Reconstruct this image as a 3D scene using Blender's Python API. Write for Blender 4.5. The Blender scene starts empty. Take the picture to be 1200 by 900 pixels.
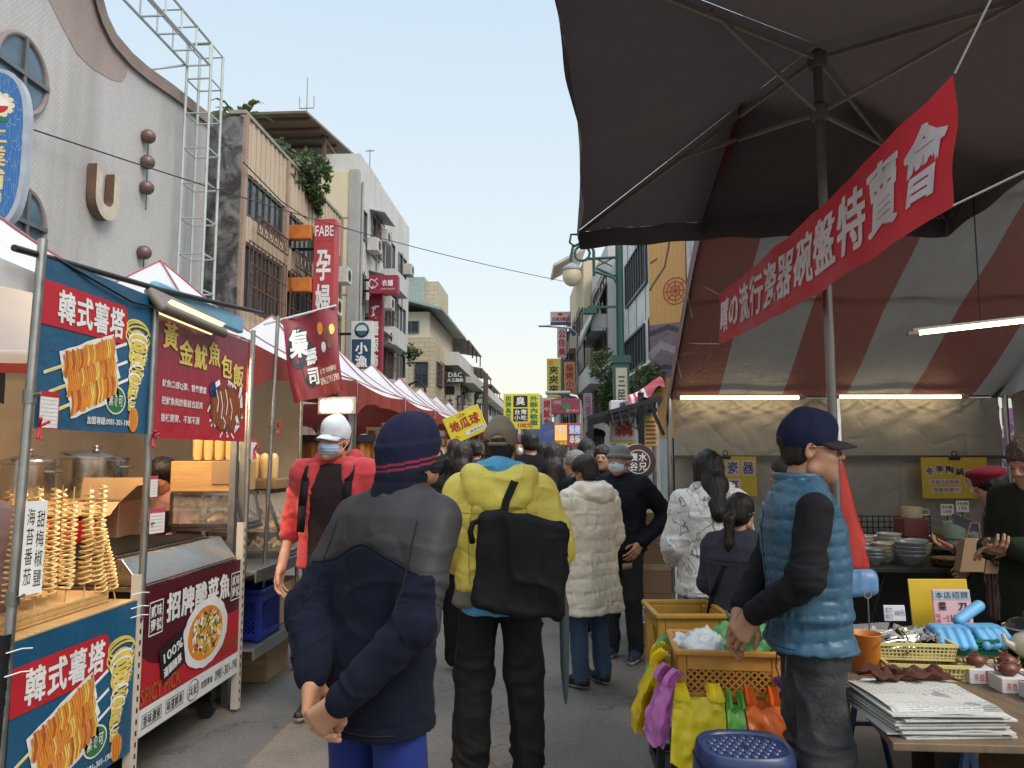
import bpy,math,random
import numpy as np
from mathutils import Vector,Matrix
random.seed(7)
rng=np.random.default_rng(11)
R=math.radians
SC=bpy.context.scene
COL=SC.collection
CAM=Vector((0,0,1.52));F=860.0
TH=math.atan(85/F);PS=math.atan(55*math.cos(TH)/F)
FW=Vector((-math.sin(PS)*math.cos(TH),math.cos(PS)*math.cos(TH),math.sin(TH)))
RT=Vector((math.cos(PS),math.sin(PS),0));UP=RT.cross(FW)
def ray(px,py):return FW+RT*((px-600)/F)-UP*((py-450)/F)
def onY(px,py,Y):d=ray(px,py);return CAM+d*(Y/d.y)
def onX(px,py,X):d=ray(px,py);return CAM+d*(X/d.x)
def onZ(px,py,Z):d=ray(px,py);return CAM+d*((Z-CAM.z)/d.z)
V3=Vector
def lin(c):
 if isinstance(c,str):
  c=c.lstrip('#');c=[int(c[i:i+2],16)/255 for i in(0,2,4)]
  return tuple(((x/12.92)if x<=.04045 else((x+.055)/1.055)**2.4)for x in c)
 return tuple(c)
MATS={}
class NT:
 def __init__(s,name):
  s.m=bpy.data.materials.new(name);s.m.use_nodes=True
  s.t=s.m.node_tree;s.b=s.t.nodes['Principled BSDF'];s.out=s.t.nodes['Material Output']
  s._co=None
 def n(s,typ,**kw):
  x=s.t.nodes.new(typ)
  for k,v in kw.items():
   if k in x.inputs:x.inputs[k].default_value=v
   else:setattr(x,k,v)
  return x
 def l(s,a,b):s.t.links.new(a,b)
 def co(s,kind='Object',scale=None,rot=None,loc=None):
  if s._co is None:s._co=s.n('ShaderNodeTexCoord')
  o=s._co.outputs[kind]
  if scale is None and rot is None and loc is None:return o
  mp=s.n('ShaderNodeMapping')
  if scale:mp.inputs['Scale'].default_value=scale
  if rot:mp.inputs['Rotation'].default_value=rot
  if loc:mp.inputs['Location'].default_value=loc
  s.l(o,mp.inputs['Vector']);return mp.outputs['Vector']
 def noise(s,scale,detail=4,rough=.55,stretch=None,dist=0):
  x=s.n('ShaderNodeTexNoise',Scale=scale,Detail=detail,Roughness=rough,Distortion=dist)
  s.l(s.co(scale=stretch)if stretch else s.co(),x.inputs['Vector']);return x.outputs['Fac']
 def rng(s,v,a,b,c,d):
  x=s.n('ShaderNodeMapRange');x.inputs[1].default_value=a;x.inputs[2].default_value=b
  x.inputs[3].default_value=c;x.inputs[4].default_value=d
  s.l(v,x.inputs[0]);return x.outputs[0]
 def mix(s,f,a,b,mode='MIX'):
  x=s.n('ShaderNodeMix',data_type='RGBA',blend_type=mode)
  for sock,v in((x.inputs[0],f),(x.inputs[6],a),(x.inputs[7],b)):
   if hasattr(v,'is_linked')or hasattr(v,'links'):s.l(v,sock)
   elif isinstance(v,(int,float)):sock.default_value=v
   else:sock.default_value=(*lin(v),1)
  return x.outputs[2]
 def bump(s,h,strength=.3,dist=.01,prev=None):
  x=s.n('ShaderNodeBump',Strength=strength,Distance=dist);s.l(h,x.inputs['Height'])
  if prev:s.l(prev,x.inputs['Normal'])
  return x.outputs['Normal']
def M(name,col,rough=.6,metal=0.,var=.18,vs=6.,bump=.0,bs=60.,stretch=None,emit=0.,ecol=None,dirt=.12,trans=0.,sheen=0.,coat=0.,spec=.5,dist=.004,alpha=1.,sss=0.,glass=0.):
 if name in MATS:return MATS[name]
 k=NT(name);c=lin(col)
 f1=k.noise(vs,5,.6,stretch)
 f2=k.noise(vs*.17+.15,3,.5)
 base=k.mix(1.,(*[x for x in c],),(1,1,1),'MULTIPLY')
 m1=k.rng(f1,.25,.75,1-var,1+var)
 m2=k.rng(f2,.3,.7,1-dirt,1+dirt*.6)
 mm=k.n('ShaderNodeMath',operation='MULTIPLY');k.l(m1,mm.inputs[0]);k.l(m2,mm.inputs[1])
 x=k.n('ShaderNodeVectorMath',operation='SCALE');x.inputs[0].default_value=c;k.l(mm.outputs[0],x.inputs['Scale'])
 k.l(x.outputs[0],k.b.inputs['Base Color'])
 r=k.rng(f1,.3,.7,max(.03,rough-.1),min(1,rough+.1));k.l(r,k.b.inputs['Roughness'])
 k.b.inputs['Metallic'].default_value=metal;k.b.inputs['Specular IOR Level'].default_value=spec
 if bump:
  k.l(k.bump(k.noise(bs,4,.6,stretch),bump,dist),k.b.inputs['Normal'])
 if emit:
  k.b.inputs['Emission Color'].default_value=(*lin(ecol or col),1);k.b.inputs['Emission Strength'].default_value=emit
 if sheen:k.b.inputs['Sheen Weight'].default_value=sheen;k.b.inputs['Sheen Roughness'].default_value=.5
 if coat:k.b.inputs['Coat Weight'].default_value=coat
 if sss:k.b.inputs['Subsurface Weight'].default_value=sss;k.b.inputs['Subsurface Radius'].default_value=(.012,.005,.003);k.b.inputs['Subsurface Scale'].default_value=.5
 if glass:k.b.inputs['Transmission Weight'].default_value=glass
 if alpha<1:k.b.inputs['Alpha'].default_value=alpha
 if trans:
  tr=k.n('ShaderNodeBsdfTranslucent');k.l(x.outputs[0],tr.inputs['Color'])
  mx=k.n('ShaderNodeMixShader');mx.inputs[0].default_value=trans
  k.l(k.b.outputs[0],mx.inputs[1]);k.l(tr.outputs[0],mx.inputs[2]);k.l(mx.outputs[0],k.out.inputs['Surface'])
 MATS[name]=k.m
 return k.m
WM={}
def wm(o):return WM.get(o.name,Matrix.Identity(4))
def tag(o,label=None,cat=None,group=None,kind=None):
 if label:o['label']=label
 if cat:o['category']=cat
 if group:o['group']=group
 if kind:o['kind']=kind
 return o
def thing(name,label,cat,loc=(0,0,0),rz=0.,group=None):
 o=bpy.data.objects.new(name,None);COL.objects.link(o)
 o.empty_display_size=.1
 o.location=loc;o.rotation_euler=(0,0,rz)
 WM[o.name]=Matrix.Translation(loc)@Matrix.Rotation(rz,4,'Z')
 return tag(o,label,cat,group)
def link_mesh(name,verts,faces,mats,parent=None,smooth=False,midx=None,local=False):
 me=bpy.data.meshes.new(name)
 vs=np.asarray(verts,dtype=np.float64).reshape(-1,3)
 if parent is not None and not local:
  mi=np.array(wm(parent).inverted());vs=vs@mi[:3,:3].T+mi[:3,3]
 me.from_pydata(vs.tolist(),[],faces if isinstance(faces,list)else faces.tolist())
 if not isinstance(mats,(list,tuple)):mats=[mats]
 for m in mats:me.materials.append(m)
 if midx is not None:me.polygons.foreach_set('material_index',np.asarray(midx,dtype=np.int32))
 if smooth:me.polygons.foreach_set('use_smooth',np.ones(len(me.polygons),dtype=bool))
 me.update()
 o=bpy.data.objects.new(name,me);COL.objects.link(o)
 if parent is not None:
  o.parent=parent;WM[o.name]=wm(parent)
 return o
def copy_tree(o,parent=None):
 c=o.copy();COL.objects.link(c)
 if parent is not None:c.parent=parent
 for ch in[x for x in KIDS.get(o.name,[])]:
  KIDS.setdefault(c.name,[]).append(copy_tree(ch,c))
 return c
KIDS={}
class MB:
 """collects polygons in world coordinates and links them as ONE mesh object"""
 def __init__(s):s.v=[];s.f=[];s.mi=[];s.m=0
 def mat(s,i):s.m=i;return s
 def add(s,vs,fs,M_=None):
  b=len(s.v)
  for p in vs:
   p=V3(p)
   s.v.append(tuple(M_@p)if M_ is not None else tuple(p))
  for f in fs:s.f.append([b+i for i in f]);s.mi.append(s.m)
  return s
 def box(s,lo,hi,M_=None,ch=0.):
  x0,y0,z0=lo;x1,y1,z1=hi
  v=[(x0,y0,z0),(x1,y0,z0),(x1,y1,z0),(x0,y1,z0),(x0,y0,z1),(x1,y0,z1),(x1,y1,z1),(x0,y1,z1)]
  return s.add(v,[(0,3,2,1),(4,5,6,7),(0,1,5,4),(1,2,6,5),(2,3,7,6),(3,0,4,7)],M_)
 def cbox(s,c,d,M_=None):
  return s.box([c[i]-d[i]/2 for i in range(3)],[c[i]+d[i]/2 for i in range(3)],M_)
 def quad(s,a,b,c,d):return s.add([a,b,c,d],[(0,1,2,3)])
 def poly(s,pts):return s.add(pts,[tuple(range(len(pts)))])
 def tube(s,pts,r,n=10,caps=True,closed=False):
  pts=[V3(p)for p in pts];m=len(pts)
  rs=r if isinstance(r,(list,tuple))else[r]*m
  rings=[];prev=None
  for i,p in enumerate(pts):
   if closed:t=pts[(i+1)%m]-pts[i-1]
   else:t=(pts[min(i+1,m-1)]-pts[max(i-1,0)])
   if t.length<1e-9:t=V3((0,0,1))
   t.normalize()
   if prev is None:
    a=V3((0,0,1))if abs(t.z)<.9 else V3((1,0,0))
    u=t.cross(a).normalized()
   else:
    u=(prev-t*prev.dot(t)).normalized()
   prev=u;w=t.cross(u)
   rings.append([p+(u*math.cos(2*math.pi*k/n)+w*math.sin(2*math.pi*k/n))*rs[i]for k in range(n)])
  b=len(s.v)
  for rg in rings:
   for q in rg:s.v.append(tuple(q))
  for i in range(m if closed else m-1):
   j=(i+1)%m
   for k in range(n):
    s.f.append([b+i*n+k,b+i*n+(k+1)%n,b+j*n+(k+1)%n,b+j*n+k]);s.mi.append(s.m)
  if caps and not closed:
   s.f.append([b+k for k in range(n)][::-1]);s.mi.append(s.m)
   s.f.append([b+(m-1)*n+k for k in range(n)]);s.mi.append(s.m)
  return s
 def bar(s,a,b,w,h=None,up=(0,0,1)):
  a=V3(a);b=V3(b);h=h or w;t=(b-a).normalized();up=V3(up)
  if abs(t.dot(up))>.97:up=V3((0,1,0))
  x=t.cross(up).normalized()*w/2;y=x.cross(t).normalized()*h/2
  v=[a-x-y,a+x-y,a+x+y,a-x+y,b-x-y,b+x-y,b+x+y,b-x+y]
  return s.add(v,[(0,1,2,3),(7,6,5,4),(0,4,5,1),(1,5,6,2),(2,6,7,3),(3,7,4,0)])
 def lathe(s,prof,c=(0,0,0),n=20,M_=None,a0=0.,a1=2*math.pi):
  full=abs(a1-a0-2*math.pi)<1e-6;nn=n if full else n+1
  b=len(s.v);c=V3(c)
  for r,z in prof:
   for k in range(nn):
    a=a0+(a1-a0)*k/n
    p=V3((r*math.cos(a),r*math.sin(a),z))
    p=(M_@p)if M_ is not None else p
    s.v.append(tuple(p+c))
  for i in range(len(prof)-1):
   for k in range(n):
    k2=(k+1)%nn
    s.f.append([b+i*nn+k,b+i*nn+k2,b+(i+1)*nn+k2,b+(i+1)*nn+k]);s.mi.append(s.m)
  return s
 def grid(s,fn,nu,nv):
  b=len(s.v)
  for j in range(nv+1):
   for i in range(nu+1):s.v.append(tuple(fn(i/nu,j/nv)))
  for j in range(nv):
   for i in range(nu):
    q=b+j*(nu+1)+i
    s.f.append([q,q+1,q+nu+2,q+nu+1]);s.mi.append(s.m)
  return s
 def prism(s,pts,off):
  """closed polygon extruded by a vector"""
  off=V3(off);n=len(pts);b=len(s.v)
  for p in pts:s.v.append(tuple(p))
  for p in pts:s.v.append(tuple(V3(p)+off))
  s.f.append([b+i for i in range(n)][::-1]);s.mi.append(s.m)
  s.f.append([b+n+i for i in range(n)]);s.mi.append(s.m)
  for i in range(n):
   j=(i+1)%n
   s.f.append([b+i,b+j,b+n+j,b+n+i]);s.mi.append(s.m)
  return s
 def build(s,name,mats,parent=None,smooth=False,bevel=0.,local=False,solid=0.,sub=0):
  if not s.v:return None
  o=link_mesh(name,s.v,s.f,mats,parent,smooth,s.mi,local)
  if parent is not None:KIDS.setdefault(parent.name,[]).append(o)
  if solid:
   m=o.modifiers.new('solid','SOLIDIFY');m.thickness=solid;m.offset=0
  if bevel:
   m=o.modifiers.new('bevel','BEVEL');m.width=bevel;m.segments=2;m.limit_method='ANGLE';m.angle_limit=R(40)
   o.data.polygons.foreach_set('use_smooth',np.ones(len(o.data.polygons),dtype=bool))
   try:
    m2=o.modifiers.new('wn','WEIGHTED_NORMAL');m2.keep_sharp=True
   except Exception:pass
  elif smooth:
   o.data.set_sharp_from_angle(angle=R(42))if hasattr(o.data,'set_sharp_from_angle')else None
  return o
GL={}
MARK=[]
def begin():MARK[:]=[set(o.name for o in COL.objects)]
def shift(dy,keep=()):
 for o in COL.objects:
  if o.name not in MARK[0]and o.parent is None and o.name not in keep:
   o.location.y+=dy
def glyph(txt,wt=.0):
 k=(txt,wt)
 if k in GL:return GL[k]
 c=bpy.data.curves.new('glyph','FONT');c.body=txt;c.offset=wt;c.resolution_u=2
 o=bpy.data.objects.new('glyph',c);COL.objects.link(o)
 dg=bpy.context.evaluated_depsgraph_get();e=o.evaluated_get(dg);m=e.to_mesh()
 vs=[(v.co.x,v.co.y)for v in m.vertices];fs=[tuple(p.vertices)for p in m.polygons]
 e.to_mesh_clear();bpy.data.objects.remove(o);bpy.data.curves.remove(c)
 GL[k]=(vs,fs);return GL[k]
class Fr:
 """a flat frame: origin, width vector, height vector (s,t in metres)"""
 def __init__(s,o,u,v):
  s.o=V3(o);s.u=V3(u).normalized();v=V3(v);s.v=(v-s.u*v.dot(s.u)).normalized();s.n=s.u.cross(s.v)
  s.fn=None
 def p(s,x,y,h=0.):
  if s.fn:return s.fn(x,y,h)
  return s.o+s.u*x+s.v*y+s.n*h
def text(mb,fr,txt,x0,y0,x1,y1,h=.002,wt=.02,mode='row',rot=0.):
 """mode row / col: one CJK glyph per cell; fit: the whole string fitted to the box"""
 bold=wt>.012;w0=wt;wt=.006 if bold else wt
 def put(g,mapf):
  vs,fs=g;e=w0*.85
  for q,(dx,dy)in enumerate(((0,0),(e,e*.6),(-e,e*.6),(e,-e*.6),(-e,-e*.6))if bold else((0,0),)):
   mb.add([fr.p(*mapf(x+dx,y+dy),h+.0003*q)for x,y in vs],fs)
 if mode=='fit':
  g=glyph(txt,wt);xs=[q[0]for q in g[0]];ys=[q[1]for q in g[0]]
  if not xs:return
  ax,bx,ay,by=min(xs),max(xs),min(ys),max(ys)
  cx,cy=(x0+x1)/2,(y0+y1)/2;c_,s_=math.cos(rot),math.sin(rot)
  def mf(x,y):
   X=x0+(x-ax)/(bx-ax)*(x1-x0)-cx;Y=y0+(y-ay)/max(1e-6,by-ay)*(y1-y0)-cy
   return cx+X*c_-Y*s_,cy+X*s_+Y*c_
  put(g,mf);return
 n=len(txt)
 for i,ch in enumerate(txt):
  if ch==' ':continue
  g=glyph(ch,wt)
  if mode=='row':
   w=(x1-x0)/n;a,b,w_,h_=x0+i*w,y0,w,y1-y0
  else:
   hh=(y1-y0)/n;a,b,w_,h_=x0,y1-(i+1)*hh,x1-x0,hh
  put(g,lambda x,y:(a+w_*(.03+x*.94),b+h_*(.03+(y+.12)*.94)))
def disc(mb,fr,cx,cy,rx,ry,h=.002,n=28):
 mb.poly([fr.p(cx+rx*math.cos(2*math.pi*k/n),cy+ry*math.sin(2*math.pi*k/n),h)for k in range(n)])
def ring(mb,fr,cx,cy,rx,ry,w,h=.002,n=28):
 a=[];
 for k in range(n):
  c,s_=math.cos(2*math.pi*k/n),math.sin(2*math.pi*k/n)
  a+=[fr.p(cx+rx*c,cy+ry*s_,h),fr.p(cx+(rx-w)*c,cy+(ry-w)*s_,h)]
 mb.add(a,[(2*k,(2*k+2)%(2*n),(2*k+3)%(2*n),2*k+1)for k in range(n)])
def rrect(mb,fr,x0,y0,x1,y1,r=.0,h=.002,n=5):
 if r<=0:mb.poly([fr.p(x0,y0,h),fr.p(x1,y0,h),fr.p(x1,y1,h),fr.p(x0,y1,h)]);return
 pts=[]
 for(cx,cy,a)in((x1-r,y0+r,-90),(x1-r,y1-r,0),(x0+r,y1-r,90),(x0+r,y0+r,180)):
  for k in range(n+1):
   t=R(a+90*k/n);pts.append(fr.p(cx+r*math.cos(t),cy+r*math.sin(t),h))
 mb.poly(pts)
def rframe(mb,fr,x0,y0,x1,y1,w,h=.002):
 for a,b,c,d in((x0,y0,x1,y0+w),(x0,y1-w,x1,y1),(x0,y0+w,x0+w,y1-w),(x1-w,y0+w,x1,y1-w)):
  rrect(mb,fr,a,b,c,d,0,h)
def stroke(mb,fr,pts,w,h=.002):
 """flat ribbon along 2-D points"""
 n=len(pts);L=[]
 for i,(x,y)in enumerate(pts):
  ax,ay=pts[max(0,i-1)];bx,by=pts[min(n-1,i+1)]
  d=math.hypot(bx-ax,by-ay)or 1;nx,ny=-(by-ay)/d,(bx-ax)/d
  ww=(w(i/(n-1))if callable(w)else w)/2
  L+=[fr.p(x+nx*ww,y+ny*ww,h),fr.p(x-nx*ww,y-ny*ww,h)]
 mb.add(L,[(2*i,2*i+1,2*i+3,2*i+2)for i in range(n-1)])
_perm=np.random.default_rng(3).permutation(4096)
_val=np.random.default_rng(5).uniform(-1,1,4096)
def vnoise(P,seed=0):
 P=np.asarray(P,dtype=np.float64)+seed*17.31
 i=np.floor(P).astype(np.int64);f=P-i;f=f*f*f*(f*(f*6-15)+10)
 def h(dx,dy,dz):
  return _val[_perm[(_perm[(_perm[(i[:,0]+dx)&4095]+i[:,1]+dy)&4095]+i[:,2]+dz)&4095]]
 x,y,z=f[:,0],f[:,1],f[:,2]
 l=lambda a,b,t:a+(b-a)*t
 return l(l(l(h(0,0,0),h(1,0,0),x),l(h(0,1,0),h(1,1,0),x),y),l(l(h(0,0,1),h(1,0,1),x),l(h(0,1,1),h(1,1,1),x),y),z)
def vn1(x,y,z,seed=0):return float(vnoise(np.array([[x,y,z]]),seed)[0])
def ridge(P,seed=0):return 1-2*np.abs(vnoise(P,seed))
def A3(p):return np.array(p,dtype=np.float64)
class SDF:
 def __init__(s):s.p=[]
 def _add(s,fn,lo,hi,k,op):s.p.append((fn,A3(lo),A3(hi),k,op));return s
 def cone(s,a,b,ra,rb,k=.02,flat=None,op='u'):
  a,b=A3(a),A3(b);ba=b-a;L=max(1e-9,ba@ba);fl=None
  if flat:fl=(A3(flat[0])/np.linalg.norm(flat[0]),flat[1])
  def fn(P):
   q=P-a
   if fl is not None:q=q+(q@fl[0])[...,None]*fl[0]*(fl[1]-1)
   h=np.clip((q@ba)/L,0,1)
   return np.linalg.norm(q-h[...,None]*ba,axis=-1)-(ra+(rb-ra)*h)
  r=max(ra,rb)
  return s._add(fn,np.minimum(a,b)-r,np.maximum(a,b)+r,k,op)
 def ell(s,c,r,rot=None,k=.02,op='u'):
  c,r=A3(c),A3(r);Rm=np.array(rot.to_3x3())if rot is not None else None
  def fn(P):
   q=P-c
   if Rm is not None:q=q@Rm
   k0=np.linalg.norm(q/r,axis=-1);k1=np.linalg.norm(q/(r*r),axis=-1)
   return k0*(k0-1)/np.maximum(k1,1e-9)
  m=r.max()if rot is not None else r
  return s._add(fn,c-m,c+m,k,op)
 def box(s,c,d,rad=.01,rot=None,k=.01,op='u'):
  c,d=A3(c),A3(d)/2-rad;Rm=np.array(rot.to_3x3())if rot is not None else None
  def fn(P):
   q=P-c
   if Rm is not None:q=q@Rm
   q=np.abs(q)-d
   return np.linalg.norm(np.maximum(q,0),axis=-1)+np.minimum(q.max(axis=-1),0)-rad
  m=np.linalg.norm(d)+rad if rot is not None else d+rad
  return s._add(fn,c-m,c+m,k,op)
 def loft(s,prof,k=.03,n=2.4,op='u',zcap=True):
  """prof rows: z, half width, half depth, centre y"""
  pr=A3(sorted(prof));z0,z1=pr[0,0],pr[-1,0]
  def fn(P):
   z=P[...,2]
   a=np.interp(z,pr[:,0],pr[:,1]);b=np.interp(z,pr[:,0],pr[:,2]);cy=np.interp(z,pr[:,0],pr[:,3])
   rr=((np.abs(P[...,0])/a)**n+(np.abs(P[...,1]-cy)/b)**n)**(1/n)
   d=(rr-1)*np.minimum(a,b)
   return np.maximum(d,np.maximum(z0-z,z-z1))
  am,bm=pr[:,1].max(),(pr[:,2]+np.abs(pr[:,3])).max()
  return s._add(fn,(-am,-bm,z0),(am,bm,z1),k,op)
 def mesh(s,res,mod=None):
  us=[p for p in s.p if p[4]=='u']
  lo=np.min([p[1]for p in us],axis=0)-4*res;hi=np.max([p[2]for p in us],axis=0)+4*res
  n=np.ceil((hi-lo)/res).astype(int)+1
  ax=[lo[i]+res*np.arange(n[i])for i in range(3)]
  D=np.full(n,10.,dtype=np.float64)
  for fn,a,b,k,op in s.p:
   pad=k+3.1*res
   i0=np.clip(np.floor((a-pad-lo)/res).astype(int),0,n);i1=np.clip(np.ceil((b+pad-lo)/res).astype(int)+1,0,n)
   if np.any(i1<=i0):continue
   sl=tuple(slice(i0[j],i1[j])for j in range(3))
   P=np.stack(np.meshgrid(*[ax[j][sl[j]]for j in range(3)],indexing='ij'),axis=-1)
   d=fn(P);S=D[sl]
   if op=='u':
    h=np.clip(.5+.5*(S-d)/k,0,1);D[sl]=S+(d-S)*h-k*h*(1-h)
   elif op=='s':
    h=np.clip(.5-.5*(S+d)/k,0,1);D[sl]=S+(-d-S)*h+k*h*(1-h)
  return nets(D,lo,res)
def nets(D,lo,res):
 I=D<0
 c=[I[i:I.shape[0]-1+i,j:I.shape[1]-1+j,k:I.shape[2]-1+k]for i in(0,1)for j in(0,1)for k in(0,1)]
 cnt=sum(x.astype(np.int8)for x in c);act=(cnt>0)&(cnt<8)
 cells=np.argwhere(act);idx=-np.ones(act.shape,dtype=np.int64);idx[act]=np.arange(len(cells))
 acc=np.zeros((len(cells),3));w=np.zeros(len(cells))
 cor=[(i,j,k)for i in(0,1)for j in(0,1)for k in(0,1)]
 vals={q:D[cells[:,0]+q[0],cells[:,1]+q[1],cells[:,2]+q[2]]for q in cor}
 for a in cor:
  for d in range(3):
   if a[d]==0:
    b=list(a);b[d]=1;b=tuple(b)
    va,vb=vals[a],vals[b];m=(va<0)!=(vb<0)
    t=np.where(m,va/np.where(m,va-vb,1),0)
    p=np.tile(np.array(a,float),(len(cells),1));p[:,d]+=t
    acc[m]+=p[m];w[m]+=1
 Vt=(cells+acc/w[:,None])*res+lo
 Q=[]
 for d in range(3):
  u,v=(d+1)%3,(d+2)%3
  s0=[slice(None)]*3;s1=[slice(None)]*3;s0[d]=slice(0,-1);s1[d]=slice(1,None)
  A,B=I[tuple(s0)],I[tuple(s1)]
  for flip,E in((False,A&~B),(True,~A&B)):
   e=np.argwhere(E);e=e[(e[:,u]>0)&(e[:,v]>0)]
   if not len(e):continue
   def at(du,dv):
    q=e.copy();q[:,u]-=du;q[:,v]-=dv
    ok=np.all(q<np.array(act.shape),axis=1)
    q=np.minimum(q,np.array(act.shape)-1);r=idx[q[:,0],q[:,1],q[:,2]];r[~ok]=-1;return r
   q=np.stack([at(1,1),at(0,1),at(0,0),at(1,0)],axis=1)
   if flip:q=q[:,::-1]
   Q.append(q[np.all(q>=0,axis=1)])
 return Vt,np.concatenate(Q)
def normals(V,Q):
 n=np.cross(V[Q[:,2]]-V[Q[:,0]],V[Q[:,3]]-V[Q[:,1]]);N=np.zeros_like(V)
 for i in range(4):np.add.at(N,Q[:,i],n)
 return N/np.maximum(1e-12,np.linalg.norm(N,axis=1))[:,None]
def push(V,Q,fn):
 N=normals(V,Q);return V+N*fn(V)[:,None]
def mxf(V,Mx):m=np.array(Mx);return V@m[:3,:3].T+m[:3,3]
SKIN={}
def skin(tone='#c49a7c'):
 if tone in SKIN:return SKIN[tone]
 k=NT('skin');c=lin(tone)
 f=k.noise(26,4);g=k.noise(7,3)
 a=k.mix(k.rng(g,.35,.65,0,.55),c,(c[0]*1.02,c[1]*.8,c[2]*.74))
 b=k.mix(k.rng(f,.3,.8,0,.35),a,(c[0]*.72,c[1]*.64,c[2]*.58))
 k.l(b,k.b.inputs['Base Color']);k.b.inputs['Roughness'].default_value=.52
 k.b.inputs['Subsurface Weight'].default_value=.12;k.b.inputs['Subsurface Radius'].default_value=(.01,.004,.002)
 k.l(k.bump(k.noise(240,3),.12,.002),k.b.inputs['Normal'])
 SKIN[tone]=k.m;return k.m
def fabric(name,col,rough=.85,var=.14,weave=700.,bump=.25,vs=9,sheen=.15,spec=.14,fold=0.):
 if name in MATS:return MATS[name]
 k=NT(name);c=lin(col)
 f=k.noise(vs,5,.6);g=k.noise(90,3)
 v=k.rng(f,.25,.75,1-var,1+var);v2=k.rng(g,.3,.7,1-var*.5,1+var*.5)
 mm=k.n('ShaderNodeMath',operation='MULTIPLY');k.l(v,mm.inputs[0]);k.l(v2,mm.inputs[1])
 x=k.n('ShaderNodeVectorMath',operation='SCALE');x.inputs[0].default_value=c;k.l(mm.outputs[0],x.inputs['Scale'])
 k.l(x.outputs[0],k.b.inputs['Base Color']);k.b.inputs['Roughness'].default_value=rough
 k.b.inputs['Specular IOR Level'].default_value=spec
 k.b.inputs['Sheen Weight'].default_value=sheen*min(1.,max(c)*2.5);k.b.inputs['Sheen Roughness'].default_value=.6
 nb=k.bump(k.noise(weave,2),bump,.0015)
 if fold:nb=k.bump(k.noise(8,4,.55,dist=.8),fold*.55,.02,nb)
 k.l(nb,k.b.inputs['Normal']);MATS[name]=k.m;return k.m
def hairmat(col='#15110f'):
 n='hair_'+col
 if n in MATS:return MATS[n]
 k=NT('hair');c=lin(col)
 f=k.noise(240,3,.6,(1,1,.08));w=k.noise(60,3,.6,(1,1,.12))
 k.l(k.mix(k.rng(f,.35,.7,0,1),c,(c[0]*2.6+.006,c[1]*2.4+.005,c[2]*2.3+.005)),k.b.inputs['Base Color'])
 k.b.inputs['Roughness'].default_value=.42;k.b.inputs['Specular IOR Level'].default_value=.35
 k.l(k.bump(f,.6,.004,k.bump(w,.5,.01)),k.b.inputs['Normal']);MATS[n]=k.m;return k.m
HC=A3((0,.022,1.585));NP=A3((0,-.01,1.47))
def head_sdf(female=False,detail=True):
 s=SDF();w=.94 if female else 1.
 s.ell((0,-.018,.035),(.076*w,.096,.085),k=.02)
 s.ell((0,.03,-.035),(.062*w,.062,.085),k=.03)
 s.ell((0,.045,-.075),(.045*w,.045,.045),k=.03)
 s.cone((0,.078,-.103),(0,.08,-.1),.017,.017,k=.025)
 s.cone((-.05*w,.0,-.075),(.05*w,.0,-.075),.02,.02,k=.03)
 if detail:
  s.cone((0,.092,.012),(0,.112,-.022),.008,.0125,k=.012)
  s.ell((.011,.1,-.026),(.0085,.012,.009),k=.007);s.ell((-.011,.1,-.026),(.0085,.012,.009),k=.007)
  s.cone((-.036*w,.078,.02),(-.012,.088,.018),.01,.009,k=.014);s.cone((.036*w,.078,.02),(.012,.088,.018),.01,.009,k=.014)
  s.ell((.033*w,.098,.001),(.015,.014,.0085),k=.012,op='s');s.ell((-.033*w,.098,.001),(.015,.014,.0085),k=.012,op='s')
  s.ell((.033*w,.078,.0),(.014,.0125,.0115),k=.006);s.ell((-.033*w,.078,.0),(.014,.0125,.0115),k=.006)
  s.cone((-.04*w,.062,-.028),(-.03,.076,-.03),.014,.012,k=.02);s.cone((.04*w,.062,-.028),(.03,.076,-.03),.014,.012,k=.02)
  s.cone((-.017,.087,-.058),(.017,.087,-.058),.0075,.0075,k=.008);s.cone((-.014,.085,-.069),(.014,.085,-.069),.008,.008,k=.008)
  s.cone((-.019,.094,-.0635),(.019,.094,-.0635),.002,.002,k=.004,op='s')
 for q in(-1,1):
  s.ell((q*.077*w,-.012,-.006),(.0085,.021,.033),Matrix.Rotation(R(-14),3,'X')@Matrix.Rotation(R(q*22),3,'Z'),k=.008)
  s.ell((q*.083*w,-.008,-.002),(.006,.012,.02),k=.006,op='s')
 return s
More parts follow.
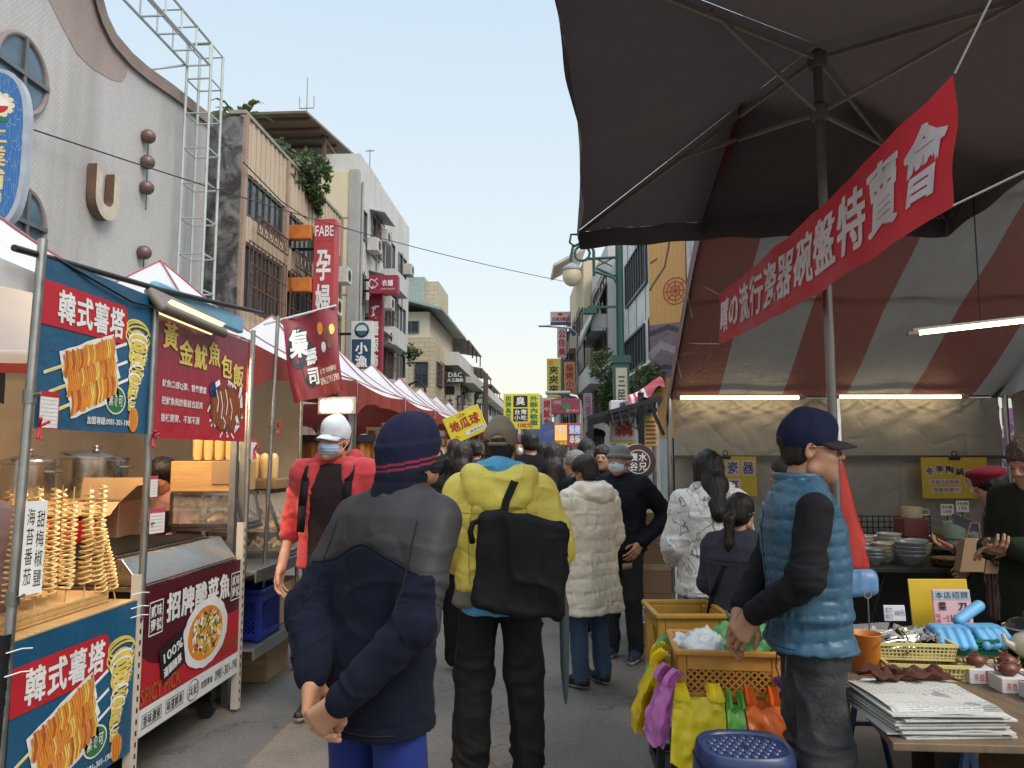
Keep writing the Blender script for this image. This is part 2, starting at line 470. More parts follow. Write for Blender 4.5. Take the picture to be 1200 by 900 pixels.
def hand_sdf(s,wrist,d,palm,side,curl=(.5,.6,.65,.7),thumb=.4,sc=1.,spread=.09,fore=None):
 """wrist point, finger direction, the way the palm faces; side +1 right hand, -1 left hand"""
 w=V3(wrist);d=V3(d).normalized();pm=V3(palm);pm=(pm-d*pm.dot(d)).normalized();th=d.cross(pm)*side
 K=.011*sc;kn=[]
 if fore is not None:s.cone(fore,w+d*.012,.03*sc,.026*sc,k=.02,flat=None)
 for i,(lat,ln)in enumerate(((.030,.088),(.010,.092),(-.010,.087),(-.028,.078))):
  base=w+th*(lat*.62*sc)+d*.012
  k=w+th*(lat*sc)+d*(ln*sc)-pm*.004;kn.append(k)
  s.cone(base,k,.0155*sc,.0118*sc,k=.016*sc)
 s.ell(w+d*.04*sc+pm*.006,(.03*sc,)*3,k=.02*sc)if False else None
 for i,k in enumerate(kn):
  L=(.044,.049,.046,.035)[i]*sc;r=(.0096,.0098,.0093,.0082)[i]*sc
  dr=(d+th*((1.5-i)*spread)).normalized();axis=dr.cross(pm).normalized();p=k;a=0.
  for j,(fl,fa)in enumerate(((1.,.85),(.64,1.15),(.5,.75))):
   a+=curl[i]*fa;v=dr*math.cos(a)+pm*math.sin(a);q=p+v*L*fl
   s.cone(p,q,r*(1-.07*j),r*(1-.07*(j+1)),k=.0045);p=q
 p=w+th*.02*sc+d*.022*sc+pm*.008
 t1=(th*.75+d*.75+pm*(.15+.4*thumb)).normalized();q=p+t1*.042*sc
 s.cone(p,q,.0165*sc,.0125*sc,k=.015)
 t2=(t1+d*.55+pm*.3*thumb-th*.8*thumb).normalized();r_=q+t2*.034*sc
 s.cone(q,r_,.0118*sc,.0105*sc,k=.005)
 t3=(t2+d*.3+pm*.3*thumb-th*.3*thumb).normalized();s.cone(r_,r_+t3*.026*sc,.0102*sc,.008*sc,k=.005)
class Person:
 def __init__(s,label,x,y,face=0.,H=1.70,head=(0,0,0),lean=(0,0),group=None,tone='#c0967a',res=1.,name='person'):
  """face: heading in degrees, 0 = looking down the street (away from the viewer), positive = turned to the left"""
  s.root=thing(name,label,'person',(x,y,0),R(face),group)
  s.k=H/1.70;s.lean=lean;s.res=res;s.tone=tone
  s.Mh=Matrix.Translation(NP)@Matrix.Rotation(R(head[0]),4,'Z')@Matrix.Rotation(R(head[1]),4,'X')@Matrix.Rotation(R(head[2]),4,'Y')@Matrix.Translation(HC-NP)
  s.pieces=[]
  s.arms={-1:[(-.19,0,1.385),(-.235,-.02,1.11),(-.23,.06,.86)],1:[(.19,0,1.385),(.235,-.02,1.11),(.23,.06,.86)]}
  s.legs={-1:[(-.09,0,.9),(-.1,.015,.49),(-.105,-.02,.075)],1:[(.09,0,.9),(.1,.015,.49),(.105,-.02,.075)]}
  s.hands={}
 def fin(s,V):
  V=V.copy();t=np.clip(V[:,2]-.88,0,None);V[:,0]+=s.lean[0]*t;V[:,1]+=s.lean[1]*t
  return V*s.k
 def put(s,name,V,Q,mats,midx=None,parent=None,fin=True):
  o=link_mesh(name,s.fin(V)if fin else V,Q,mats,parent or s.root,True,midx,local=True)
  return o
 def skinbody(s,female=False,detail=True,eyes=True,headres=.006,handres=.0045):
  h=head_sdf(female,detail)
  V,Q=h.mesh(headres*s.res);V=mxf(V,s.Mh);P=[(V,Q,0)]
  nk=SDF();top=s.Mh@V3((0,-.02,-.055));w=.9 if female else 1.
  nk.cone(top,(0,-.02,1.40),.052*w,.06*w);P.append((*nk.mesh(.009*s.res),0))
  if eyes and detail:
   for q in(-1,1):
    e=SDF();e.ell((q*.033*(.94 if female else 1),.0838,.0),(.011,.0085,.0048));V,Q=e.mesh(.0024)
    P.append((mxf(V,s.Mh),Q,1))
    b=SDF();b.cone((q*.046,.074,.023),(q*.016,.093,.021),.0042,.0034,k=.004);V,Q=b.mesh(.0026)
    P.append((mxf(V,s.Mh),Q,1))
  bd=SDF();bd.loft([(.86,.14,.085,0),(1.0,.13,.08,0),(1.3,.15,.085,0),(1.42,.09,.06,-.01)],k=.03)
  for q in(-1,1):
   a,b,c=s.arms[q];bd.cone(a,b,.045,.038);bd.cone(b,c,.036,.026)
   a,b,c=s.legs[q];bd.cone(a,b,.075,.055);bd.cone(b,c,.05,.036)
  P.append((*bd.mesh(.016*s.res),0))
  for q,kw in s.hands.items():
   b_,c_=A3(s.arms[q][1]),A3(s.arms[q][2]);kw=dict(kw,fore=tuple(c_+(b_-c_)*.22),wrist=tuple(c_+(c_-b_)/np.linalg.norm(c_-b_)*.022))
   hs=SDF();hand_sdf(hs,side=q,**kw);P.append((*hs.mesh(handres*s.res),0))
  n=0;Vs=[];Qs=[];mi=[]
  for V,Q,m in P:
   Vs.append(V);Qs.append(Q+n);n+=len(V);mi+=[m]*len(Q)
  return s.put('body',np.concatenate(Vs),np.concatenate(Qs),[skin(s.tone),M('eye_dark','#1a1412',.3,var=.05)],mi)
 def torso(s,S,hem=.82,bulk=1.,depth=1.,hemw=1.,top=1.47,neck=1.,shoulders=True):
  pr=[(hem,.192*bulk*hemw,.132*depth*hemw,0),(.93,.19*bulk,.128*depth,0),(1.06,.178*bulk,.12*depth,0),(1.2,.19*bulk,.126*depth,-.004),(1.3,.195*bulk,.126*depth,-.01),(1.38,.172*bulk,.108*depth,-.016),(1.43,.118*bulk,.086*depth,-.018),(top,.078*neck,.076*neck,-.016)]
  S.loft([p for p in pr if p[0]>=hem-1e-6],k=.04)
  if shoulders:
   for q in(-1,1):
    a=s.arms[q][0];S.cone((q*.09,-.012,1.41),(a[0]*.93,a[1],a[2]-.005),.06*bulk,.066*bulk,k=.05)
 def sleeves(s,S,r=(.068,.058,.043),k=.045,cut=1.,sides=(-1,1)):
  for q in sides:
   a,b,c=[A3(t)for t in s.arms[q]];c=b+(c-b)*cut
   S.cone(a,b,r[0],r[1],k=k);S.cone(b,c,r[1],r[2],k=.02)
 def folds(s,amp=.006,seed=0,quilt=None,sleeve_amp=None,freq=1.):
  arms=s.arms
  def fn(V):
   f=np.zeros(len(V));fr=freq
   big=ridge(V*A3((5,5,9))*fr,seed)**3*.8+vnoise(V*A3((9,9,14))*fr,seed+1)*.45+vnoise(V*26*fr,seed+2)*.16
   f+=amp*big;cz=np.stack([V[:,0]*7+V[:,2]*4,V[:,1]*7,V[:,2]*9-V[:,0]*3],1)*fr
   f-=amp*.55*np.clip(ridge(cz,seed+13)-.7,0,1)*2.5
   sa=sleeve_amp if sleeve_amp is not None else amp
   for q in(-1,1):
    a,b,c=[A3(t)for t in arms[q]]
    for(p0,p1)in((a,b),(b,c)):
     ba=p1-p0;L=np.linalg.norm(ba);u=ba/L;rel=V-p0;t=rel@u;per=np.linalg.norm(rel-t[:,None]*u,axis=1)
     m=np.clip(1-np.abs(per-.055)/.03,0,1)*np.clip((t+.03)/.05,0,1)*np.clip((L+.03-t)/.05,0,1)
     ang=vnoise(rel*7,seed+5)
     dg=rel@np.cross(u,[.3,.5,.8])
     wv=ridge(np.stack([t*11+dg*9+ang,rel[:,0]*5,rel[:,1]*5],1),seed+7)**2*1.1+ridge(np.stack([t*15-dg*12,rel[:,0]*8,rel[:,1]*8],1),seed+11)**3*.7-.5+.3*np.sin((t+.05*ang+dg*.6)*(2*math.pi/.07))
     near=.45+.75*np.exp(-((t-(L if p1 is b else 0))/.11)**2)
     f+=sa*m*wv*near
   if quilt:
    per_,dep=quilt
    ph=V[:,2]/per_+.3*vnoise(V*4,seed+9)
    sn=np.abs(np.sin(math.pi*ph));f+=dep*(sn**.4-.8)
    f+=dep*(.3+.8*np.exp(-(sn/.4)**2))*vnoise(V*A3((55,55,14)),seed+4)+dep*.5*vnoise(V*A3((14,14,9)),seed+6)
   return f
  return fn
 def garment(s,name,S,mats,res,disp=None,split=None,parent=None):
  V,Q=S.mesh(res*s.res)
  mi=None
  if split is not None:
   C=V[Q].mean(axis=1);mi=split(C)
  if disp:V=push(V,Q,disp)
  return s.put(name,V,Q,mats,mi,parent)
 def trousers(s,mat,res=.013,r=(.092,.076,.06),top=1.0,amp=.006,seed=3,hipw=1.,name='trousers',bunch=1.):
  S=SDF();S.loft([(.84,.165*hipw,.118*hipw,0),(.92,.168*hipw,.12*hipw,-.004),(top,.155*hipw,.108*hipw,0)],k=.04)
  for q in(-1,1):
   a,b,c=s.legs[q];S.cone(a,b,r[0],r[1],k=.035);S.cone(b,(c[0],c[1],c[2]+.005),r[1],r[2],k=.02)
  legs=s.legs
  def fn(V):
   f=amp*(ridge(V*A3((7,7,5)),seed)**3+.5*vnoise(V*A3((12,12,16)),seed+2))
   z=V[:,2];f+=bunch*amp*1.3*np.exp(-((z-.13)/.11)**2)*(ridge(np.stack([V[:,0]*6,V[:,1]*6,z*15+V[:,0]*8],1),seed+3)**2-.3)
   f+=amp*.8*np.exp(-((z-.5)/.1)**2)*ridge(V*A3((6,6,24)),seed+5)
   return f
  return s.garment(name,S,mat,res,fn)
 def shoes(s,mat,sole,res=.008,toes=0.):
  for q in(-1,1):
   c=s.legs[q][2];S=SDF();x,y=c[0],c[1];a=R(-q*8)
   dx,dy=-math.sin(a),math.cos(a);P=lambda t,z:(x+dx*t,y+dy*t,z)
   S.cone(P(-.03,.05),P(.06,.05),.042,.045,k=.03);S.cone(P(.06,.042),P(.16,.032),.042,.032,k=.03,flat=None)
   S.cone(P(-.02,.07),P(0,.12),.042,.045,k=.02)
   S.box(P(.06,-.04),(.3,.5,.08),k=.004,op='s')
   V,Q=S.mesh(res*s.res);C=V[Q].mean(axis=1);mi=(C[:,2]<.028).astype(int)
   s.put('shoe',V,Q,[mat,sole],mi)
 def hput(s,name,V,Q,mats,midx=None,parent=None):
  return s.put(name,mxf(V,s.Mh),Q,mats,midx,parent)
 def hair(s,mat,style='short',res=.007,vol=1.,parent=None):
  S=SDF();g=.006+.006*vol
  S.ell((0,-.02,.04),(.077+g,.098+g,.086+g*1.2),k=.02)
  if style=='short':
   S.ell((0,-.06,-.03),(.066+g,.055+g,.06),k=.03)
   S.ell((0,.13,-.03),(.1,.098,.075),k=.02,op='s');S.box((0,.06,-.11),(.3,.16,.2),k=.02,op='s')
   S.box((0,-.03,-.17),(.4,.4,.2),.02,k=.02,op='s')
  elif style=='crop':
   S.ell((0,-.048,-.03),(.062+g*.6,.048+g*.6,.055),k=.03)
   S.ell((0,.125,-.02),(.1,.1,.075),k=.015,op='s');S.box((0,.055,-.1),(.3,.13,.2),k=.02,op='s');S.box((0,-.03,-.165),(.4,.4,.2),.02,k=.02,op='s');S.box((0,0,.165),(.4,.4,.24),.01,k=.01,op='s')
  elif style in('bob','long','tail'):
   if style!='tail':
    L=-.13 if style=='bob' else-.29
    S.cone((0,-.06,0),(0,-.085 if style=='bob' else-.125,-.13),.085,.085,k=.05,flat=((0,1,0),1.35))
    if style=='long':S.cone((0,-.12,-.12),(0,-.185,L),.085,.06,k=.04,flat=((0,1,0),1.5))
    for q in(-1,1):S.cone((q*.066,-.0,.03),(q*.07,-.012,max(L,-.2)),.03,.026,k=.03)
   else:
    S.ell((0,-.06,-.02),(.072+g,.06+g,.07),k=.03)
    S.cone((0,-.11,.005),(0,-.155,-.04),.022,.03,k=.015);S.cone((0,-.155,-.04),(.01,-.16,-.2),.034,.03,k=.02);S.cone((.01,-.16,-.2),(.015,-.14,-.34),.03,.012,k=.02)
   S.ell((0,.13,-.04),(.075,.1,.1),k=.02,op='s')
  V,Q=S.mesh(res*s.res)
  V=push(V,Q,lambda P:.0035*vnoise(P*A3((120,120,14)),3)+.004*vnoise(P*A3((40,40,9)),5)*vol)
  return s.hput('hair',V,Q,mat,None,parent)
 def cap(s,mat,brim,back_hole=False,res=.006,brim_mat=None,lift=0.,tilt=-8):
  Rm=Matrix.Rotation(R(tilt),3,'X')
  S=SDF();S.ell((0,-.014,.045+lift),(.0835,.105,.098),k=.01);S.cone((0,.045,.09+lift),(0,-.02,.115+lift),.05,.045,k=.03)
  S.box((0,-.02,-.077+lift),(.4,.4,.16),.005,Matrix.Rotation(R(11),3,'X'),k=.006,op='s')
  if back_hole:S.ell((0,-.125,.035+lift),(.034,.04,.026),k=.005,op='s')
  V,Q=S.mesh(res*s.res);V=push(V,Q,lambda P:.0012*np.sin(np.arctan2(P[:,0],P[:,1]+.014)*6)+.002*vnoise(P*30,2))
  o=s.hput('cap',V,Q,mat)
  b=MB();nu,nv=16,6
  def bf(u,v):
   a=R(-68+136*u);r0x,r0y=.081,.100;L=brim*math.cos(a*.95)**.7
   x=r0x*math.sin(a);y=-.014+r0y*math.cos(a)+L*v
   x*=1-.06*v
   z=.040+lift-.022*(abs(math.sin(a))**2)-.010*v-.010*v*v
   return(x,y,z)
  b.grid(bf,nu,nv);Vb=np.array(b.v);ob=s.hput('brim',Vb,[f for f in b.f],brim_mat or mat,None,o)
  md=ob.modifiers.new('solid','SOLIDIFY');md.thickness=.005
  if back_hole:
   t=MB();t.tube([(.085*math.sin(R(a)),-.014+.108*math.cos(R(a)),.014+lift)for a in range(150,211,6)],.009,8)
   s.hput('strap',np.array(t.v),t.f,brim_mat or mat,None,o)
  return o
 def beanie(s,mats,res=.0055,low=-.012,fold=True,split=None,size=1.,tilt=7):
  S=SDF();S.ell((0,-.016,.035),(.087*size,.108*size,.1*size),k=.01);S.loft([(low-.03,.083*size,.102*size,-.016),(-.03,.086*size,.107*size,-.016),(.015,.086*size,.107*size,-.016)],k=.03,n=2.)
  S.box((0,-.016,low-.1),(.4,.4,.2),.01,Matrix.Rotation(R(tilt),3,'X'),k=.01,op='s')
  if fold:
   S2=[(.089*math.cos(R(a)),-.016+.11*math.sin(R(a)),low+.02+.0135*math.sin(R(a)))for a in range(0,360,20)]
   for i in range(18):S.cone(S2[i],S2[(i+1)%18],.016,.016,k=.012)
  V,Q=S.mesh(res*s.res);C=V[Q].mean(axis=1);mi=split(C)if split else None
  V=push(V,Q,lambda P:.0022*vnoise(P*22,4)+.0009*np.sin(np.arctan2(P[:,0],P[:,1]+.016)*60)*(P[:,2]<.1))
  return s.hput('beanie',V,Q,mats,mi)
 def mask(s,mat,res=.004,strap='#e8e8e8'):
  S=SDF();S.ell((0,.045,-.05),(.066,.066,.056),k=.02);S.cone((0,.09,-.02),(0,.11,-.035),.012,.012,k=.03)
  S.box((0,-.04,-.05),(.3,.15,.3),.01,k=.006,op='s')
  V,Q=S.mesh(res*s.res);V=push(V,Q,lambda P:.0016*np.sin(P[:,2]*2*math.pi/.017)*np.clip((P[:,1]-.03)/.04,0,1)+.001*vnoise(P*60,1))
  o=s.hput('face_mask',V,Q,mat)
  t=MB()
  for q in(-1,1):
   t.tube([(q*.062,.05,-.03),(q*.078,.01,-.005),(q*.083,-.02,.012),(q*.082,-.036,.0)],.0016,6)
   t.tube([(q*.06,.046,-.075),(q*.074,.005,-.05),(q*.081,-.03,-.012),(q*.082,-.036,.0)],.0016,6)
  s.hput('ear_loop',np.array(t.v),t.f,M('loop_'+strap,strap,.8),None,o);return o
 def glasses(s,col='#2a2a2e',r=.0016):
  t=MB()
  for q in(-1,1):
   t.tube([(q*.033+.021*math.cos(R(a)),.102-.004*abs(math.cos(R(a))),.0+.0155*math.sin(R(a)))for a in range(0,360,24)],r,6,closed=True)
   t.tube([(q*.054,.098,.004),(q*.079,.02,.006),(q*.082,-.02,.004)],r,6)
  t.tube([(-.012,.104,.004),(0,.108,.007),(.012,.104,.004)],r,6)
  o=s.hput('glasses',np.array(t.v),t.f,M('glasses_'+col,col,.3,metal=.4))
  g=MB()
  for q in(-1,1):g.poly([(q*.033+.02*math.cos(R(a)),.1015,.0148*math.sin(R(a)))for a in range(0,360,24)])
  s.hput('lens',np.array(g.v),g.f,M('lens','#dfe6ea',.05,alpha=.18,var=0),None,o)
  return o
 def seam(s,o,lines,mat,r=.0022,name='seam',side=-1):
  """piping laid on a garment: lines of (x, z) seen from behind (side -1) or in front (+1)"""
  from mathutils.bvhtree import BVHTree
  vs=[v.co.copy()for v in o.data.vertices];bv=BVHTree.FromPolygons(vs,[tuple(q.vertices)for q in o.data.polygons])
  for L in lines:
   P=[]
   for x,z in L:
    t=max(0,z-.88);q=V3(((x+s.lean[0]*t)*s.k,(s.lean[1]*t)*s.k+side*.8,z*s.k));h=bv.ray_cast(q,V3((0,-side,0)))
    if h[0]is not None:P.append(h[0]+h[1]*r*.3)
   if len(P)>2:
    m=MB();m.tube(P,r,6);link_mesh(name,m.v,m.f,mat,o,True,local=True)
 def loc(s,name,mb,mats,parent=None,smooth=True):
  """a part built in the person's own coordinates (1.70 m figure)"""
  return s.put(name,np.array(mb.v),mb.f,mats,mb.mi,parent)
SOLE=M('sole_white','#b9b6ae',.7);BLK=fabric('black_cloth',(.012,.012,.014),.8)
def man_beanie():
 p=Person('man in navy beanie and dark fleece jacket, hands clasped behind his back, blue trousers',-.565,2.3,-30,1.65,lean=(.045,.15),head=(-22,6,0),tone='#b98d70')
 p.arms={-1:[(-.172,-.01,1.36),(-.24,-.11,1.09),(-.06,-.215,.93)],1:[(.168,-.01,1.36),(.235,-.125,1.08),(.105,-.235,.89)]}
 p.hands={-1:dict(wrist=(-.03,-.235,.905),d=(.12,-.05,-1),palm=(.85,.4,.1),curl=(.45,.5,.55,.6),thumb=.5,sc=1.12,fore=(-.085,-.205,.95)),1:dict(wrist=(.08,-.265,.87),d=(-.78,-.10,-.62),palm=(-.4,.8,.35),curl=(.62,.66,.7,.74),thumb=.3,sc=1.12,fore=(.14,-.235,.893))}
 p.skinbody(headres=.0045,handres=.0032)
 navy=fabric('navy_fleece',(.0055,.0075,.0165),.95,.2,420,.55,14,.35,fold=.35);yoke=fabric('grey_shell_yoke',(.036,.034,.037),.5,.12,900,.15,9,.05,fold=.45)
 S=SDF();p.torso(S,.73,.99,1.14,1.03);p.sleeves(S,(.077,.07,.052))
 for q in(-1,1):
  b=A3(p.arms[q][1]);S.ell(b,(.064,.064,.07),k=.03)
 def split(C):
  edge=1.245+.05*np.exp(-(C[:,0]/.11)**2)-.02*np.abs(C[:,0])/.2
  m=(C[:,2]>edge)
  a,b,c=[A3(t)for t in p.arms[1]]
  arm=(C[:,0]>.235-.25*np.clip(1.3-C[:,2],0,.5))&(C[:,2]>1.0)&(C[:,1]>-.115)&(C[:,0]>.22)
  return(m|arm).astype(int)
 f0=p.folds(.0065,21,sleeve_amp=.013,freq=.85)
 def fold(V):
  f=f0(V);z=V[:,2]
  edge=1.245+.05*np.exp(-(V[:,0]/.11)**2)-.02*np.abs(V[:,0])/.2
  f+=-.005*np.exp(-((z-edge)/.006)**2)*(V[:,1]<.05)
  f+=-.004*np.exp(-((z-.775)/.005)**2)
  return f
 jk=p.garment('jacket',S,[navy,yoke],.0065,fold,split)
 pip=fabric('dark_piping',(.012,.012,.015),.6)
 ed=lambda x:1.245+.05*math.exp(-(x/.11)**2)-.02*abs(x)/.2
 p.seam(jk,[[(x/100,ed(x/100))for x in range(-23,24)],[(.168+.025*math.sin(i/6),1.37-.03*i)for i in range(10)],[(-.168-.02*math.sin(i/6),1.37-.03*i)for i in range(10)],[(x/100,.755)for x in range(-17,18)]],pip,.0026)
 c=SDF();c.loft([(1.40,.105,.1,-.02),(1.45,.088,.09,-.022),(1.515,.083,.088,-.02)],n=2.1);c.loft([(1.39,.07,.07,-.02),(1.53,.07,.074,-.02)],n=2.1,op='s',k=.008)
 p.garment('collar',c,navy,.006,lambda V:.003*vnoise(V*20,4)-.003*np.exp(-((V[:,2]-1.485)/.006)**2),parent=jk)
 for q in(-1,1):
  a,b_,c_=[A3(t)for t in p.arms[q]];u=(c_-b_)/np.linalg.norm(c_-b_);c2=SDF();c2.cone(c_-u*.012,c_+u*.014,.047,.045)
  p.garment('cuff',c2,navy,.006,lambda V:.002*vnoise(V*50,2),parent=jk)
 p.trousers(fabric('royal_blue_trousers',(.010,.022,.135),.6,.1,800,.15,fold=.3),.011,(.084,.082,.07),.93,.007,hipw=.92)
 p.shoes(M('black_shoe','#191919',.5),SOLE)
 nb=fabric('beanie_navy',(.011,.013,.034),.95,.15,500,.4,sheen=.2);rd=fabric('beanie_red',(.22,.02,.04),.9,.1,500,.4)
 p.beanie([nb,rd],.0042,-.078,False,lambda C:((np.abs(C[:,2]+.048-C[:,1]*.09)<.0042)|(np.abs(C[:,2]+.031-C[:,1]*.09)<.0042)).astype(int),1.0,9)
 p.hair(hairmat('#2a2522'),'crop',.007,-.9);p.mask(fabric('black_mask',(.02,.022,.026),.8),.0045,'#111111')
def man_yellow():
 p=Person('man in yellow rain jacket and tan cap with a black tote on his back',-.29,3.62,3,1.68,head=(-8,0,0),tone='#b58a6c')
 p.arms={-1:[(-.2,.0,1.37),(-.3,-.06,1.10),(-.2,.16,.98)],1:[(.2,.0,1.37),(.29,-.03,1.09),(.26,.14,.93)]}
 p.hands={-1:dict(wrist=(-.19,.19,.97),d=(.3,.9,-.1),palm=(.9,-.2,0),curl=(.7,)*4),1:dict(wrist=(.25,.17,.915),d=(0,.8,-.5),palm=(-.9,0,0),curl=(.8,)*4)}
 p.legs={-1:[(-.095,0,.9),(-.125,.03,.49),(-.135,-.05,.075)],1:[(.095,0,.9),(.12,.01,.49),(.14,.0,.075)]}
 p.skinbody(handres=.005)
 ye=fabric('yellow_shell',(.66,.53,.085),.55,.1,900,.1,6,.05,.4,fold=.75);ol=fabric('olive_hem',(.14,.125,.09),.7,.1,fold=.4)
 S=SDF();p.torso(S,.83,1.16,1.2,1.02);p.sleeves(S,(.083,.075,.055))
 f0=p.folds(.015,33,sleeve_amp=.014,freq=.9)
 jk=p.garment('jacket',S,[ye,ol],.0075,lambda V:f0(V)-.005*np.exp(-((V[:,2]-.905)/.006)**2)-.005*np.exp(-((np.abs(V[:,0])-.12-.05*np.clip(V[:,2]-1.2,0,1))/.005)**2)*(V[:,1]<.02)*(V[:,2]<1.36)-.004*np.exp(-((np.abs(V[:,0])-.185)/.005)**2)*(V[:,2]>1.25),lambda C:(C[:,2]<.90).astype(int))
 sm=fabric('mustard_seam',(.36,.28,.04),.7)
 p.seam(jk,[[(q*(.125+.02*math.sin(i/5)),1.33-.03*i)for i in range(14)]for q in(-1,1)]+[[(x/100,1.27)for x in range(-18,19)],[(x/100,.907)for x in range(-19,20)]],sm,.0022)
 h=SDF();h.cone((-.13,-.1,1.44),(.13,-.1,1.44),.05,.05,k=.04);h.ell((0,-.13,1.36),(.16,.055,.1),k=.05);h.cone((-.15,-.02,1.46),(-.1,-.1,1.45),.035,.04,k=.04);h.cone((.15,-.02,1.46),(.1,-.1,1.45),.035,.04,k=.04);h.cone((0,-.135,1.3),(0,-.14,1.24),.06,.02,k=.05)
 p.garment('hood',h,ye,.008,lambda V:.009*ridge(V*A3((10,10,14)),8)**2+.006*vnoise(V*18,3))
 bl=fabric('sky_blue_hoodie',(.08,.30,.50),.85,.1,500,.3,fold=.5)
 h=SDF();h.cone((-.085,-.05,1.47),(-.02,-.105,1.485),.04,.042,k=.04);h.cone((-.02,-.105,1.485),(.1,-.06,1.47),.042,.034,k=.04);h.ell((0,-.06,1.46),(.1,.07,.06),k=.04);h.cone((-.09,.0,1.46),(-.09,-.05,1.47),.03,.035,k=.03);h.cone((.09,.02,1.46),(.1,-.06,1.47),.03,.035,k=.03)
 p.garment('hoodie',h,bl,.007,lambda V:.008*ridge(V*A3((14,14,22)),12)**2)
 h=SDF();h.loft([(.79,.2,.145,0),(.9,.19,.135,0)],k=.02);p.garment('hoodie_hem',h,bl,.009,lambda V:.006*ridge(V*12,12))
 bk=fabric('black_trousers',(.012,.012,.013),.75,.2,700,.2,fold=.5)
 p.trousers(bk,.011,(.1,.092,.078),.98,.012,9,1.08)
 p.shoes(M('dark_shoe','#1d1b1a',.55),M('brown_sole','#6d6258',.8))
 cap=fabric('tan_cap',(.20,.155,.105),.85,.12,600,.35)
 p.cap(cap,.075,True);p.hair(hairmat('#1b1715'),'crop',.007,-.6)
 tote=thing('tote_bag','big black fabric tote slung across the back of the yellow jacket','bag',(0,0,0))
 cl=fabric('tote_black',(.012,.012,.013),.7,.2,800,.25,8,.1,fold=.6)
 S=SDF();S.box((.1,-.235,1.045),(.40,.06,.41),.028,Matrix.Rotation(R(5),3,'Y'),k=.01)
 V,Q=S.mesh(.008);V=push(V,Q,lambda P:.02*ridge(P*A3((5,7,3.4)),4)**2+.012*vnoise(P*A3((9,9,6)),7)+.006*ridge(P*A3((14,14,10)),9)**2);V[:,2]+=-.05*np.clip(V[:,0]-.0,0,1)+.03*np.sin((V[:,0]+.1)*7)*(V[:,2]>1.1)-.025*np.cos((V[:,0]-.1)*8)*(V[:,2]<.95)
 o=link_mesh('bag_body',mxf(V*p.k,wm(p.root)),Q,cl,tote,True)
 m=MB()
 def strip(pts,w):
  L=[V3(q)for q in pts]
  for i in range(len(L)-1):m.bar(L[i],L[i+1]+(L[i+1]-L[i])*.08,w,.005,(0,-.3,1)if i>4 else(0,1,.2))
 strip([(.02,-.215,1.25),(.035,-.2,1.33),(.07,-.185,1.41),(.10,-.12,1.475),(.12,-.03,1.48),(.14,.08,1.42),(.16,.125,1.3)],.036)
 link_mesh('strap',mxf(np.array(m.v)*p.k,wm(p.root)),m.f,cl,tote,False)
 m=MB();m.tube([(-.09,-.20,1.24),(-.12,-.23,1.23),(-.13,-.235,1.19),(-.12,-.22,1.14)],.014,8)
 link_mesh('side_loop',mxf(np.array(m.v)*p.k,wm(p.root)),m.f,cl,tote,True)
 u=thing('umbrella','closed grey green umbrella hanging beside the black trousers of the yellow jacket man','umbrella',(.02,3.72,.4))
 m=MB();m.tube([(.02,3.72,.84),(.02,3.72,.78),(.022,3.72,.5),(.026,3.72,.36),(.027,3.72,.32)],[.012,.026,.022,.012,.004],10);m.build('folded_canopy',fabric('umbrella_green',(.07,.1,.1),.6,fold=.5),u,True)
 m=MB();m.tube([(.02,3.72,.84),(.02,3.72,.93),(.03,3.72,.96),(.05,3.72,.95)],.009,8);m.build('handle',M('umbrella_handle','#1c1c1c',.4),u,True)
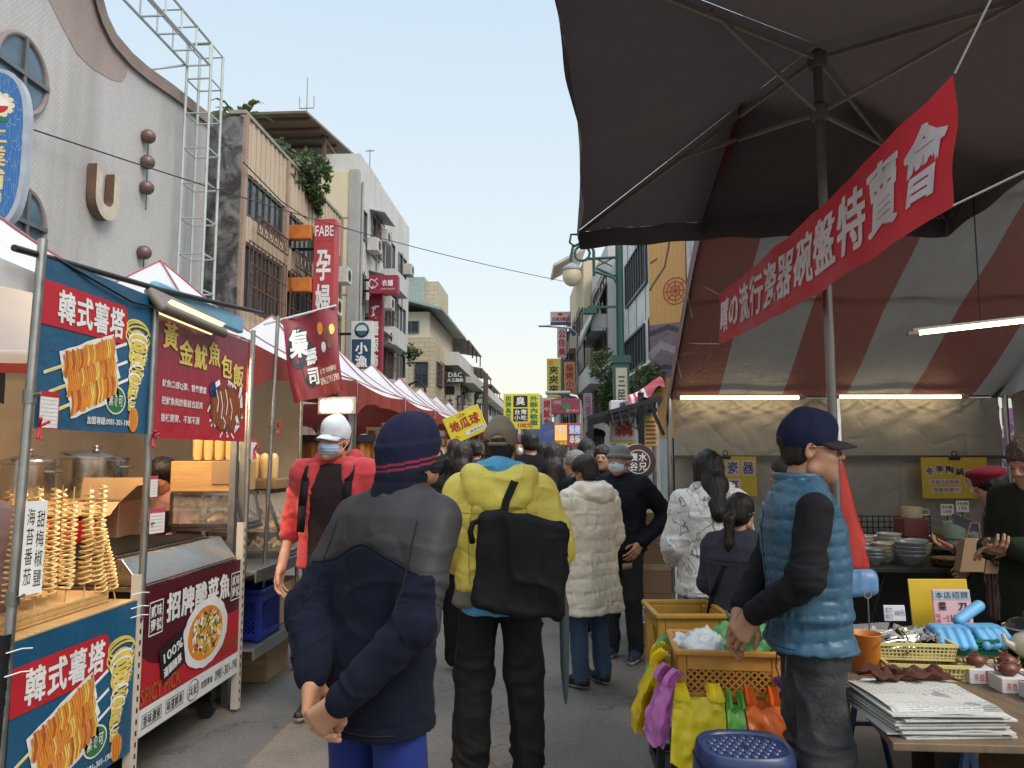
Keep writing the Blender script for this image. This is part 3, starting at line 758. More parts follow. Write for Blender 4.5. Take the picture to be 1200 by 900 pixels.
def man_vest():
 p=Person('man in navy cap and blue quilted vest standing by the stall table',.885,2.75,-94,1.66,head=(-4,-3,0),tone='#a67d63')
 p.arms={-1:[(-.185,-.02,1.37),(-.25,-.09,1.14),(-.09,-.22,.99)],1:[(.185,-.01,1.37),(.235,-.06,1.14),(.085,-.2,1.0)]}
 p.hands={-1:dict(wrist=(-.07,-.225,.91),d=(.3,-.4,-.8),palm=(.3,.3,-.7),curl=(.4,.45,.5,.5),fore=(-.11,-.2,.96)),1:dict(wrist=(.065,-.215,.925),d=(-.2,-.5,-.85),palm=(-.8,.2,-.1),curl=(.5,.55,.6,.6),thumb=.25,spread=.06,fore=(.1,-.18,.975))}
 p.skinbody(headres=.0042,handres=.0034)
 tl=fabric('teal_nylon',(.022,.082,.138),.42,.14,900,.08,7,.02,.55,fold=.5);bl=fabric('black_shirt',(.0105,.0105,.012),.8,.15,600,.3,fold=.35)
 S=SDF();p.torso(S,.875,.95,1.1,1.1,shoulders=False);p.torso(S,1.0,.95,1.04,1,shoulders=False)
 for q in(-1,1):S.cone((q*.09,-.012,1.405),(q*.165,-.012,1.375),.06,.06,k=.04)
 for q in(-1,1):S.cone((q*.265,-.03,1.42),(q*.27,-.03,1.18),.068,.06,k=.02,op='s')
 f0=p.folds(.004,41,quilt=(.046,.0058),sleeve_amp=0)
 ve=p.garment('vest',S,tl,.0068,f0)
 p.seam(ve,[[(x/100,.895)for x in range(-17,18)],[(0.0,1.36-.02*i)for i in range(24)]],fabric('teal_seam',(.012,.045,.08),.5),.0022)
 c=SDF();c.loft([(1.40,.095,.092,-.02),(1.44,.08,.085,-.022),(1.495,.076,.083,-.018)],n=2.1);c.loft([(1.38,.064,.066,-.02),(1.53,.064,.07,-.02)],n=2.1,op='s',k=.008)
 p.garment('collar',c,tl,.0055,lambda V:.005*np.abs(np.sin(math.pi*V[:,2]/.03))**.6)
 S=SDF();p.sleeves(S,(.064,.056,.042));S.loft([(1.3,.17,.1,-.01),(1.42,.1,.075,-.018),(1.49,.068,.072,-.014)],k=.03)
 p.garment('shirt',S,bl,.007,p.folds(.005,43,sleeve_amp=.009))
 jn=NT('black_denim');f=jn.noise(5,5,.6);g=jn.noise(420,2,.5,(1,1,.25))
 w_=jn.mix(jn.rng(f,.45,.72,0,.8),(.012,.013,.016),(.11,.105,.10));w2=jn.mix(jn.rng(g,.4,.7,0,.45),w_,(.07,.07,.075));jn.l(w2,jn.b.inputs['Base Color']);jn.b.inputs['Roughness'].default_value=.9
 jn.l(jn.bump(jn.noise(18,5,.6,dist=1),.5,.015,jn.bump(g,.3,.002)),jn.b.inputs['Normal'])
 tr=p.trousers(jn.m,.0085,(.083,.088,.088),.95,.012,15,.95)
 pk=SDF();pk.box((.085,-.118,.87),(.13,.012,.15),.006,k=.004)
 m=MB()
 bx=lambda x,z:(x,-.126-.012*(1-abs(x)/.17)+(.93-z)*-.08+.02,z)
 m.tube([bx(.03,.92),bx(.03,.80),bx(.085,.77),bx(.14,.80),bx(.14,.92)],.0025,5);m.tube([bx(.03,.89),bx(.085,.875),bx(.14,.89)],.002,5)
 p.loc('back_pocket',m,M('denim_seam',(.06,.055,.05),.9),tr)
 p.shoes(M('black_shoe','#191919',.5),SOLE)
 nv=fabric('navy_cap',(.010,.013,.036),.85,.1,600,.3)
 p.cap(nv,.078,False,.0048,fabric('cap_brim',(.03,.022,.026),.8),0,-2)
 p.hair(hairmat('#14110f'),'crop',.006,-.8);p.glasses('#3b3230',.0018)
man_beanie();man_yellow();man_vest()
def asphalt():
 k=NT('asphalt');a=k.noise(.7,5,.6);b=k.noise(55,3,.6);c=k.noise(3.1,6,.65,dist=.6)
 ck=k.n('ShaderNodeTexVoronoi',Scale=.55,feature='DISTANCE_TO_EDGE');wq=k.n('ShaderNodeVectorMath',operation='ADD');nz=k.n('ShaderNodeTexNoise',Scale=3.,Detail=6.);k.l(k.co(),nz.inputs['Vector']);k.l(k.co(),wq.inputs[0]);k.l(nz.outputs['Color'],wq.inputs[1]);k.l(wq.outputs[0],ck.inputs['Vector']);vo=k.n('ShaderNodeTexVoronoi',Scale=75.);k.l(k.co(),vo.inputs['Vector'])
 base=k.mix(k.rng(a,.3,.7,0,1),(.158,.140,.124),(.212,.189,.168));b2=k.mix(k.rng(c,.45,.7,0,.55),base,(.12,.11,.102))
 sp=k.mix(k.rng(vo.outputs['Distance'],.12,.3,.75,0),b2,(.30,.275,.25));sp2=k.mix(k.rng(b,.5,.75,0,.6),sp,(.07,.066,.063));st_=k.noise(.45,5,.6,dist=1.);sp2=k.mix(k.rng(st_,.5,.68,0,.42),sp2,(.07,.066,.062));sp2=k.mix(k.rng(ck.outputs['Distance'],.0,.012,.5,0),sp2,(.05,.047,.045))
 k.l(sp2,k.b.inputs['Base Color']);k.b.inputs['Roughness'].default_value=.82;k.b.inputs['Specular IOR Level'].default_value=.35
 k.l(k.bump(k.noise(140,3),.5,.006,k.bump(c,.25,.02)),k.b.inputs['Normal']);return k.m
m=MB();m.quad((-400,-60,-.004),(400,-60,-.004),(400,900,-.004),(-400,900,-.004));tag(m.build('ground',M('ground_soil',(.16,.15,.14),.9)),kind='structure')
m=MB();m.quad((-4.9,-20,0),(5.2,-20,0),(4.2,300,0),(-4.9,300,0));tag(m.build('road',asphalt()),kind='structure')
pave=M('pavement_slab',(.24,.23,.22),.85,bump=.3,bs=40,vs=3)
m=MB();m.box((-6.6,-20,0),(-4.9,300,.13));tag(m.build('pavement',pave,bevel=.01),kind='structure')
m=MB();m.prism([(5.2,-20,0),(9,-20,0),(9,300,0),(4.2,300,0)],(0,0,.13));tag(m.build('pavement',pave),kind='structure')
STEEL=M('galvanised_steel','#9a9a98',.38,.85,.15,14,.08,120);DKST=M('dark_steel','#2a2a2c',.5,.6,.15);STNL=M('stainless','#b4b2ae',.24,.95,.1,5,.05,60)
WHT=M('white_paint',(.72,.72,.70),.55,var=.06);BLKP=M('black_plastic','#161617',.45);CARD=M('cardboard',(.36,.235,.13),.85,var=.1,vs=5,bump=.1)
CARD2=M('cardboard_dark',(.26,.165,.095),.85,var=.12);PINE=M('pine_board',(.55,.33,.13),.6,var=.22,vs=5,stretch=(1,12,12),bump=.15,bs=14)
def print_mats():return[M('print_white',(.74,.74,.72),.45,var=.06,dirt=.2,bump=.4,bs=5,dist=.03),M('print_red',(.44,.015,.025),.5,var=.08),M('print_orange',(.70,.25,.03),.5,var=.2,vs=30),M('print_yellow',(.74,.55,.10),.5,var=.18,vs=24),M('print_green',(.03,.16,.05),.5),M('print_black',(.012,.012,.012),.5),M('print_brown',(.16,.045,.02),.5,var=.4,vs=22),M('print_gold',(.62,.50,.12),.5,var=.08),M('print_pink',(.66,.35,.36),.5,var=.05),M('print_dark_orange',(.42,.10,.02),.5)]
WH,RD,OR,YE,GR,BK_,BR,GO,PK,DO=range(10)
def sheet_fr(y0,y1,z0,z1,X=-1.95):return Fr((X,y0,z0),(0,1,0),(0,0,1)),y1-y0,z1-z0
def cloth_panel(name,fr,w,h,mat,parent,sag=.006,seed=0,thick=.0,back=0.):
 m=MB();m.grid(lambda u,v:fr.p(u*w,v*h,back),2,2);return m.build(name,mat,parent)
BLUEB=M('banner_blue',(.012,.095,.19),.38,var=.2,vs=2.2,dirt=.3,bump=.5,bs=5,dist=.03)
def potato_art(m,fr,w,h,sheet=True):
 r=random.Random(4)
 m.mat(RD);x1,y0,y1=.74*w,.60*h,.86*h
 pts=[(.0,y0),(x1-.05*w,y0)]+[(x1-.05*w+.05*w*math.sin(R(a)),(y0+y1)/2-(y1-y0)/2*math.cos(R(a)))for a in range(15,180,15)]+[(x1-.05*w,y1),(.0,y1)]
 m.poly([fr.p(x,y,.0015)for x,y in pts])
 m.mat(WH);text(m,fr,'韓式薯塔',.11*w,.62*h,.70*w,.84*h,.003,.03)
 ang=R(20);ca,sa=math.cos(ang),math.sin(ang)
 for row in range(3):
  cx,cy,L=(.40+.03*row)*w,(.47-.115*row)*h,(.46-.02*row)*w
  m.mat(WH);stroke(m,fr,[(cx-ca*t*L*1.34,cy-sa*t*L*1.34)for t in(.62,-.58)],.018*w,.0016)
  stroke(m,fr,[(cx+ca*(t-.5)*L*1.06,cy+sa*(t-.5)*L*1.06+.004*r.uniform(-1,1))for t in[i/12 for i in range(13)]],.185*h,.0018+.0003*row)
  m.mat(YE);stroke(m,fr,[(cx-ca*t*L*1.32,cy-sa*t*L*1.32)for t in(.62,.3)],.011*w,.0028)
  n=25
  for i in range(n):
   t=(i+.5)/n-.5;x,y=cx+ca*t*L,cy+sa*t*L;hh=.075*h*r.uniform(.82,1.12)
   m.mat(OR if r.random()<.72 else(YE if r.random()<.6 else DO));stroke(m,fr,[(x-.012*w,y+hh),(x+.006*w,y),(x-.004*w,y-hh)],lambda q:L/n*.95,.003+.0002*row)
   if 1:m.mat(DO if i%3 else BR);stroke(m,fr,[(x-.014*w+L/n*.4,y+hh*.9),(x+.006*w+L/n*.4,y),(x-.004*w+L/n*.4,y-hh*.9)],L/n*.16,.0036)
 for k in range(30):
  t=k/30;rx=(.135-.105*t**.8)*w*r.uniform(.8,1.06);cy=(.72-.56*t)*h;cx=(.845+.02*math.sin(t*5)-.015*t)*w
  pts=[(cx+rx*math.cos(a),cy+rx*.42*math.sin(a)+.02*h*math.sin(a*.5+k))for a in[R(q)for q in range(0,361,24)]]
  m.mat((YE,GO,YE,WH)[k%4]);stroke(m,fr,pts,.012*w,.0018+.00006*k)
 m.mat(YE);disc(m,fr,.85*w,.67*h,.085*w,.055*h,.0017);disc(m,fr,.835*w,.36*h,.045*w,.07*h,.0017)
 m.mat(OR);disc(m,fr,.84*w,.095*h,.05*w,.085*h,.0036);m.mat(DO);
 for q in(-.02,0,.02):stroke(m,fr,[((.84+q)*w,.02*h),((.84+q*1.2)*w,.16*h)],.006*w,.0039)
 m.mat(WH);disc(m,fr,.655*w,.215*h,.098*w,.095*h,.0018);m.mat(GR);disc(m,fr,.655*w,.215*h,.088*w,.085*h,.0024);m.mat(WH);text(m,fr,'素食可',.585*w,.17*h,.725*w,.26*h,.0032,.01)
 m.mat(GR)
 for k in range(16):
  x,y,a=r.uniform(.4,.74)*w,r.uniform(.09,.3)*h,r.uniform(0,6);stroke(m,fr,[(x,y),(x+.02*w*math.cos(a),y+.02*w*math.sin(a))],.012*w,.0012)
 m.mat(WH);text(m,fr,'加盟專線:0981-301-190',.40*w,.045*h,.80*w,.095*h,.003,.02,'fit')
 if sheet:
  m.mat(WH);rrect(m,fr,.02*w,.0*h,.165*w,.215*h,0,.004);m.mat(RD);rframe(m,fr,.02*w,.0,.165*w,.215*h,.004,.0045);rrect(m,fr,.02*w,.185*h,.165*w,.215*h,0,.005)
  m.mat(PK)
  for k in range(7):rrect(m,fr,.03*w,(.165-.023*k)*h,.155*w,(.167-.023*k)*h,0,.0048)
def pipe(label,a,b,r=.016,mat=None,name='steel_post',collars=()):
 t=thing(name,label,'post',(a[0],a[1],min(a[2],b[2])));m=MB();m.tube([a,b],r,12);m.build('pipe',mat or STEEL,t,True)
 for z in collars:
  k=(z-a[2])/(b[2]-a[2]);p=V3(a).lerp(V3(b),k);c=MB();c.tube([p-V3((0,0,.025)),p+V3((0,0,.025))],r*1.35,12);c.tube([p+V3((0,0,0)),p+V3((.05,-.01,.012))],.006,6);c.build('clamp',M('clamp','#8a8a88',.4,.8),t,True)
 return t
def slotted(label,x,y,z0,z1,mat):
 t=thing('slotted_post',label,'post',(x,y,z0));m=MB();m.box((x-.002,y-.02,z0),(x+.002,y+.02,z1));m.box((x-.04,y-.022,z0),(x-.002,y-.018,z1));m.build('angle_bar',mat,t)
 s_=MB();z=z0+.04
 while z<z1-.03:s_.box((x+.0022,y-.006,z),(x+.0032,y+.006,z+.022));z+=.05
 o=s_.build('slots',M('slot_dark','#15120f',.8),t);o['kind']='stuff';return t
begin()
pipe('galvanised pipe at the near end of the potato stall',(-1.93,2.70,.0),(-1.95,2.79,2.34),.017,collars=(1.74,1.02))
pipe('galvanised pipe between the potato banner and the red squid banner',(-1.93,3.545,.78),(-1.94,3.565,2.30),.017,collars=(1.60,1.2))
pipe('galvanised pipe at the far end of the red squid banner',(-1.93,4.66,.78),(-1.94,4.70,2.32),.015,collars=(1.55,))
pipe('tall thin pipe carrying the crossbar of the sushi banner',(-1.95,5.02,.60),(-1.92,5.05,2.48),.013,collars=(1.7,))
pipe('thin pipe standing in front of the sushi banner',(-1.90,5.50,.0),(-1.90,5.50,2.1),.013,collars=(1.42,1.05))
slotted('cream slotted angle post at the left end of the spicy fish front',-1.925,3.54,.02,.98,M('cream_angle',(.62,.54,.44),.5,var=.08))
slotted('cream slotted angle post at the right end of the spicy fish front',-1.925,4.64,.02,1.12,M('cream_angle',(.62,.54,.44),.5))
slotted('black slotted angle post at the lower left corner of the potato stall',-1.925,2.72,.02,.90,DKST)
t=thing('crossbar_pole','long black pole running along the tops of the stall banners','pole',(-1.95,2.7,2.3));m=MB();m.tube([(-1.96,2.66,2.27),(-1.95,3.6,2.335),(-1.945,4.85,2.46)],.013,10);m.build('pipe',BLKP,t,True)
m=MB();m.tube([(-1.95,2.86,2.29),(-1.93,3.1,2.25),(-1.93,3.35,2.22),(-1.935,3.56,2.235),(-1.94,3.6,2.28)],.006,6);m.build('cable',BLKP,t,True)
fr,w,h=sheet_fr(2.80,3.55,1.625,2.285,-1.945)
t=thing('stall_banner','blue potato tower banner hanging at head height at the left','banner',(-1.945,2.8,1.6));cloth_panel('sheet',fr,w,h,BLUEB,t,back=-.002)
m=MB();potato_art(m,fr,w,h);m.build('print',print_mats(),t)
fr,w,h=sheet_fr(2.72,3.53,.20,.865,-1.93)
t=thing('stall_front_board','blue potato tower board on the front of the counter at the lower left','banner',(-1.93,2.7,.2));cloth_panel('sheet',fr,w,h,BLUEB,t,back=-.002)
m=MB();potato_art(m,fr,w,h,False);m.build('print',print_mats(),t)
m=MB()
for y,z in((2.72,.84),(2.72,.76),(3.47,.84),(3.47,.80),(3.47,.9)):m.tube([(-1.92,y-.02,z),(-1.90,y+.03,z+.004),(-1.89,y+.07,z-.004)],.0025,5)
m.build('cable_ties',M('tie_white',(.75,.75,.75),.5),t,True)['kind']='stuff'
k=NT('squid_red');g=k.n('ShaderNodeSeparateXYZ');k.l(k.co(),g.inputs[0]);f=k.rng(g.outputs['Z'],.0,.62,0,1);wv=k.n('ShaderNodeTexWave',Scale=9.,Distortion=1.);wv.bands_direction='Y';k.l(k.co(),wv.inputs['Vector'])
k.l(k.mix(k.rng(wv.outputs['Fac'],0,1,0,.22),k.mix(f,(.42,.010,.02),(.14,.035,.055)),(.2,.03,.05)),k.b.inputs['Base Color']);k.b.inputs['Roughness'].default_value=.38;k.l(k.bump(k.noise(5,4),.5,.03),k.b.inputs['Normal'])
fr,w,h=sheet_fr(3.58,4.63,1.61,2.235,-1.94)
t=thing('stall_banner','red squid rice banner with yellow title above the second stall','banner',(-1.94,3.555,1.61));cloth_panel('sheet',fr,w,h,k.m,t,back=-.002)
m=MB();m.mat(GO)
for i,(c,yy)in enumerate(zip('黃金魷魚包飯',(.70,.60,.60,.66,.57,.52))):text(m,fr,c,(.055+.15*i)*w,yy*h,(.20+.15*i)*w,(yy+.235)*h,.002,.03)
m.mat(WH)
for i,l in enumerate(('魷魚口感Q彈、營養豐富','把魷魚和炒飯結合起來','香辣開胃、不膩不腥')):text(m,fr,l,.07*w,(.40-.135*i)*h,(.50-.03*i)*w,(.465-.135*i)*h,.002,.012,'fit')
r=random.Random(8);m.mat(WH)
for k2 in range(40):
 a=r.uniform(0,6.28);x,y=.745*w+.205*w*math.cos(a)*r.uniform(.8,1.05),.31*h+.26*h*math.sin(a)*r.uniform(.8,1.05);stroke(m,fr,[(x,y),(x+r.uniform(-.04,.04)*w,y+r.uniform(-.05,.05)*h)],.012*w,.0016)
m.mat(BR);disc(m,fr,.745*w,.30*h,.195*w,.215*h,.0022);m.mat(DO)
for k2 in range(14):x=(.58+.024*k2)*w;stroke(m,fr,[(x,.13*h+.02*math.sin(k2)),(x+.02*w,.3*h),(x-.01*w,.46*h)],.008*w,.003)
m.mat(WH)
for x,y,l in((.63,.26,.2),(.68,.2,.25),(.74,.24,.24),(.80,.2,.2),(.72,.12,.1)):stroke(m,fr,[(x*w,y*h),((x+.012)*w,(y+l*.5)*h),((x-.02)*w,(y+l)*h)],.008*w,.0034)
for x,y,a in((.9,.42,1.2),(.93,.33,1.8),(.9,.16,2.4),(.86,.12,.4),(.60,.50,.3)):stroke(m,fr,[(x*w,y*h),((x+.05*math.cos(a))*w,(y+.12*math.sin(a))*h)],.03*w,.0036)
m.build('print',print_mats(),t)
m=MB();disc(m,fr,.585*w,.46*h,.05*w,.075*h,.003);m.build('print_patch',M('print_navy',(.02,.03,.12),.5),t)
fr,w,h=sheet_fr(3.555,4.62,.235,.90,-1.93)
t=thing('stall_front_board','maroon spicy fish board with a bowl picture below the steel grill','banner',(-1.93,3.5,.235));cloth_panel('sheet',fr,w,h,M('print_maroon',(.075,.006,.012),.45,var=.1),t,back=-.004)
m=MB();m.mat(RD)
rrect(m,fr,0,.185*h,w,.56*h,0,-.002);m.mat(10);disc(m,fr,.30*w,.62*h,.30*w,.2*h,-.001);m.mat(WH);rrect(m,fr,0,0,w,.185*h,0,.0)
text(m,fr,'招牌酸菜魚',.20*w,.70*h,.86*w,.93*h,.003,.045)
for x0,c in((.06,'貳味'),(.875,'貳味')):
 rframe(m,fr,x0*w,.66*h,(x0+.115)*w,.9*h,.006,.002);text(m,fr,c,(x0+.01)*w,.78*h,(x0+.105)*w,.88*h,.002,.02);text(m,fr,'壹號',(x0+.01)*w,.68*h,(x0+.105)*w,.78*h,.002,.02)
r=random.Random(3);pts=[(.60*w+(.235+.012*r.random())*w*math.cos(R(a)),.50*h+(.265+.012*r.random())*h*math.sin(R(a)))for a in range(0,360,8)]
m.poly([fr.p(x,y,.004)for x,y in pts]);m.mat(OR);disc(m,fr,.595*w,.50*h,.185*w,.21*h,.005);m.mat(YE);disc(m,fr,.63*w,.47*h,.14*w,.15*h,.0055)
for k2 in range(150):
 a,q=r.uniform(0,6.28),r.random()**.5;x,y=.60*w+.16*w*q*math.cos(a),.51*h+.17*h*q*math.sin(a);m.mat(r.choice([WH,WH,OR,BR,DO,GR,YE]));s_=r.uniform(.008,.02);b=r.uniform(0,6)
 stroke(m,fr,[(x-s_*w*math.cos(b),y-s_*w*math.sin(b)),(x+s_*w*math.cos(b),y+s_*w*math.sin(b))],s_*w*.9,.006+.00002*k2)
m.mat(BK_);c_=(.27*w,.44*h);e=[(-.105,-.075),(.105,-.075),(.105,.085),(-.105,.085)];ca,sa=math.cos(R(14)),math.sin(R(14));m.poly([fr.p(c_[0]+(x*ca-y*sa)*w,c_[1]+(x*sa+y*ca)*w,.007)for x,y in e])
m.mat(WH);text(m,fr,'100%',.185*w,.455*h,.355*w,.525*h,.008,.015,'fit',R(14));text(m,fr,'湯頭醇厚',.19*w,.345*h,.35*w,.415*h,.008,.03,'fit',R(14))
m.mat(DO);text(m,fr,'SPICY PICK',.02*w,.205*h,.36*w,.32*h,.0015,.02,'fit');text(m,fr,'RICE FISH',.80*w,.25*h,.985*w,.33*h,.0015,.02,'fit')
m.mat(BK_)
for x0,c in((.04,'香味濃郁'),(.235,'味道鮮美')):rframe(m,fr,x0*w,.045*h,(x0+.16)*w,.14*h,.003,.002);text(m,fr,c,(x0+.008)*w,.05*h,(x0+.152)*w,.135*h,.002,.01)
ring(m,fr,.49*w,.095*h,.06*w,.08*h,.004,.002);text(m,fr,'兵記',.44*w,.05*h,.54*w,.14*h,.002,.01);text(m,fr,'加盟專線:',.57*w,.06*h,.70*w,.12*h,.002,.005,'fit');text(m,fr,'0981-301-190',.72*w,.05*h,.985*w,.135*h,.002,.005,'fit')
m.build('print',print_mats()+[M('print_maroon',(.075,.006,.012),.45)],t)
def counter(label,name,y0,y1,x0,x1,ztop,topmat,bodymat,legs=True):
 t=thing(name,label,'counter',(x1,y0,0));m=MB();m.box((x0,y0,ztop-.025),(x1,y1,ztop));m.build('counter_top',topmat,t,bevel=.004)
 m=MB();m.box((x0+.02,y0+.02,.2),(x1-.03,y1-.02,ztop-.027));m.build('cabinet',bodymat,t)
 for yy in(y0+.08,y1-.08):
  m=MB();m.tube([(x1-.12,yy-.015,.055),(x1-.12,yy+.015,.055)],.052,14);m.build('caster',M('caster','#232325',.5),t,True);m=MB();m.box((x1-.16,yy-.03,.10),(x1-.08,yy+.03,.199));m.build('caster_fork',DKST,t)
 return t
DARKB=M('cabinet_dark',(.02,.019,.018),.7)
counter('wooden counter of the potato stall behind the lower blue board','stall_counter',2.70,3.52,-2.75,-1.945,.87,PINE,DARKB)
t=counter('stainless counter with grill top behind the maroon fish board','stall_counter',3.56,4.60,-2.70,-1.945,.915,STNL,DARKB)
m=MB();m.prism([(-1.948,3.575,.917),(-2.05,3.575,1.04),(-2.62,3.575,1.04),(-2.62,3.575,.917)],(0,1.01,0));m.build('slanted_panel',STNL,t,bevel=.006)
m=MB();m.box((-2.58,3.56,1.042),(-2.08,4.5,1.046));m.build('grill_plate',M('grill_dark',(.03,.028,.026),.5,.5),t)
m=MB()
for i in range(24):m.bar((-2.57,3.58+i*.038,1.056),(-2.09,3.58+i*.038,1.056),.008)
m.build('grill_bars',M('grill_bar','#4a4846',.4,.8),t)
t=thing('plastic_tray','shallow red plastic tray behind the grill bars','tray',(-2.55,4.0,1.06));m=MB()
for a,b in(((-2.72,3.62,1.06),(-2.60,4.5,1.075)),):m.box(a,b)
m.box((-2.735,3.6,1.06),(-2.72,4.52,1.17));m.box((-2.60,3.6,1.06),(-2.585,4.52,1.17));m.box((-2.72,3.6,1.06),(-2.6,3.615,1.17));m.box((-2.72,4.505,1.06),(-2.6,4.52,1.17));m.build('shell',M('red_plastic',(.55,.02,.015),.35),t,bevel=.004)
t=thing('potato_rack','wooden rack with holes holding the spiral potatoes','rack',(-2.35,3.0,.87));m=MB();m.box((-2.68,2.72,.872),(-2.02,3.44,.885));m.box((-2.68,2.72,.885),(-2.66,3.36,.92));m.box((-2.66,2.72,.905),(-2.02,3.44,.92));m.box((-2.04,2.72,.885),(-2.02,3.44,.905));m.build('shelf',PINE,t,bevel=.003)
pm=NT('fried_potato');a_=pm.noise(40,4);b_=pm.noise(9,3);pm.l(pm.mix(pm.rng(b_,.4,.75,0,.5),pm.mix(pm.rng(a_,.3,.7,0,1),(.80,.52,.17),(.90,.70,.33)),(.60,.30,.06)),pm.b.inputs['Base Color']);pm.b.inputs['Roughness'].default_value=.4;pm.b.inputs['Subsurface Weight'].default_value=.1;pm.b.inputs['Subsurface Radius'].default_value=(.01,.006,.002)
def potato_mesh(L,turns,seed):
 r=random.Random(seed);v=[];f=[];n=15;N=turns*n
 for i in range(N+1):
  t=i/N;a=2*math.pi*turns*t;rad=.0265*(1-.35*t**3)*(1+.08*math.sin(a*3.1+seed)+.06*r.uniform(-1,1));z=.05+L*t;dz=.008*math.sin(a*1.3)
  for rr,zz in((.0035,0),(rad*.6,.002),(rad,.006+dz*.3),(rad,.0012+dz*.3),(rad*.6,-.003),(.0035,-.004)):v.append((rr*math.cos(a),rr*math.sin(a),z+zz))
 for i in range(N):
  for k in range(6):q=i*6+k;q2=i*6+(k+1)%6;f.append((q,q2,q2+6,q+6))
 return v,f
PG='spiral potatoes on skewers'
stick=MB();stick.tube([(0,0,0),(0,0,.475)],.0028,6);protos=[]
for s_,L in((1,.40),(2,.36),(3,.42)):
 o=thing('spiral_potato','golden spiral potato on a skewer standing in the wooden rack','spiral potato',(0,0,0),0,PG);v,f=potato_mesh(L,17+s_,s_);KIDS[o.name]=[link_mesh('spiral',v,f,pm.m,o,True,local=True),stick.build('skewer',M('bamboo',(.6,.42,.2),.6),o,True,local=True)];protos.append(o)
r=random.Random(12);n=0
for i in range(8):
 for j in range(5):
  x,y=-2.05-.15*j+r.uniform(-.02,.02),2.75+.087*i+r.uniform(-.015,.015)
  o=protos[n]if n<3 else copy_tree(protos[n%3])
  o.location=(x,y,.92);o.rotation_euler=(r.uniform(-.05,.05),r.uniform(-.05,.05),r.uniform(0,6));n+=1
for i,(x,y,ry)in enumerate(((-2.0,3.49,-.30),(-2.0,3.54,-.34))):
 o=copy_tree(protos[2-i]);o['label']=('spiral potato leaning at the right end of the rack, nearer one','spiral potato leaning at the right end of the rack, farther one')[i];o.location=(x-.02,y-.08+.03*i,.872);o.rotation_euler=(-.2,ry*.3,2);o.scale=(1,1,.92)
fr=Fr((-1.90,2.72,1.03),(.25,.97,0),(0,-.06,1));t=thing('price_card','tall white card with handwritten flavours clipped beside the first pipe','card',(-1.9,2.86,1.03));m=MB();m.prism([fr.p(0,0),fr.p(.085,0),fr.p(.085,.33),fr.p(0,.33)],fr.n*-.003);m.build('card',WHT,t)
m=MB();text(m,fr,'甜梅椒鹽',.045,.02,.08,.30,.001,.0,'col');text(m,fr,'海苔番茄',.006,.03,.04,.31,.001,.0,'col');m.build('lettering',M('print_black',(.012,.012,.012),.5),t)
def price_sheet(label,o,w_=.075,h_=.105):
 fr=Fr(o,(.2,.98,0),(0,0,1));t=thing('price_sheet',label,'price list',o);m=MB();m.poly([fr.p(0,0),fr.p(w_,0),fr.p(w_,h_),fr.p(0,h_)]);m.build('paper',WHT,t);m=MB();rrect(m,fr,0,h_*.84,w_,h_,0,.001);rframe(m,fr,0,0,w_,h_,.002,.001)
 for i in range(5):rrect(m,fr,.01,h_*(.7-.14*i),w_-.008,h_*(.715-.14*i),0,.001)
 m.build('print',M('print_rose',(.5,.06,.1),.5),t)
price_sheet('small pink headed price list on the second pipe, upper one',(-1.905,3.53,1.33),.05,.1);price_sheet('larger pink headed price list on the second pipe, lower one',(-1.90,3.53,1.16),.10,.115);price_sheet('narrow white list on the third pipe under the squid banner',(-1.905,4.64,1.5),.06,.13)
m=MB();n=0
for i,(x,y,z,lab)in enumerate(((-1.905,3.53,1.61,'red cloth tie knotted on the second pipe'),(-1.905,2.77,1.63,'pink cloth tie knotted on the first pipe'),(-1.9,4.68,1.56,'red cloth tie knotted on the third pipe'),(-1.9,5.04,1.72,'red cloth tie knotted on the tall thin pipe'))):
 m=MB();m.tube([(x,y,z),(x+.03,y-.03,z+.03)],.006,5);m.tube([(x,y,z),(x+.02,y+.03,z+.02)],.006,5);m.tube([(x,y,z),(x+.02,y-.03,z-.045)],.005,5);m.tube([(x,y,z),(x+.02,y-.01,z-.05)],.005,5);tag(m.build('cloth_tie',M('tie_red',(.45,.03,.04),.8),None,True),lab,'tie')
EML=M('lamp_glow',(1.,.80,.50),.5,emit=5.,var=0);
t=thing('flood_lamp','long led flood lamp with rounded ends hanging above the squid banner','lamp',(-1.93,3.6,2.25));A=V3((-1.915,3.50,2.265));B=V3((-1.905,4.17,2.245));d=(B-A)
m=MB();m.bar(A,B,.15,.05,(.75,0,.65));m.build('housing',M('lamp_grey','#6a6258',.5),t,bevel=.02)
dn=V3((.62,0,-.78));m=MB();o_=A+d*.08+dn*.028;u=d*.84;vv=V3((.78,0,.62))*.052;m.quad(o_-vv,o_+u-vv,o_+u+vv,o_+vv);m.build('lens',M('lamp_lens',(1.,.84,.55),.4,emit=1.1,var=.25,vs=60),t)
m=MB()
for i in range(20):
 for j in(-1,0,1):c=A+d*(.12+.76*i/19)+dn*.031+V3((.78,0,.62))*(.03*j);m.cbox(c,(.012,.014,.012))
m.build('led_rows',M('led_amber',(1.,.78,.42),.5,emit=1.7),t)['kind']='stuff'
t=thing('foam_bar','pale blue foam bar strapped behind the flood lamp','bar',(-2.,3.7,2.34));m=MB();m.bar((-1.99,3.62,2.335),(-1.99,4.62,2.335),.05,.10);m.build('foam',M('sky_foam',(.16,.36,.52),.8),t,bevel=.015)
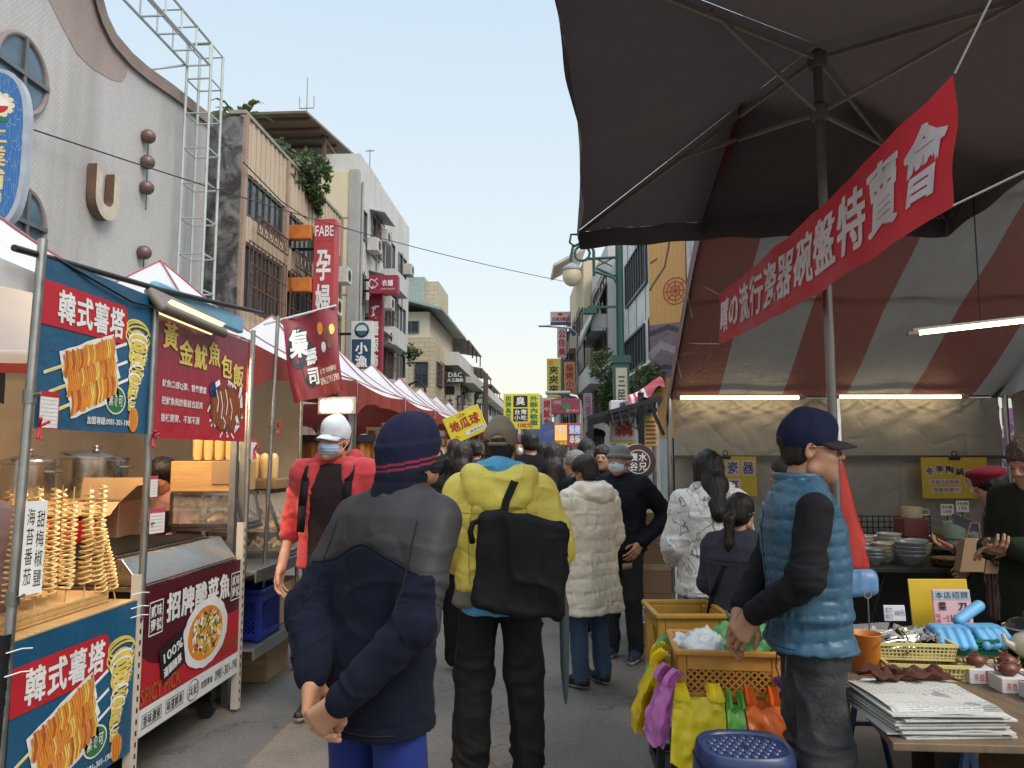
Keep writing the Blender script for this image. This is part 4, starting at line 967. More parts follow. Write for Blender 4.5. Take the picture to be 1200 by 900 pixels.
def canvas(name,fn,nu,nv,mat,amp,seed,label,cat='tarpaulin',creases=True):
 m=MB();m.grid(fn,nu,nv);V=np.array(m.v);e=ridge(V*1.6,seed)**4*amp*1.2+vnoise(V*A3((3,3,2)),seed+1)*amp*1.1+ridge(V*A3((5,5,7)),seed+2)**4*amp*.6+vnoise(V*17,seed+3)*amp*.12
 p0,p1,p2=V3(m.v[0]),V3(m.v[nu]),V3(m.v[-1]);nn=(p1-p0).cross(p2-p0).normalized();V=V+e[:,None]*np.array(nn)
 o=link_mesh(name,V,m.f,mat,None,True);return tag(o,label,cat)
TAN=M('tan_canvas',(.52,.40,.27),.75,var=.1,vs=3,bump=.3,bs=30,trans=.15,dist=.006)
shift(-.19)
canvas('stall_tarpaulin',lambda u,v:(-4.15,1.2+5.6*u,.05+2.3*v),90,40,TAN,.03,2,'tan canvas wall along the back of the two food stalls')
canvas('stall_tarpaulin',lambda u,v:(-4.15+1.75*u,6.75,.05+2.25*v),40,40,TAN,.03,9,'tan canvas wall across the far end of the second stall')
canvas('stall_tarpaulin',lambda u,v:(-4.05,1.4+3.7*u,1.98+.75*v-.12*math.sin(u*7)),40,12,M('black_tarp',(.012,.011,.013),.6,bump=.3),.03,19,'black tarpaulin strip hanging above the tan canvas at the far left')  # added black sheet: the dark under the tent roof is put into its colour
begin()
def stockpot(label,x,y,z,r_,h_,tilt):
 t=thing('stockpot',label,'pot',(x,y,z));m=MB();m.lathe([(0,0),(r_*.97,0),(r_,.02),(r_,h_),(r_*1.04,h_+.005),(r_*1.04,h_+.015),(r_*.98,h_+.015)],(x,y,z),32);m.build('pot_body',STNL,t,True)
 T=Matrix.Translation((x,y,z+h_+.018))@Matrix.Rotation(tilt,4,'Y');m=MB();m.lathe([(r_*1.03,0),(r_*1.0,.012),(r_*.5,.035),(.02,.045),(.015,.06),(.03,.07),(.028,.085),(0,.09)],(0,0,0),32,T);m.build('lid',STNL,t,True)
 for q in(-1,1):m=MB();m.tube([(x+q*r_,y-.05,z+h_*.8),(x+q*(r_+.05),y-.04,z+h_*.8),(x+q*(r_+.05),y+.04,z+h_*.8),(x+q*r_,y+.05,z+h_*.8)],.007,8);m.build('handle',STNL,t,True)
stockpot('smaller steel stockpot with lid, left one on the back shelf',-3.42,4.75,1.24,.15,.23,0);stockpot('larger steel stockpot with a tilted lid on the back shelf',-3.30,5.25,1.24,.215,.26,.14)
t=thing('back_shelf','wooden box shelf carrying the two stockpots','shelf',(-3.4,5,0));m=MB();m.box((-3.75,4.4,1.2),(-3.05,5.7,1.238));m.build('shelf_top',PINE,t,bevel=.004);m=MB();m.box((-3.7,4.45,.5),(-3.1,5.65,1.198));m.build('box_front',CARD,t)
def open_box(label,x,y,z,w_,d_,h_,rz,mat=None,fill=None):
 t=thing('cardboard_box',label,'box',(x,y,z),rz);T=wm(t);m=MB();e=.005
 for a,b in(((-w_/2,-d_/2,0),(w_/2,d_/2,e)),((-w_/2,-d_/2,e),(-w_/2+e,d_/2,h_)),((w_/2-e,-d_/2,e),(w_/2,d_/2,h_)),((-w_/2+e,-d_/2,e),(w_/2-e,-d_/2+e,h_)),((-w_/2+e,d_/2-e,e),(w_/2-e,d_/2,h_))):m.box(a,b,T)
 m.build('box_walls',mat or CARD,t)
 for k2,(a,b,c)in enumerate((((-w_/2,-d_/2,h_),(w_/2,-d_/2,h_),(0,-.6,-.35)),((-w_/2,d_/2,h_),(w_/2,d_/2,h_),(0,.25,.9)),((w_/2,-d_/2,h_),(w_/2,d_/2,h_),(.5,0,.5)))):
  v=V3(c).normalized()*d_*.45;m=MB();m.add([T@V3(a),T@V3(b),T@(V3(b)+v),T@(V3(a)+v)],[(0,1,2,3)]);m.build('flap',mat or CARD,t,solid=.004)
 if fill:m=MB();m.box((-w_/2+.01,-d_/2+.01,h_*.6),(w_/2-.01,d_/2-.01,h_*.97),T);m.build('contents',fill,t)
 return t
open_box('open cardboard box with raised flaps behind the grill',-2.72,4.42,1.0,.36,.3,.26,.15,None,BLKP)
t=thing('work_table','work table behind the grill carrying the open cardboard box','table',(-2.95,4.3,0));m=MB();m.box((-3.0,3.55,.965),(-2.755,4.9,.998));m.build('table_top',STNL,t);m=MB();m.box((-2.98,3.6,.0),(-2.78,4.85,.963));m.build('base',DARKB,t)
BK2=fabric('black_soft',(.011,.011,.013),.8,.15,500,.3,fold=.35)
def stand(p,top,topmat,bot,seed,bulk=1.05,depth=1.12,hem=.82,amp=.009,collar=None,sl=(.072,.062,.047),res=.012,quilt=None,split=None,hemw=1.,samp=None,shoes=True,n='jacket'):
 S=SDF();p.torso(S,hem,bulk,depth,hemw);p.sleeves(S,sl)
 g=p.garment(n,S,topmat,res,p.folds(amp,seed,quilt,samp if samp is not None else amp*.9),split)
 if res<.0115:p.seam(g,[[(x/100,hem+.035)for x in range(-18,19)],[(x/100,1.29)for x in range(-17,18)]],topmat,.003)
 if collar:
  c=SDF();c.loft([(1.41,.09,.088,-.02),(1.5,.074,.08,-.016)],n=2.1);c.loft([(1.39,.062,.064,-.016),(1.55,.062,.07,-.016)],n=2.1,op='s',k=.008)
  p.garment('collar',c,collar,.008,parent=g)
 p.trousers(bot,res*1.1,seed=seed+1)
 if shoes:p.shoes(M('black_shoe','#191919',.5),SOLE,.011)
 return g
def man_red():
 p=Person('man in red hooded jacket and white cap wearing a face mask by the stalls',-1.36,4.62,176,1.745,head=(-14,-3,-4),tone='#c2937a')
 p.arms={-1:[(-.2,0,1.385),(-.27,-.03,1.10),(-.28,.1,.87)],1:[(.2,0,1.385),(.27,-.03,1.10),(.27,.1,.87)]}
 p.hands={q:dict(wrist=(q*.278,.115,.83),d=(0,.25,-1),palm=(-q,.2,0),curl=(.4,)*4,fore=(q*.275,.03,.97))for q in(-1,1)}
 p.skinbody(headres=.0055)
 rd=fabric('coral_red',(.50,.045,.05),.8,.1,600,.3,7,.2,fold=.4);tee=fabric('dark_brown_tee',(.022,.014,.014),.85,.12,fold=.3)
 S=SDF();p.torso(S,.84,1.12,1.18);
 for q in(-1,1):
  a,b,c=[A3(t)for t in p.arms[q]];S.cone(a,b,.075,.064,k=.045);S.cone(b,b+(c-b)*.35,.062,.056,k=.02)
 S.box((0,.16,1.1),(.2,.2,.9),.03,k=.02,op='s')
 p.garment('jacket',S,rd,.0095,p.folds(.009,52))
 h=SDF();h.cone((-.10,.06,1.40),(-.1,-.05,1.48),.022,.03,k=.03);h.cone((.10,.06,1.40),(.1,-.05,1.48),.022,.03,k=.03);h.cone((-.1,-.05,1.48),(0,-.12,1.46),.035,.04,k=.03);h.cone((.1,-.05,1.48),(0,-.12,1.46),.035,.04,k=.03);h.cone((-.115,.11,1.25),(-.10,.08,1.42),.02,.03,k=.03);h.cone((.115,.11,1.25),(.10,.08,1.42),.02,.03,k=.03)
 p.garment('hood',h,rd,.009,lambda V:.007*ridge(V*16,4))
 S=SDF();p.torso(S,.86,1.05,1.12,shoulders=False,top=1.44);p.garment('shirt',S,tee,.012,p.folds(.006,55,sleeve_amp=0))
 p.trousers(BK2,.014);p.shoes(M('black_shoe','#191919',.5),SOLE,.012)
 p.cap(fabric('white_cap',(.62,.64,.70),.8,.08,500,.3),.062,False,.006,None,-.008,-4)
 p.hair(hairmat('#14110f'),'crop',.009,-.5);p.mask(fabric('blue_mask',(.34,.47,.66),.8,.06,400,.1),.0045);p.glasses('#2a2523')
 for q,x in((1,-.125),(-1,.135)):
  m=MB();L=[(x,-.1,1.36),(x,-.03,1.452),(x,.06,1.43),(x,.125,1.34),(x*1.02,.15,1.2),(x*1.1,.14,1.05)]
  for i in range(5):m.bar(L[i],L[i+1],.045,.01,(0,1,.3)if i>2 else(0,-.3,1))
  p.loc('backpack_strap',m,BK2)
 S=SDF();S.box((0,-.22,1.14),(.3,.16,.44),.06);p.garment('backpack',S,BK2,.014)
def woman_cream():
 p=Person('older woman in long cream puffer coat with hood, seen from behind',.20,5.28,38,1.52,head=(16,-10,0),tone='#b58b70')
 p.arms={-1:[(-.19,0,1.37),(-.24,.0,1.09),(-.2,.12,.88)],1:[(.2,0,1.37),(.26,-.0,1.09),(.22,.10,.86)]}
 p.skinbody(True,headres=.0055)
 cr=fabric('cream_puffer',(.80,.70,.56),.5,.07,700,.1,7,.03,.4,fold=.5)
 S=SDF();p.torso(S,.55,1.16,1.32,1.22);p.sleeves(S,(.088,.08,.062))
 p.garment('coat',S,cr,.0085,p.folds(.008,61,(.1,.009),.006))
 h=SDF();h.cone((-.1,-.05,1.45),(.1,-.05,1.45),.06,.06,k=.04);h.ell((0,-.12,1.42),(.15,.09,.085),k=.04);h.cone((-.12,.0,1.45),(-.09,.09,1.43),.05,.035,k=.04);h.cone((.12,.0,1.45),(.09,.09,1.43),.05,.035,k=.04)
 p.garment('hood',h,cr,.0085,lambda V:.007*ridge(V*13,4)+.005*vnoise(V*24,2))
 p.trousers(fabric('blue_jeans',(.05,.085,.15),.85,.2,400,.3,fold=.4),.013,(.09,.07,.062));p.shoes(M('black_shoe','#191919',.5),SOLE,.009)
 p.hair(hairmat('#161412'),'short',.007,.8);p.mask(fabric('black_mask',(.02,.022,.026),.8),.006,'#111111');p.glasses('#c9c4b8')
 m=MB();m.box((.16,-.205,.86),(.25,-.19,.90));p.loc('pocket_tag',m,M('coat_tag','#8f7f66',.6))
def man_grey_beanie():
 p=Person('older man in grey knit hat and white mask with one hand on his hip',.475,5.95,152,1.60,head=(-2,-2,0),tone='#b98a72')
 p.arms={-1:[(-.19,0,1.385),(-.34,-.16,1.14),(-.205,.06,.945)],1:[(.19,0,1.385),(.25,-.02,1.11),(.22,.1,.87)]}
 p.hands={-1:dict(wrist=(-.2,.075,.925),d=(.35,.55,-.75),palm=(.7,-.5,0),curl=(.35,)*4,fore=(-.25,.0,.99)),1:dict(wrist=(.22,.11,.85),d=(0,.3,-1),palm=(-1,0,0),curl=(.5,)*4)}
 p.skinbody(headres=.0055)
 bj=fabric('black_jacket',(.009,.0095,.014),.75,.15,600,.2,fold=.4)
 stand(p,'jacket',bj,fabric('charcoal_trousers',(.028,.03,.035),.85,fold=.4),71,1.1,1.22,.86,.010,fabric('grey_collar',(.16,.155,.15),.9),(.078,.07,.052),.0095,shoes=False)
 p.shoes(M('navy_sneaker','#27344a',.6),M('light_sole','#d5d5d0',.7),.009)
 p.beanie(fabric('grey_knit',(.16,.155,.155),.95,.1,350,.6),.006,.005);p.mask(fabric('pale_mask',(.60,.74,.76),.8,.05,400,.1),.0045);p.glasses('#8d8a84');p.hair(hairmat('#55504c'),'crop',.009,-.5)
def woman_pattern():
 p=Person('woman with long black hair in white marbled jacket at the porcelain stall',.905,4.72,14,1.545,head=(-6,-8,0),tone='#b98d72')
 p.arms={-1:[(-.19,0,1.37),(-.25,.03,1.10),(-.17,.24,.98)],1:[(.19,0,1.37),(.25,.02,1.1),(.18,.25,.99)]}
 p.hands={q:dict(wrist=(q*.16,.26,.985),d=(-q*.4,1,0),palm=(0,0,-1),curl=(.4,)*4)for q in(-1,1)}
 p.skinbody(True,handres=.006)
 k=NT('marbled_cloth');a=k.noise(6,6,.6,dist=1.5);b=k.noise(7,3,.5,(1,1,.6),dist=1.6)
 v1=k.n('ShaderNodeMath',operation='SUBTRACT');k.l(b,v1.inputs[0]);v1.inputs[1].default_value=.5
 v2=k.n('ShaderNodeMath',operation='ABSOLUTE');k.l(v1.outputs[0],v2.inputs[0])
 c1=k.mix(k.rng(a,.56,.7,0,.5),(.80,.77,.75),(.36,.35,.37));c2=k.mix(k.rng(v2.outputs[0],.0,.02,.9,0),c1,(.06,.06,.08));k.l(c2,k.b.inputs['Base Color']);k.b.inputs['Roughness'].default_value=.55
 k.l(k.bump(k.noise(22,5,.6,dist=1.2),.5,.012),k.b.inputs['Normal'])
 stand(p,'jacket',k.m,fabric('blue_jeans',(.05,.085,.15),.85,.2,400,.3,fold=.4),81,1.13,1.25,.78,.012,None,(.083,.075,.058),.009,hemw=1.12)
 h=SDF();h.cone((-.1,-.05,1.45),(.1,-.05,1.45),.055,.055,k=.04);h.ell((0,-.11,1.39),(.13,.05,.08),k=.04)
 p.garment('hood',h,k.m,.0085,lambda V:.008*ridge(V*13,4));p.hair(hairmat('#0d0b0b'),'long',.007)
 m=MB();L=[(-.13,-.08,1.47),(-.04,-.165,1.36),(.06,-.175,1.2),(.17,-.15,1.03),(.22,-.05,.95)]
 for i in range(4):m.bar(L[i],L[i+1],.026,.006,(0,-1,.2))
 p.loc('bag_strap',m,BK2)
def girl_tail():
 p=Person('girl with dark ponytail in grey violet sweater beside the yellow crate',.93,4.12,-32,1.315,head=(-12,-4,0),tone='#c09478')
 p.arms={-1:[(-.18,0,1.37),(-.24,.02,1.10),(-.2,.22,1.0)],1:[(.18,0,1.37),(.24,.02,1.1),(.2,.2,.98)]}
 p.hands={q:dict(wrist=(q*.19,.22,.99),d=(-q*.3,1,-.2),palm=(0,0,-1),curl=(.5,)*4)for q in(-1,1)}
 p.skinbody(True,headres=.0055,handres=.006)
 gv=fabric('grey_violet_knit',(.050,.046,.066),.95,.12,350,.5,fold=.35)
 stand(p,'sweater',gv,fabric('navy_trousers',(.02,.024,.04),.85,fold=.3),91,1.12,1.3,.72,.008,None,(.078,.068,.055),.0085,hemw=1.04,n='sweater')
 p.hair(hairmat('#120e0d'),'tail',.006)
 m=MB();m.tube([(.084,.03,.012),(.086,-.03,.0),(.06,-.1,-.004),(0,-.125,-.004),(-.06,-.1,-.004),(-.086,-.03,.0)],.0022,6);p.hput('hair_band',np.array(m.v),m.f,M('band','#cfcfd6',.5))
 m=MB();L=[(.1,.02,1.46),(.04,-.13,1.4),(-.05,-.165,1.25),(-.14,-.165,1.05),(-.19,-.1,.9)]
 for i in range(4):m.bar(L[i],L[i+1],.03,.008,(0,-1,.2))
 p.loc('bag_strap',m,BK2)
def others():
 p=Person('dark-haired woman with glasses bending behind the man in the blue vest',1.53,5.15,80,1.52,head=(4,-14,0),tone='#b98d72')
 p.skinbody(True,headres=.007);stand(p,'jacket',fabric('dark_blue_jacket',(.02,.024,.035),.8),BK2,95,res=.016,n='jacket');p.hair(hairmat('#2b2624'),'bob',.008);p.glasses('#191919')
 p=Person('elderly man in dark green coat, hands together, at the right edge of the stall',2.35,3.98,108,1.61,head=(10,-18,0),tone='#a87f66',lean=(0,.03))
 p.arms={-1:[(-.19,0,1.38),(-.26,.0,1.12),(-.07,.25,1.15)],1:[(.19,0,1.38),(.26,.0,1.12),(.07,.26,1.13)]}
 p.hands={-1:dict(wrist=(-.05,.27,1.155),d=(.9,.4,-.1),palm=(-.2,.2,-1),curl=(.4,)*4,fore=(-.12,.2,1.145)),1:dict(wrist=(.055,.285,1.13),d=(-.85,.3,.1),palm=(0,-.3,1),curl=(.6,)*4,fore=(.12,.2,1.13))}
 p.skinbody(headres=.005,handres=.004)
 stand(p,'coat',fabric('dark_green_wool',(.020,.026,.017),.95,.15,400,.5,fold=.3),BK2,101,1.12,1.25,.62,.009,fabric('dark_collar',(.012,.014,.010),.9),(.08,.07,.054),.0095,n='coat');p.hair(hairmat('#3a322c'),'short',.007,1.2)
 p=Person('person in crimson beret with plaid sleeves holding a phone and paper bags',2.70,4.85,66,1.45,head=(6,-22,0),tone='#b98d72',lean=(0,.06))
 p.arms={-1:[(-.18,0,1.37),(-.24,.06,1.1),(-.12,.3,1.12)],1:[(.18,0,1.37),(.24,.03,1.1),(.2,.22,.98)]}
 p.hands={-1:dict(wrist=(-.11,.32,1.12),d=(.3,1,.2),palm=(.2,0,1),curl=(.5,)*4),1:dict(wrist=(.2,.24,.97),d=(0,.7,-.7),palm=(-1,0,0),curl=(.9,)*4)}
 p.skinbody(True,headres=.006)
 k=NT('plaid');br=k.n('ShaderNodeTexBrick',Scale=14.);k.l(k.co(),br.inputs['Vector']);br.inputs['Color1'].default_value=(.06,.02,.04,1);br.inputs['Color2'].default_value=(.10,.02,.03,1);br.inputs['Mortar'].default_value=(.20,.16,.16,1);br.inputs['Mortar Size'].default_value=.06;k.l(br.outputs['Color'],k.b.inputs['Base Color']);k.b.inputs['Roughness'].default_value=.9
 stand(p,'coat',k.m,BK2,111,1.1,1.25,.66,.009,None,(.078,.068,.052),.011,n='coat');p.hair(hairmat('#120e0d'),'bob',.008)
 S=SDF();S.ell((0,-.03,.095),(.125,.135,.05),Matrix.Rotation(R(14),3,'X'),k=.02);S.ell((0,-.02,.05),(.09,.11,.06),k=.03);S.box((0,0,-.06),(.5,.5,.16),k=.01,op='s');V,Q=S.mesh(.008)
 p.hput('beret',push(V,Q,lambda P:.004*vnoise(P*24,3)),Q,fabric('crimson_beret',(.20,.012,.03),.95))
 p=Person('stall keeper in pink sweater and black apron bending behind the glass case',onY(226,560,5.1).x,5.15,150,1.52,head=(0,-30,0),tone='#b98d72',lean=(0,.12))
 p.arms={-1:[(-.18,0,1.37),(-.25,.06,1.12),(-.12,.32,1.02)],1:[(.18,0,1.37),(.25,.02,1.1),(.22,.26,.96)]}
 p.hands={q:dict(wrist=(q*.16,.33,.99),d=(-q*.3,1,-.3),palm=(0,0,-1),curl=(.5,)*4)for q in(-1,1)}
 p.skinbody(True,headres=.007,handres=.006)
 stand(p,'sweater',fabric('dusty_pink',(.42,.20,.17),.9,.1,300,.5,fold=.4),BK2,121,1.06,1.15,.84,.009,None,(.08,.07,.052),.011,n='sweater');p.hair(hairmat('#120e0d'),'bob',.009)
 S=SDF();S.box((0,.13,1.0),(.3,.05,.6),.02,k=.01);p.garment('apron',S,BK2,.014,lambda V:.005*vnoise(V*12,3))
 p=Person('dark-haired potato seller half cut off at the left edge of the picture',onY(-8,550,3.0).x,3.0,175,1.57,head=(20,-10,0),tone='#b98d72')
 p.skinbody(True,headres=.006);stand(p,'jacket',fabric('pinkish_grey',(.22,.14,.14),.9),BK2,131,res=.014);p.hair(hairmat('#120e0d'),'bob',.008)
man_red();woman_cream();man_grey_beanie();woman_pattern();girl_tail();others()
CR=[(676,530,6.6,62,'short','#1c1d22',None,'grey-haired man in black jacket facing the cream coat woman','#6b6662'),(687,516,8.2,10,'long','#a89c8c',None,'woman with long dark hair and beige coat just ahead of the grey knit hat','#120e0d'),(697,503,9.6,-15,'bob','#1b1b1e','beret','shopper in black beret beside the dark street food cart','#120e0d'),(649,521,7.4,4,'long','#16161a',None,'woman with long straight dark hair between the yellow jacket and the cream coat','#1a1413'),(622,507,7.9,30,'short','#141417',None,'short-haired man in dark jacket right of the tan cap','#161210'),(637,520,9.4,8,'short','#c6c6c8',None,'dark-haired shopper with pale collar beyond the short-haired man','#161210'),(610,514,11.5,176,'short','#202328','mask','masked shopper facing the camera under the yellow food signs','#161210'),(522,530,5.6,8,'bob','#1d1b1c','hood','shopper with round black hat right behind the navy beanie','#0f0c0c'),(546,521,7.6,-12,'long','#27242a',None,'woman with long dark hair left of the yellow jacket','#1c1513'),(536,517,9.4,20,'long','#5c2a3a',None,'woman with loose brown hair in maroon top under the tilted yellow sign','#2b1d17'),(560,519,10.3,0,'short','#3a3d45',None,'dark-haired shopper under the right end of the tilted yellow sign','#161210'),(506,521,8.6,20,'bob','#37323a',None,'bob-haired shopper half hidden by the navy beanie','#1c1513'),(473,512,10.6,-5,'short','#604038',None,'shopper in brown jacket seen over the navy beanie by the red valances','#161210'),(705,524,7.2,170,'short','#2c2c30',None,'shopper almost hidden behind the man in the grey knit hat','#161210'),]
HATM=fabric('black_hat',(.012,.011,.011),.9)
for i,(px,py,Y,fc,hs,jc,hat,lab,hc)in enumerate(CR):
 t=onY(px,py,Y);H=t.z/1.0-(.02 if hat else .0)
 p=Person(lab,t.x,Y,fc,H*1.0,head=(random.uniform(-12,12),random.uniform(-8,4),0),tone='#b58a70',group='shoppers in the crowd')
 p.skinbody(hs in('long','bob'),detail=fc>50,headres=.009)
 stand(p,'jacket',fabric('crowd_'+jc,lin(jc),.85,fold=.3),BK2,200+i,res=.018,shoes=False)
 p.hair(hairmat(hc),hs,.009)
 if hat=='beret':
  S=SDF();S.ell((0,-.02,.075),(.115,.125,.06),k=.02);S.ell((0,-.02,.03),(.092,.112,.06),k=.03);V,Q=S.mesh(.01);p.hput('beret',V,Q,HATM)
 if hat=='hood':p.beanie(HATM,.009,-.05,False,None,1.12)
 if hat=='mask':p.mask(fabric('pale_mask',(.60,.74,.76),.8,.05,400,.1),.007)
fars=[]
r2=random.Random(21)
far_proto=[]
cols=['#22232a','#5a4a42','#2d3640','#7a756e','#4a2026','#1b1b1d']
for k in range(6):
 p=Person('shopper seen from behind deep in the far crowd',0,0,0,1.62,group='far shoppers deep in the crowd',tone='#b58a70')
 p.skinbody(k%2==0,detail=False,headres=.012);stand(p,'jacket',fabric('crowd_'+cols[k],lin(cols[k]),.85),BK2,300+k,res=.024,shoes=False);p.hair(hairmat('#161210'),('long','short','bob')[k%3],.012)
 KIDS[p.root.name]=[o for o in list(COL.objects)if o.parent==p.root]
 far_proto.append(p.root)
for k in range(34):
 Y=12.5+(k/34)**1.2*26+r2.uniform(-.4,.4)
 px=r2.uniform(505,668);X=(px-655)/860*Y
 o=far_proto[k]if k<6 else copy_tree(far_proto[k%6])
 o.location=(X,Y,0);o.rotation_euler=(0,0,R(r2.choice([0,10,-15,25,180,170])+r2.uniform(-12,12)));s_=r2.uniform(.93,1.06);o.scale=(s_,s_,s_)
GLS=NT('clear_glass');GLS.b.inputs['Base Color'].default_value=(.9,.95,.95,1);GLS.b.inputs['Roughness'].default_value=.04;GLS.b.inputs['Alpha'].default_value=.16;GLS.b.inputs['Specular IOR Level'].default_value=.8;GLS=GLS.m
def case(label,x0,x1,y0,y1,z0,z1,slope,shelf,food):
 t=thing('display_case',label,'display case',(x1,y0,z0));P=lambda x,y,z:V3((x-slope*(z-z0)/(z1-z0)*(1 if x>(x0+x1)/2 else 0),y,z));m=MB()
 for y in(y0,y1):
  for x in(x0,x1):m.bar(P(x,y,z0),P(x,y,z1),.02)
  for z in(z0,z1):m.bar(P(x0,y,z),P(x1,y,z),.02)
 for x in(x0,x1):
  for z in(z0,z1):m.bar(P(x,y0,z),P(x,y1,z),.02)
 m.build('frame',STNL,t);m=MB();m.box((x0,y0,z0-.04),(x1+.02,y1,z0-.012));m.build('base_tray',STNL,t,bevel=.005)
 for a,b,c,d in((P(x1,y0,z0),P(x1,y1,z0),P(x1,y1,z1),P(x1,y0,z1)),(P(x0,y0,z0),P(x1,y0,z0),P(x1,y0,z1),P(x0,y0,z1)),(P(x0,y0,z1),P(x1,y0,z1),P(x1,y1,z1),P(x0,y1,z1))):m=MB();m.quad(a,b,c,d);m.build('glass_pane',GLS,t)
 m=MB();m.box((x0+.02,y0+.02,shelf-.006),(x1-slope*.55-.02,y1-.02,shelf));m.build('glass_shelf',GLS,t)
 r=random.Random(int(abs(y0*100)))
 if food:
  m=MB()
  for z in(z0,shelf):
   for k in range(26):x,y=r.uniform(x0+.06,x1-slope*.6-.05),r.uniform(y0+.05,y1-.05);a=r.uniform(0,3);m.tube([(x,y,z+.018),(x+.05*math.cos(a),y+.05*math.sin(a),z+.03+r.uniform(0,.03)),(x+.09*math.cos(a+.5),y+.09*math.sin(a+.5),z+.02)],[.012,.018,.008],7)
  tag(m.build('fried_food',M('fried_squid',(.50,.28,.10),.6,var=.3,vs=30),t,True),kind='stuff')
 return t
case('steel framed glass case with fried squid beside the grill',-2.5,-2.06,4.84,5.2,1.08,1.28,.05,1.18,True)
case('glass display case with slanted front on the third stall shelf',-2.45,-1.88,5.24,5.74,.86,1.27,.16,1.06,True)
t=thing('wooden_box','pale wooden box standing on the squid glass case','box',(-2.3,4.65,1.37));m=MB();m.box((-2.53,4.86,1.292),(-2.10,5.2,1.49));m.build('box_body',PINE,t,bevel=.006);m=MB();m.box((-2.25,4.852,1.34),(-2.09,5.0,1.492));m.build('front_board',CARD,t,bevel=.004)
t=thing('serving_board','brown wooden serving shelf above the slanted display case','shelf',(-2.1,5.1,1.36));m=MB();m.box((-2.5,5.24,1.292),(-1.98,5.76,1.36));m.build('board',M('brown_board',(.30,.17,.08),.6,var=.2,vs=6,stretch=(1,8,8)),t,bevel=.006)
SAU=M('sausage_bag',(.72,.50,.20),.35,var=.12,vs=12,coat=.3)
sp=None;n=0
for(x,y,z,row)in[(-2.42+.075*i,5.0,1.493,0)for i in range(5)]+[(-2.28+.066*i,5.3,1.363,1)for i in range(5)]:
 if sp is None:
  sp=thing('sausage_pack','yellow sausage pack standing upright in the row on the wooden box','food pack',(0,0,0),0,'yellow sausage packs');m=MB();m.lathe([(0,0),(.026,.004),(.033,.03),(.034,.14),(.028,.165),(.012,.18),(0,.182)],(0,0,0),14);m.build('pack',SAU,sp,True,local=True);m=MB();m.tube([(-.033,0,.08),(0,-.035,.082),(.033,0,.08)],.003,5);m.build('seam',M('pack_seam',(.6,.4,.15),.5),sp,True,local=True);o=sp
 else:o=copy_tree(sp)
 if row:o['label']='yellow sausage pack standing upright in the row on the brown serving shelf'
 o.location=(x,y,z);n+=1
t=thing('steel_shelf','two tier steel shelf of the third stall','shelf',(-1.9,5.0,0))
for z in(.80,.34):
 m=MB();m.box((-2.5,4.66,z),(-1.86,5.74,z+.02));m.box((-1.862,4.66,z-.05),(-1.85,5.74,z+.025));m.build('shelf_plate',STEEL,t,bevel=.003)
for x,y in((-1.87,5.72),(-2.48,4.68),(-2.48,5.72)):m=MB();m.box((x-.02,y-.02,.0),(x+.02,y+.02,.9));m.build('leg',STEEL,t)
def crate(label,x,y,z,w_,d_,h_,mat,rz=0.,holes=True,name='plastic_crate',cat='crate',rim=.03):
 """open plastic crate: corner posts, solid rims, lattice sides"""
 t=thing(name,label,cat,(x,y,z),rz);T=wm(t);m=MB();X,Y=w_/2,d_/2
 m.box((-X+.01,-Y+.01,0),(X-.01,Y-.01,.012),T)
 for sx in(-1,1):
  for sy in(-1,1):m.box((min(sx*X,sx*(X-.035)),min(sy*Y,sy*(Y-.035)),0),(max(sx*X,sx*(X-.035)),max(sy*Y,sy*(Y-.035)),h_),T)
 e=.012
 for z0,z1 in((0.013,.05),(h_-rim-.03,h_-.001)):
  for s_ in(-1,1):
   m.box((-X+.036,s_*Y-e*(s_>0),z0),(X-.036,s_*Y+e*(s_<0),z1),T);m.box((s_*X-e*(s_>0),-Y+.036,z0),(s_*X+e*(s_<0),Y-.036,z1),T)
 m.build('crate_frame',mat,t,bevel=.004)
 m=MB()
 for s_ in(-1,1):m.box((-X-.012,s_*Y-.014+s_*.006,h_),(X+.012,s_*Y+.014+s_*.006,h_+.022),T)
 for s_ in(-1,1):m.box((s_*X-.014+s_*.004,-Y-.004,h_+.001),(s_*X+.014+s_*.004,Y+.004,h_+.021),T)
 m.build('rim',mat,t,bevel=.005)
 if holes:
  m=MB();z0,z1=.05,h_-rim-.03
  def lat(o,u,L):
   k=int(L/.03);hh=z1-z0
   for i in range(-2,k+1):
    for s_ in(0,1):
     a0=max(0,min(L,i*.03));a1=i*.03+hh
     if s_==0:p,q=(i*.03,0),(i*.03+hh,hh)
     else:p,q=(i*.03+hh,0),(i*.03,hh)
     (x0,h0),(x1,h1)=sorted([p,q])
     if x1<=0 or x0>=L:continue
     if x0<0:h0+=(h1-h0)*(0-x0)/(x1-x0);x0=0
     if x1>L:h1=h0+(h1-h0)*(L-x0)/(x1-x0);x1=L
     m.bar(T@(V3(o)+V3(u)*x0+V3((0,0,z0+h0))),T@(V3(o)+V3(u)*x1+V3((0,0,z0+h1))),.006)
  for s_ in(-1,1):lat((-X+.036,s_*(Y-.006),0),(1,0,0),w_-.072);lat((s_*(X-.006),-Y+.036,0),(0,1,0),d_-.072)
  m.build('lattice',mat,t)
 return t
BLC=M('blue_crate',(.012,.025,.22),.45);crate('deep blue plastic crate on the lower shelf of the third stall',-2.08,4.98,.362,.4,.34,.30,BLC)
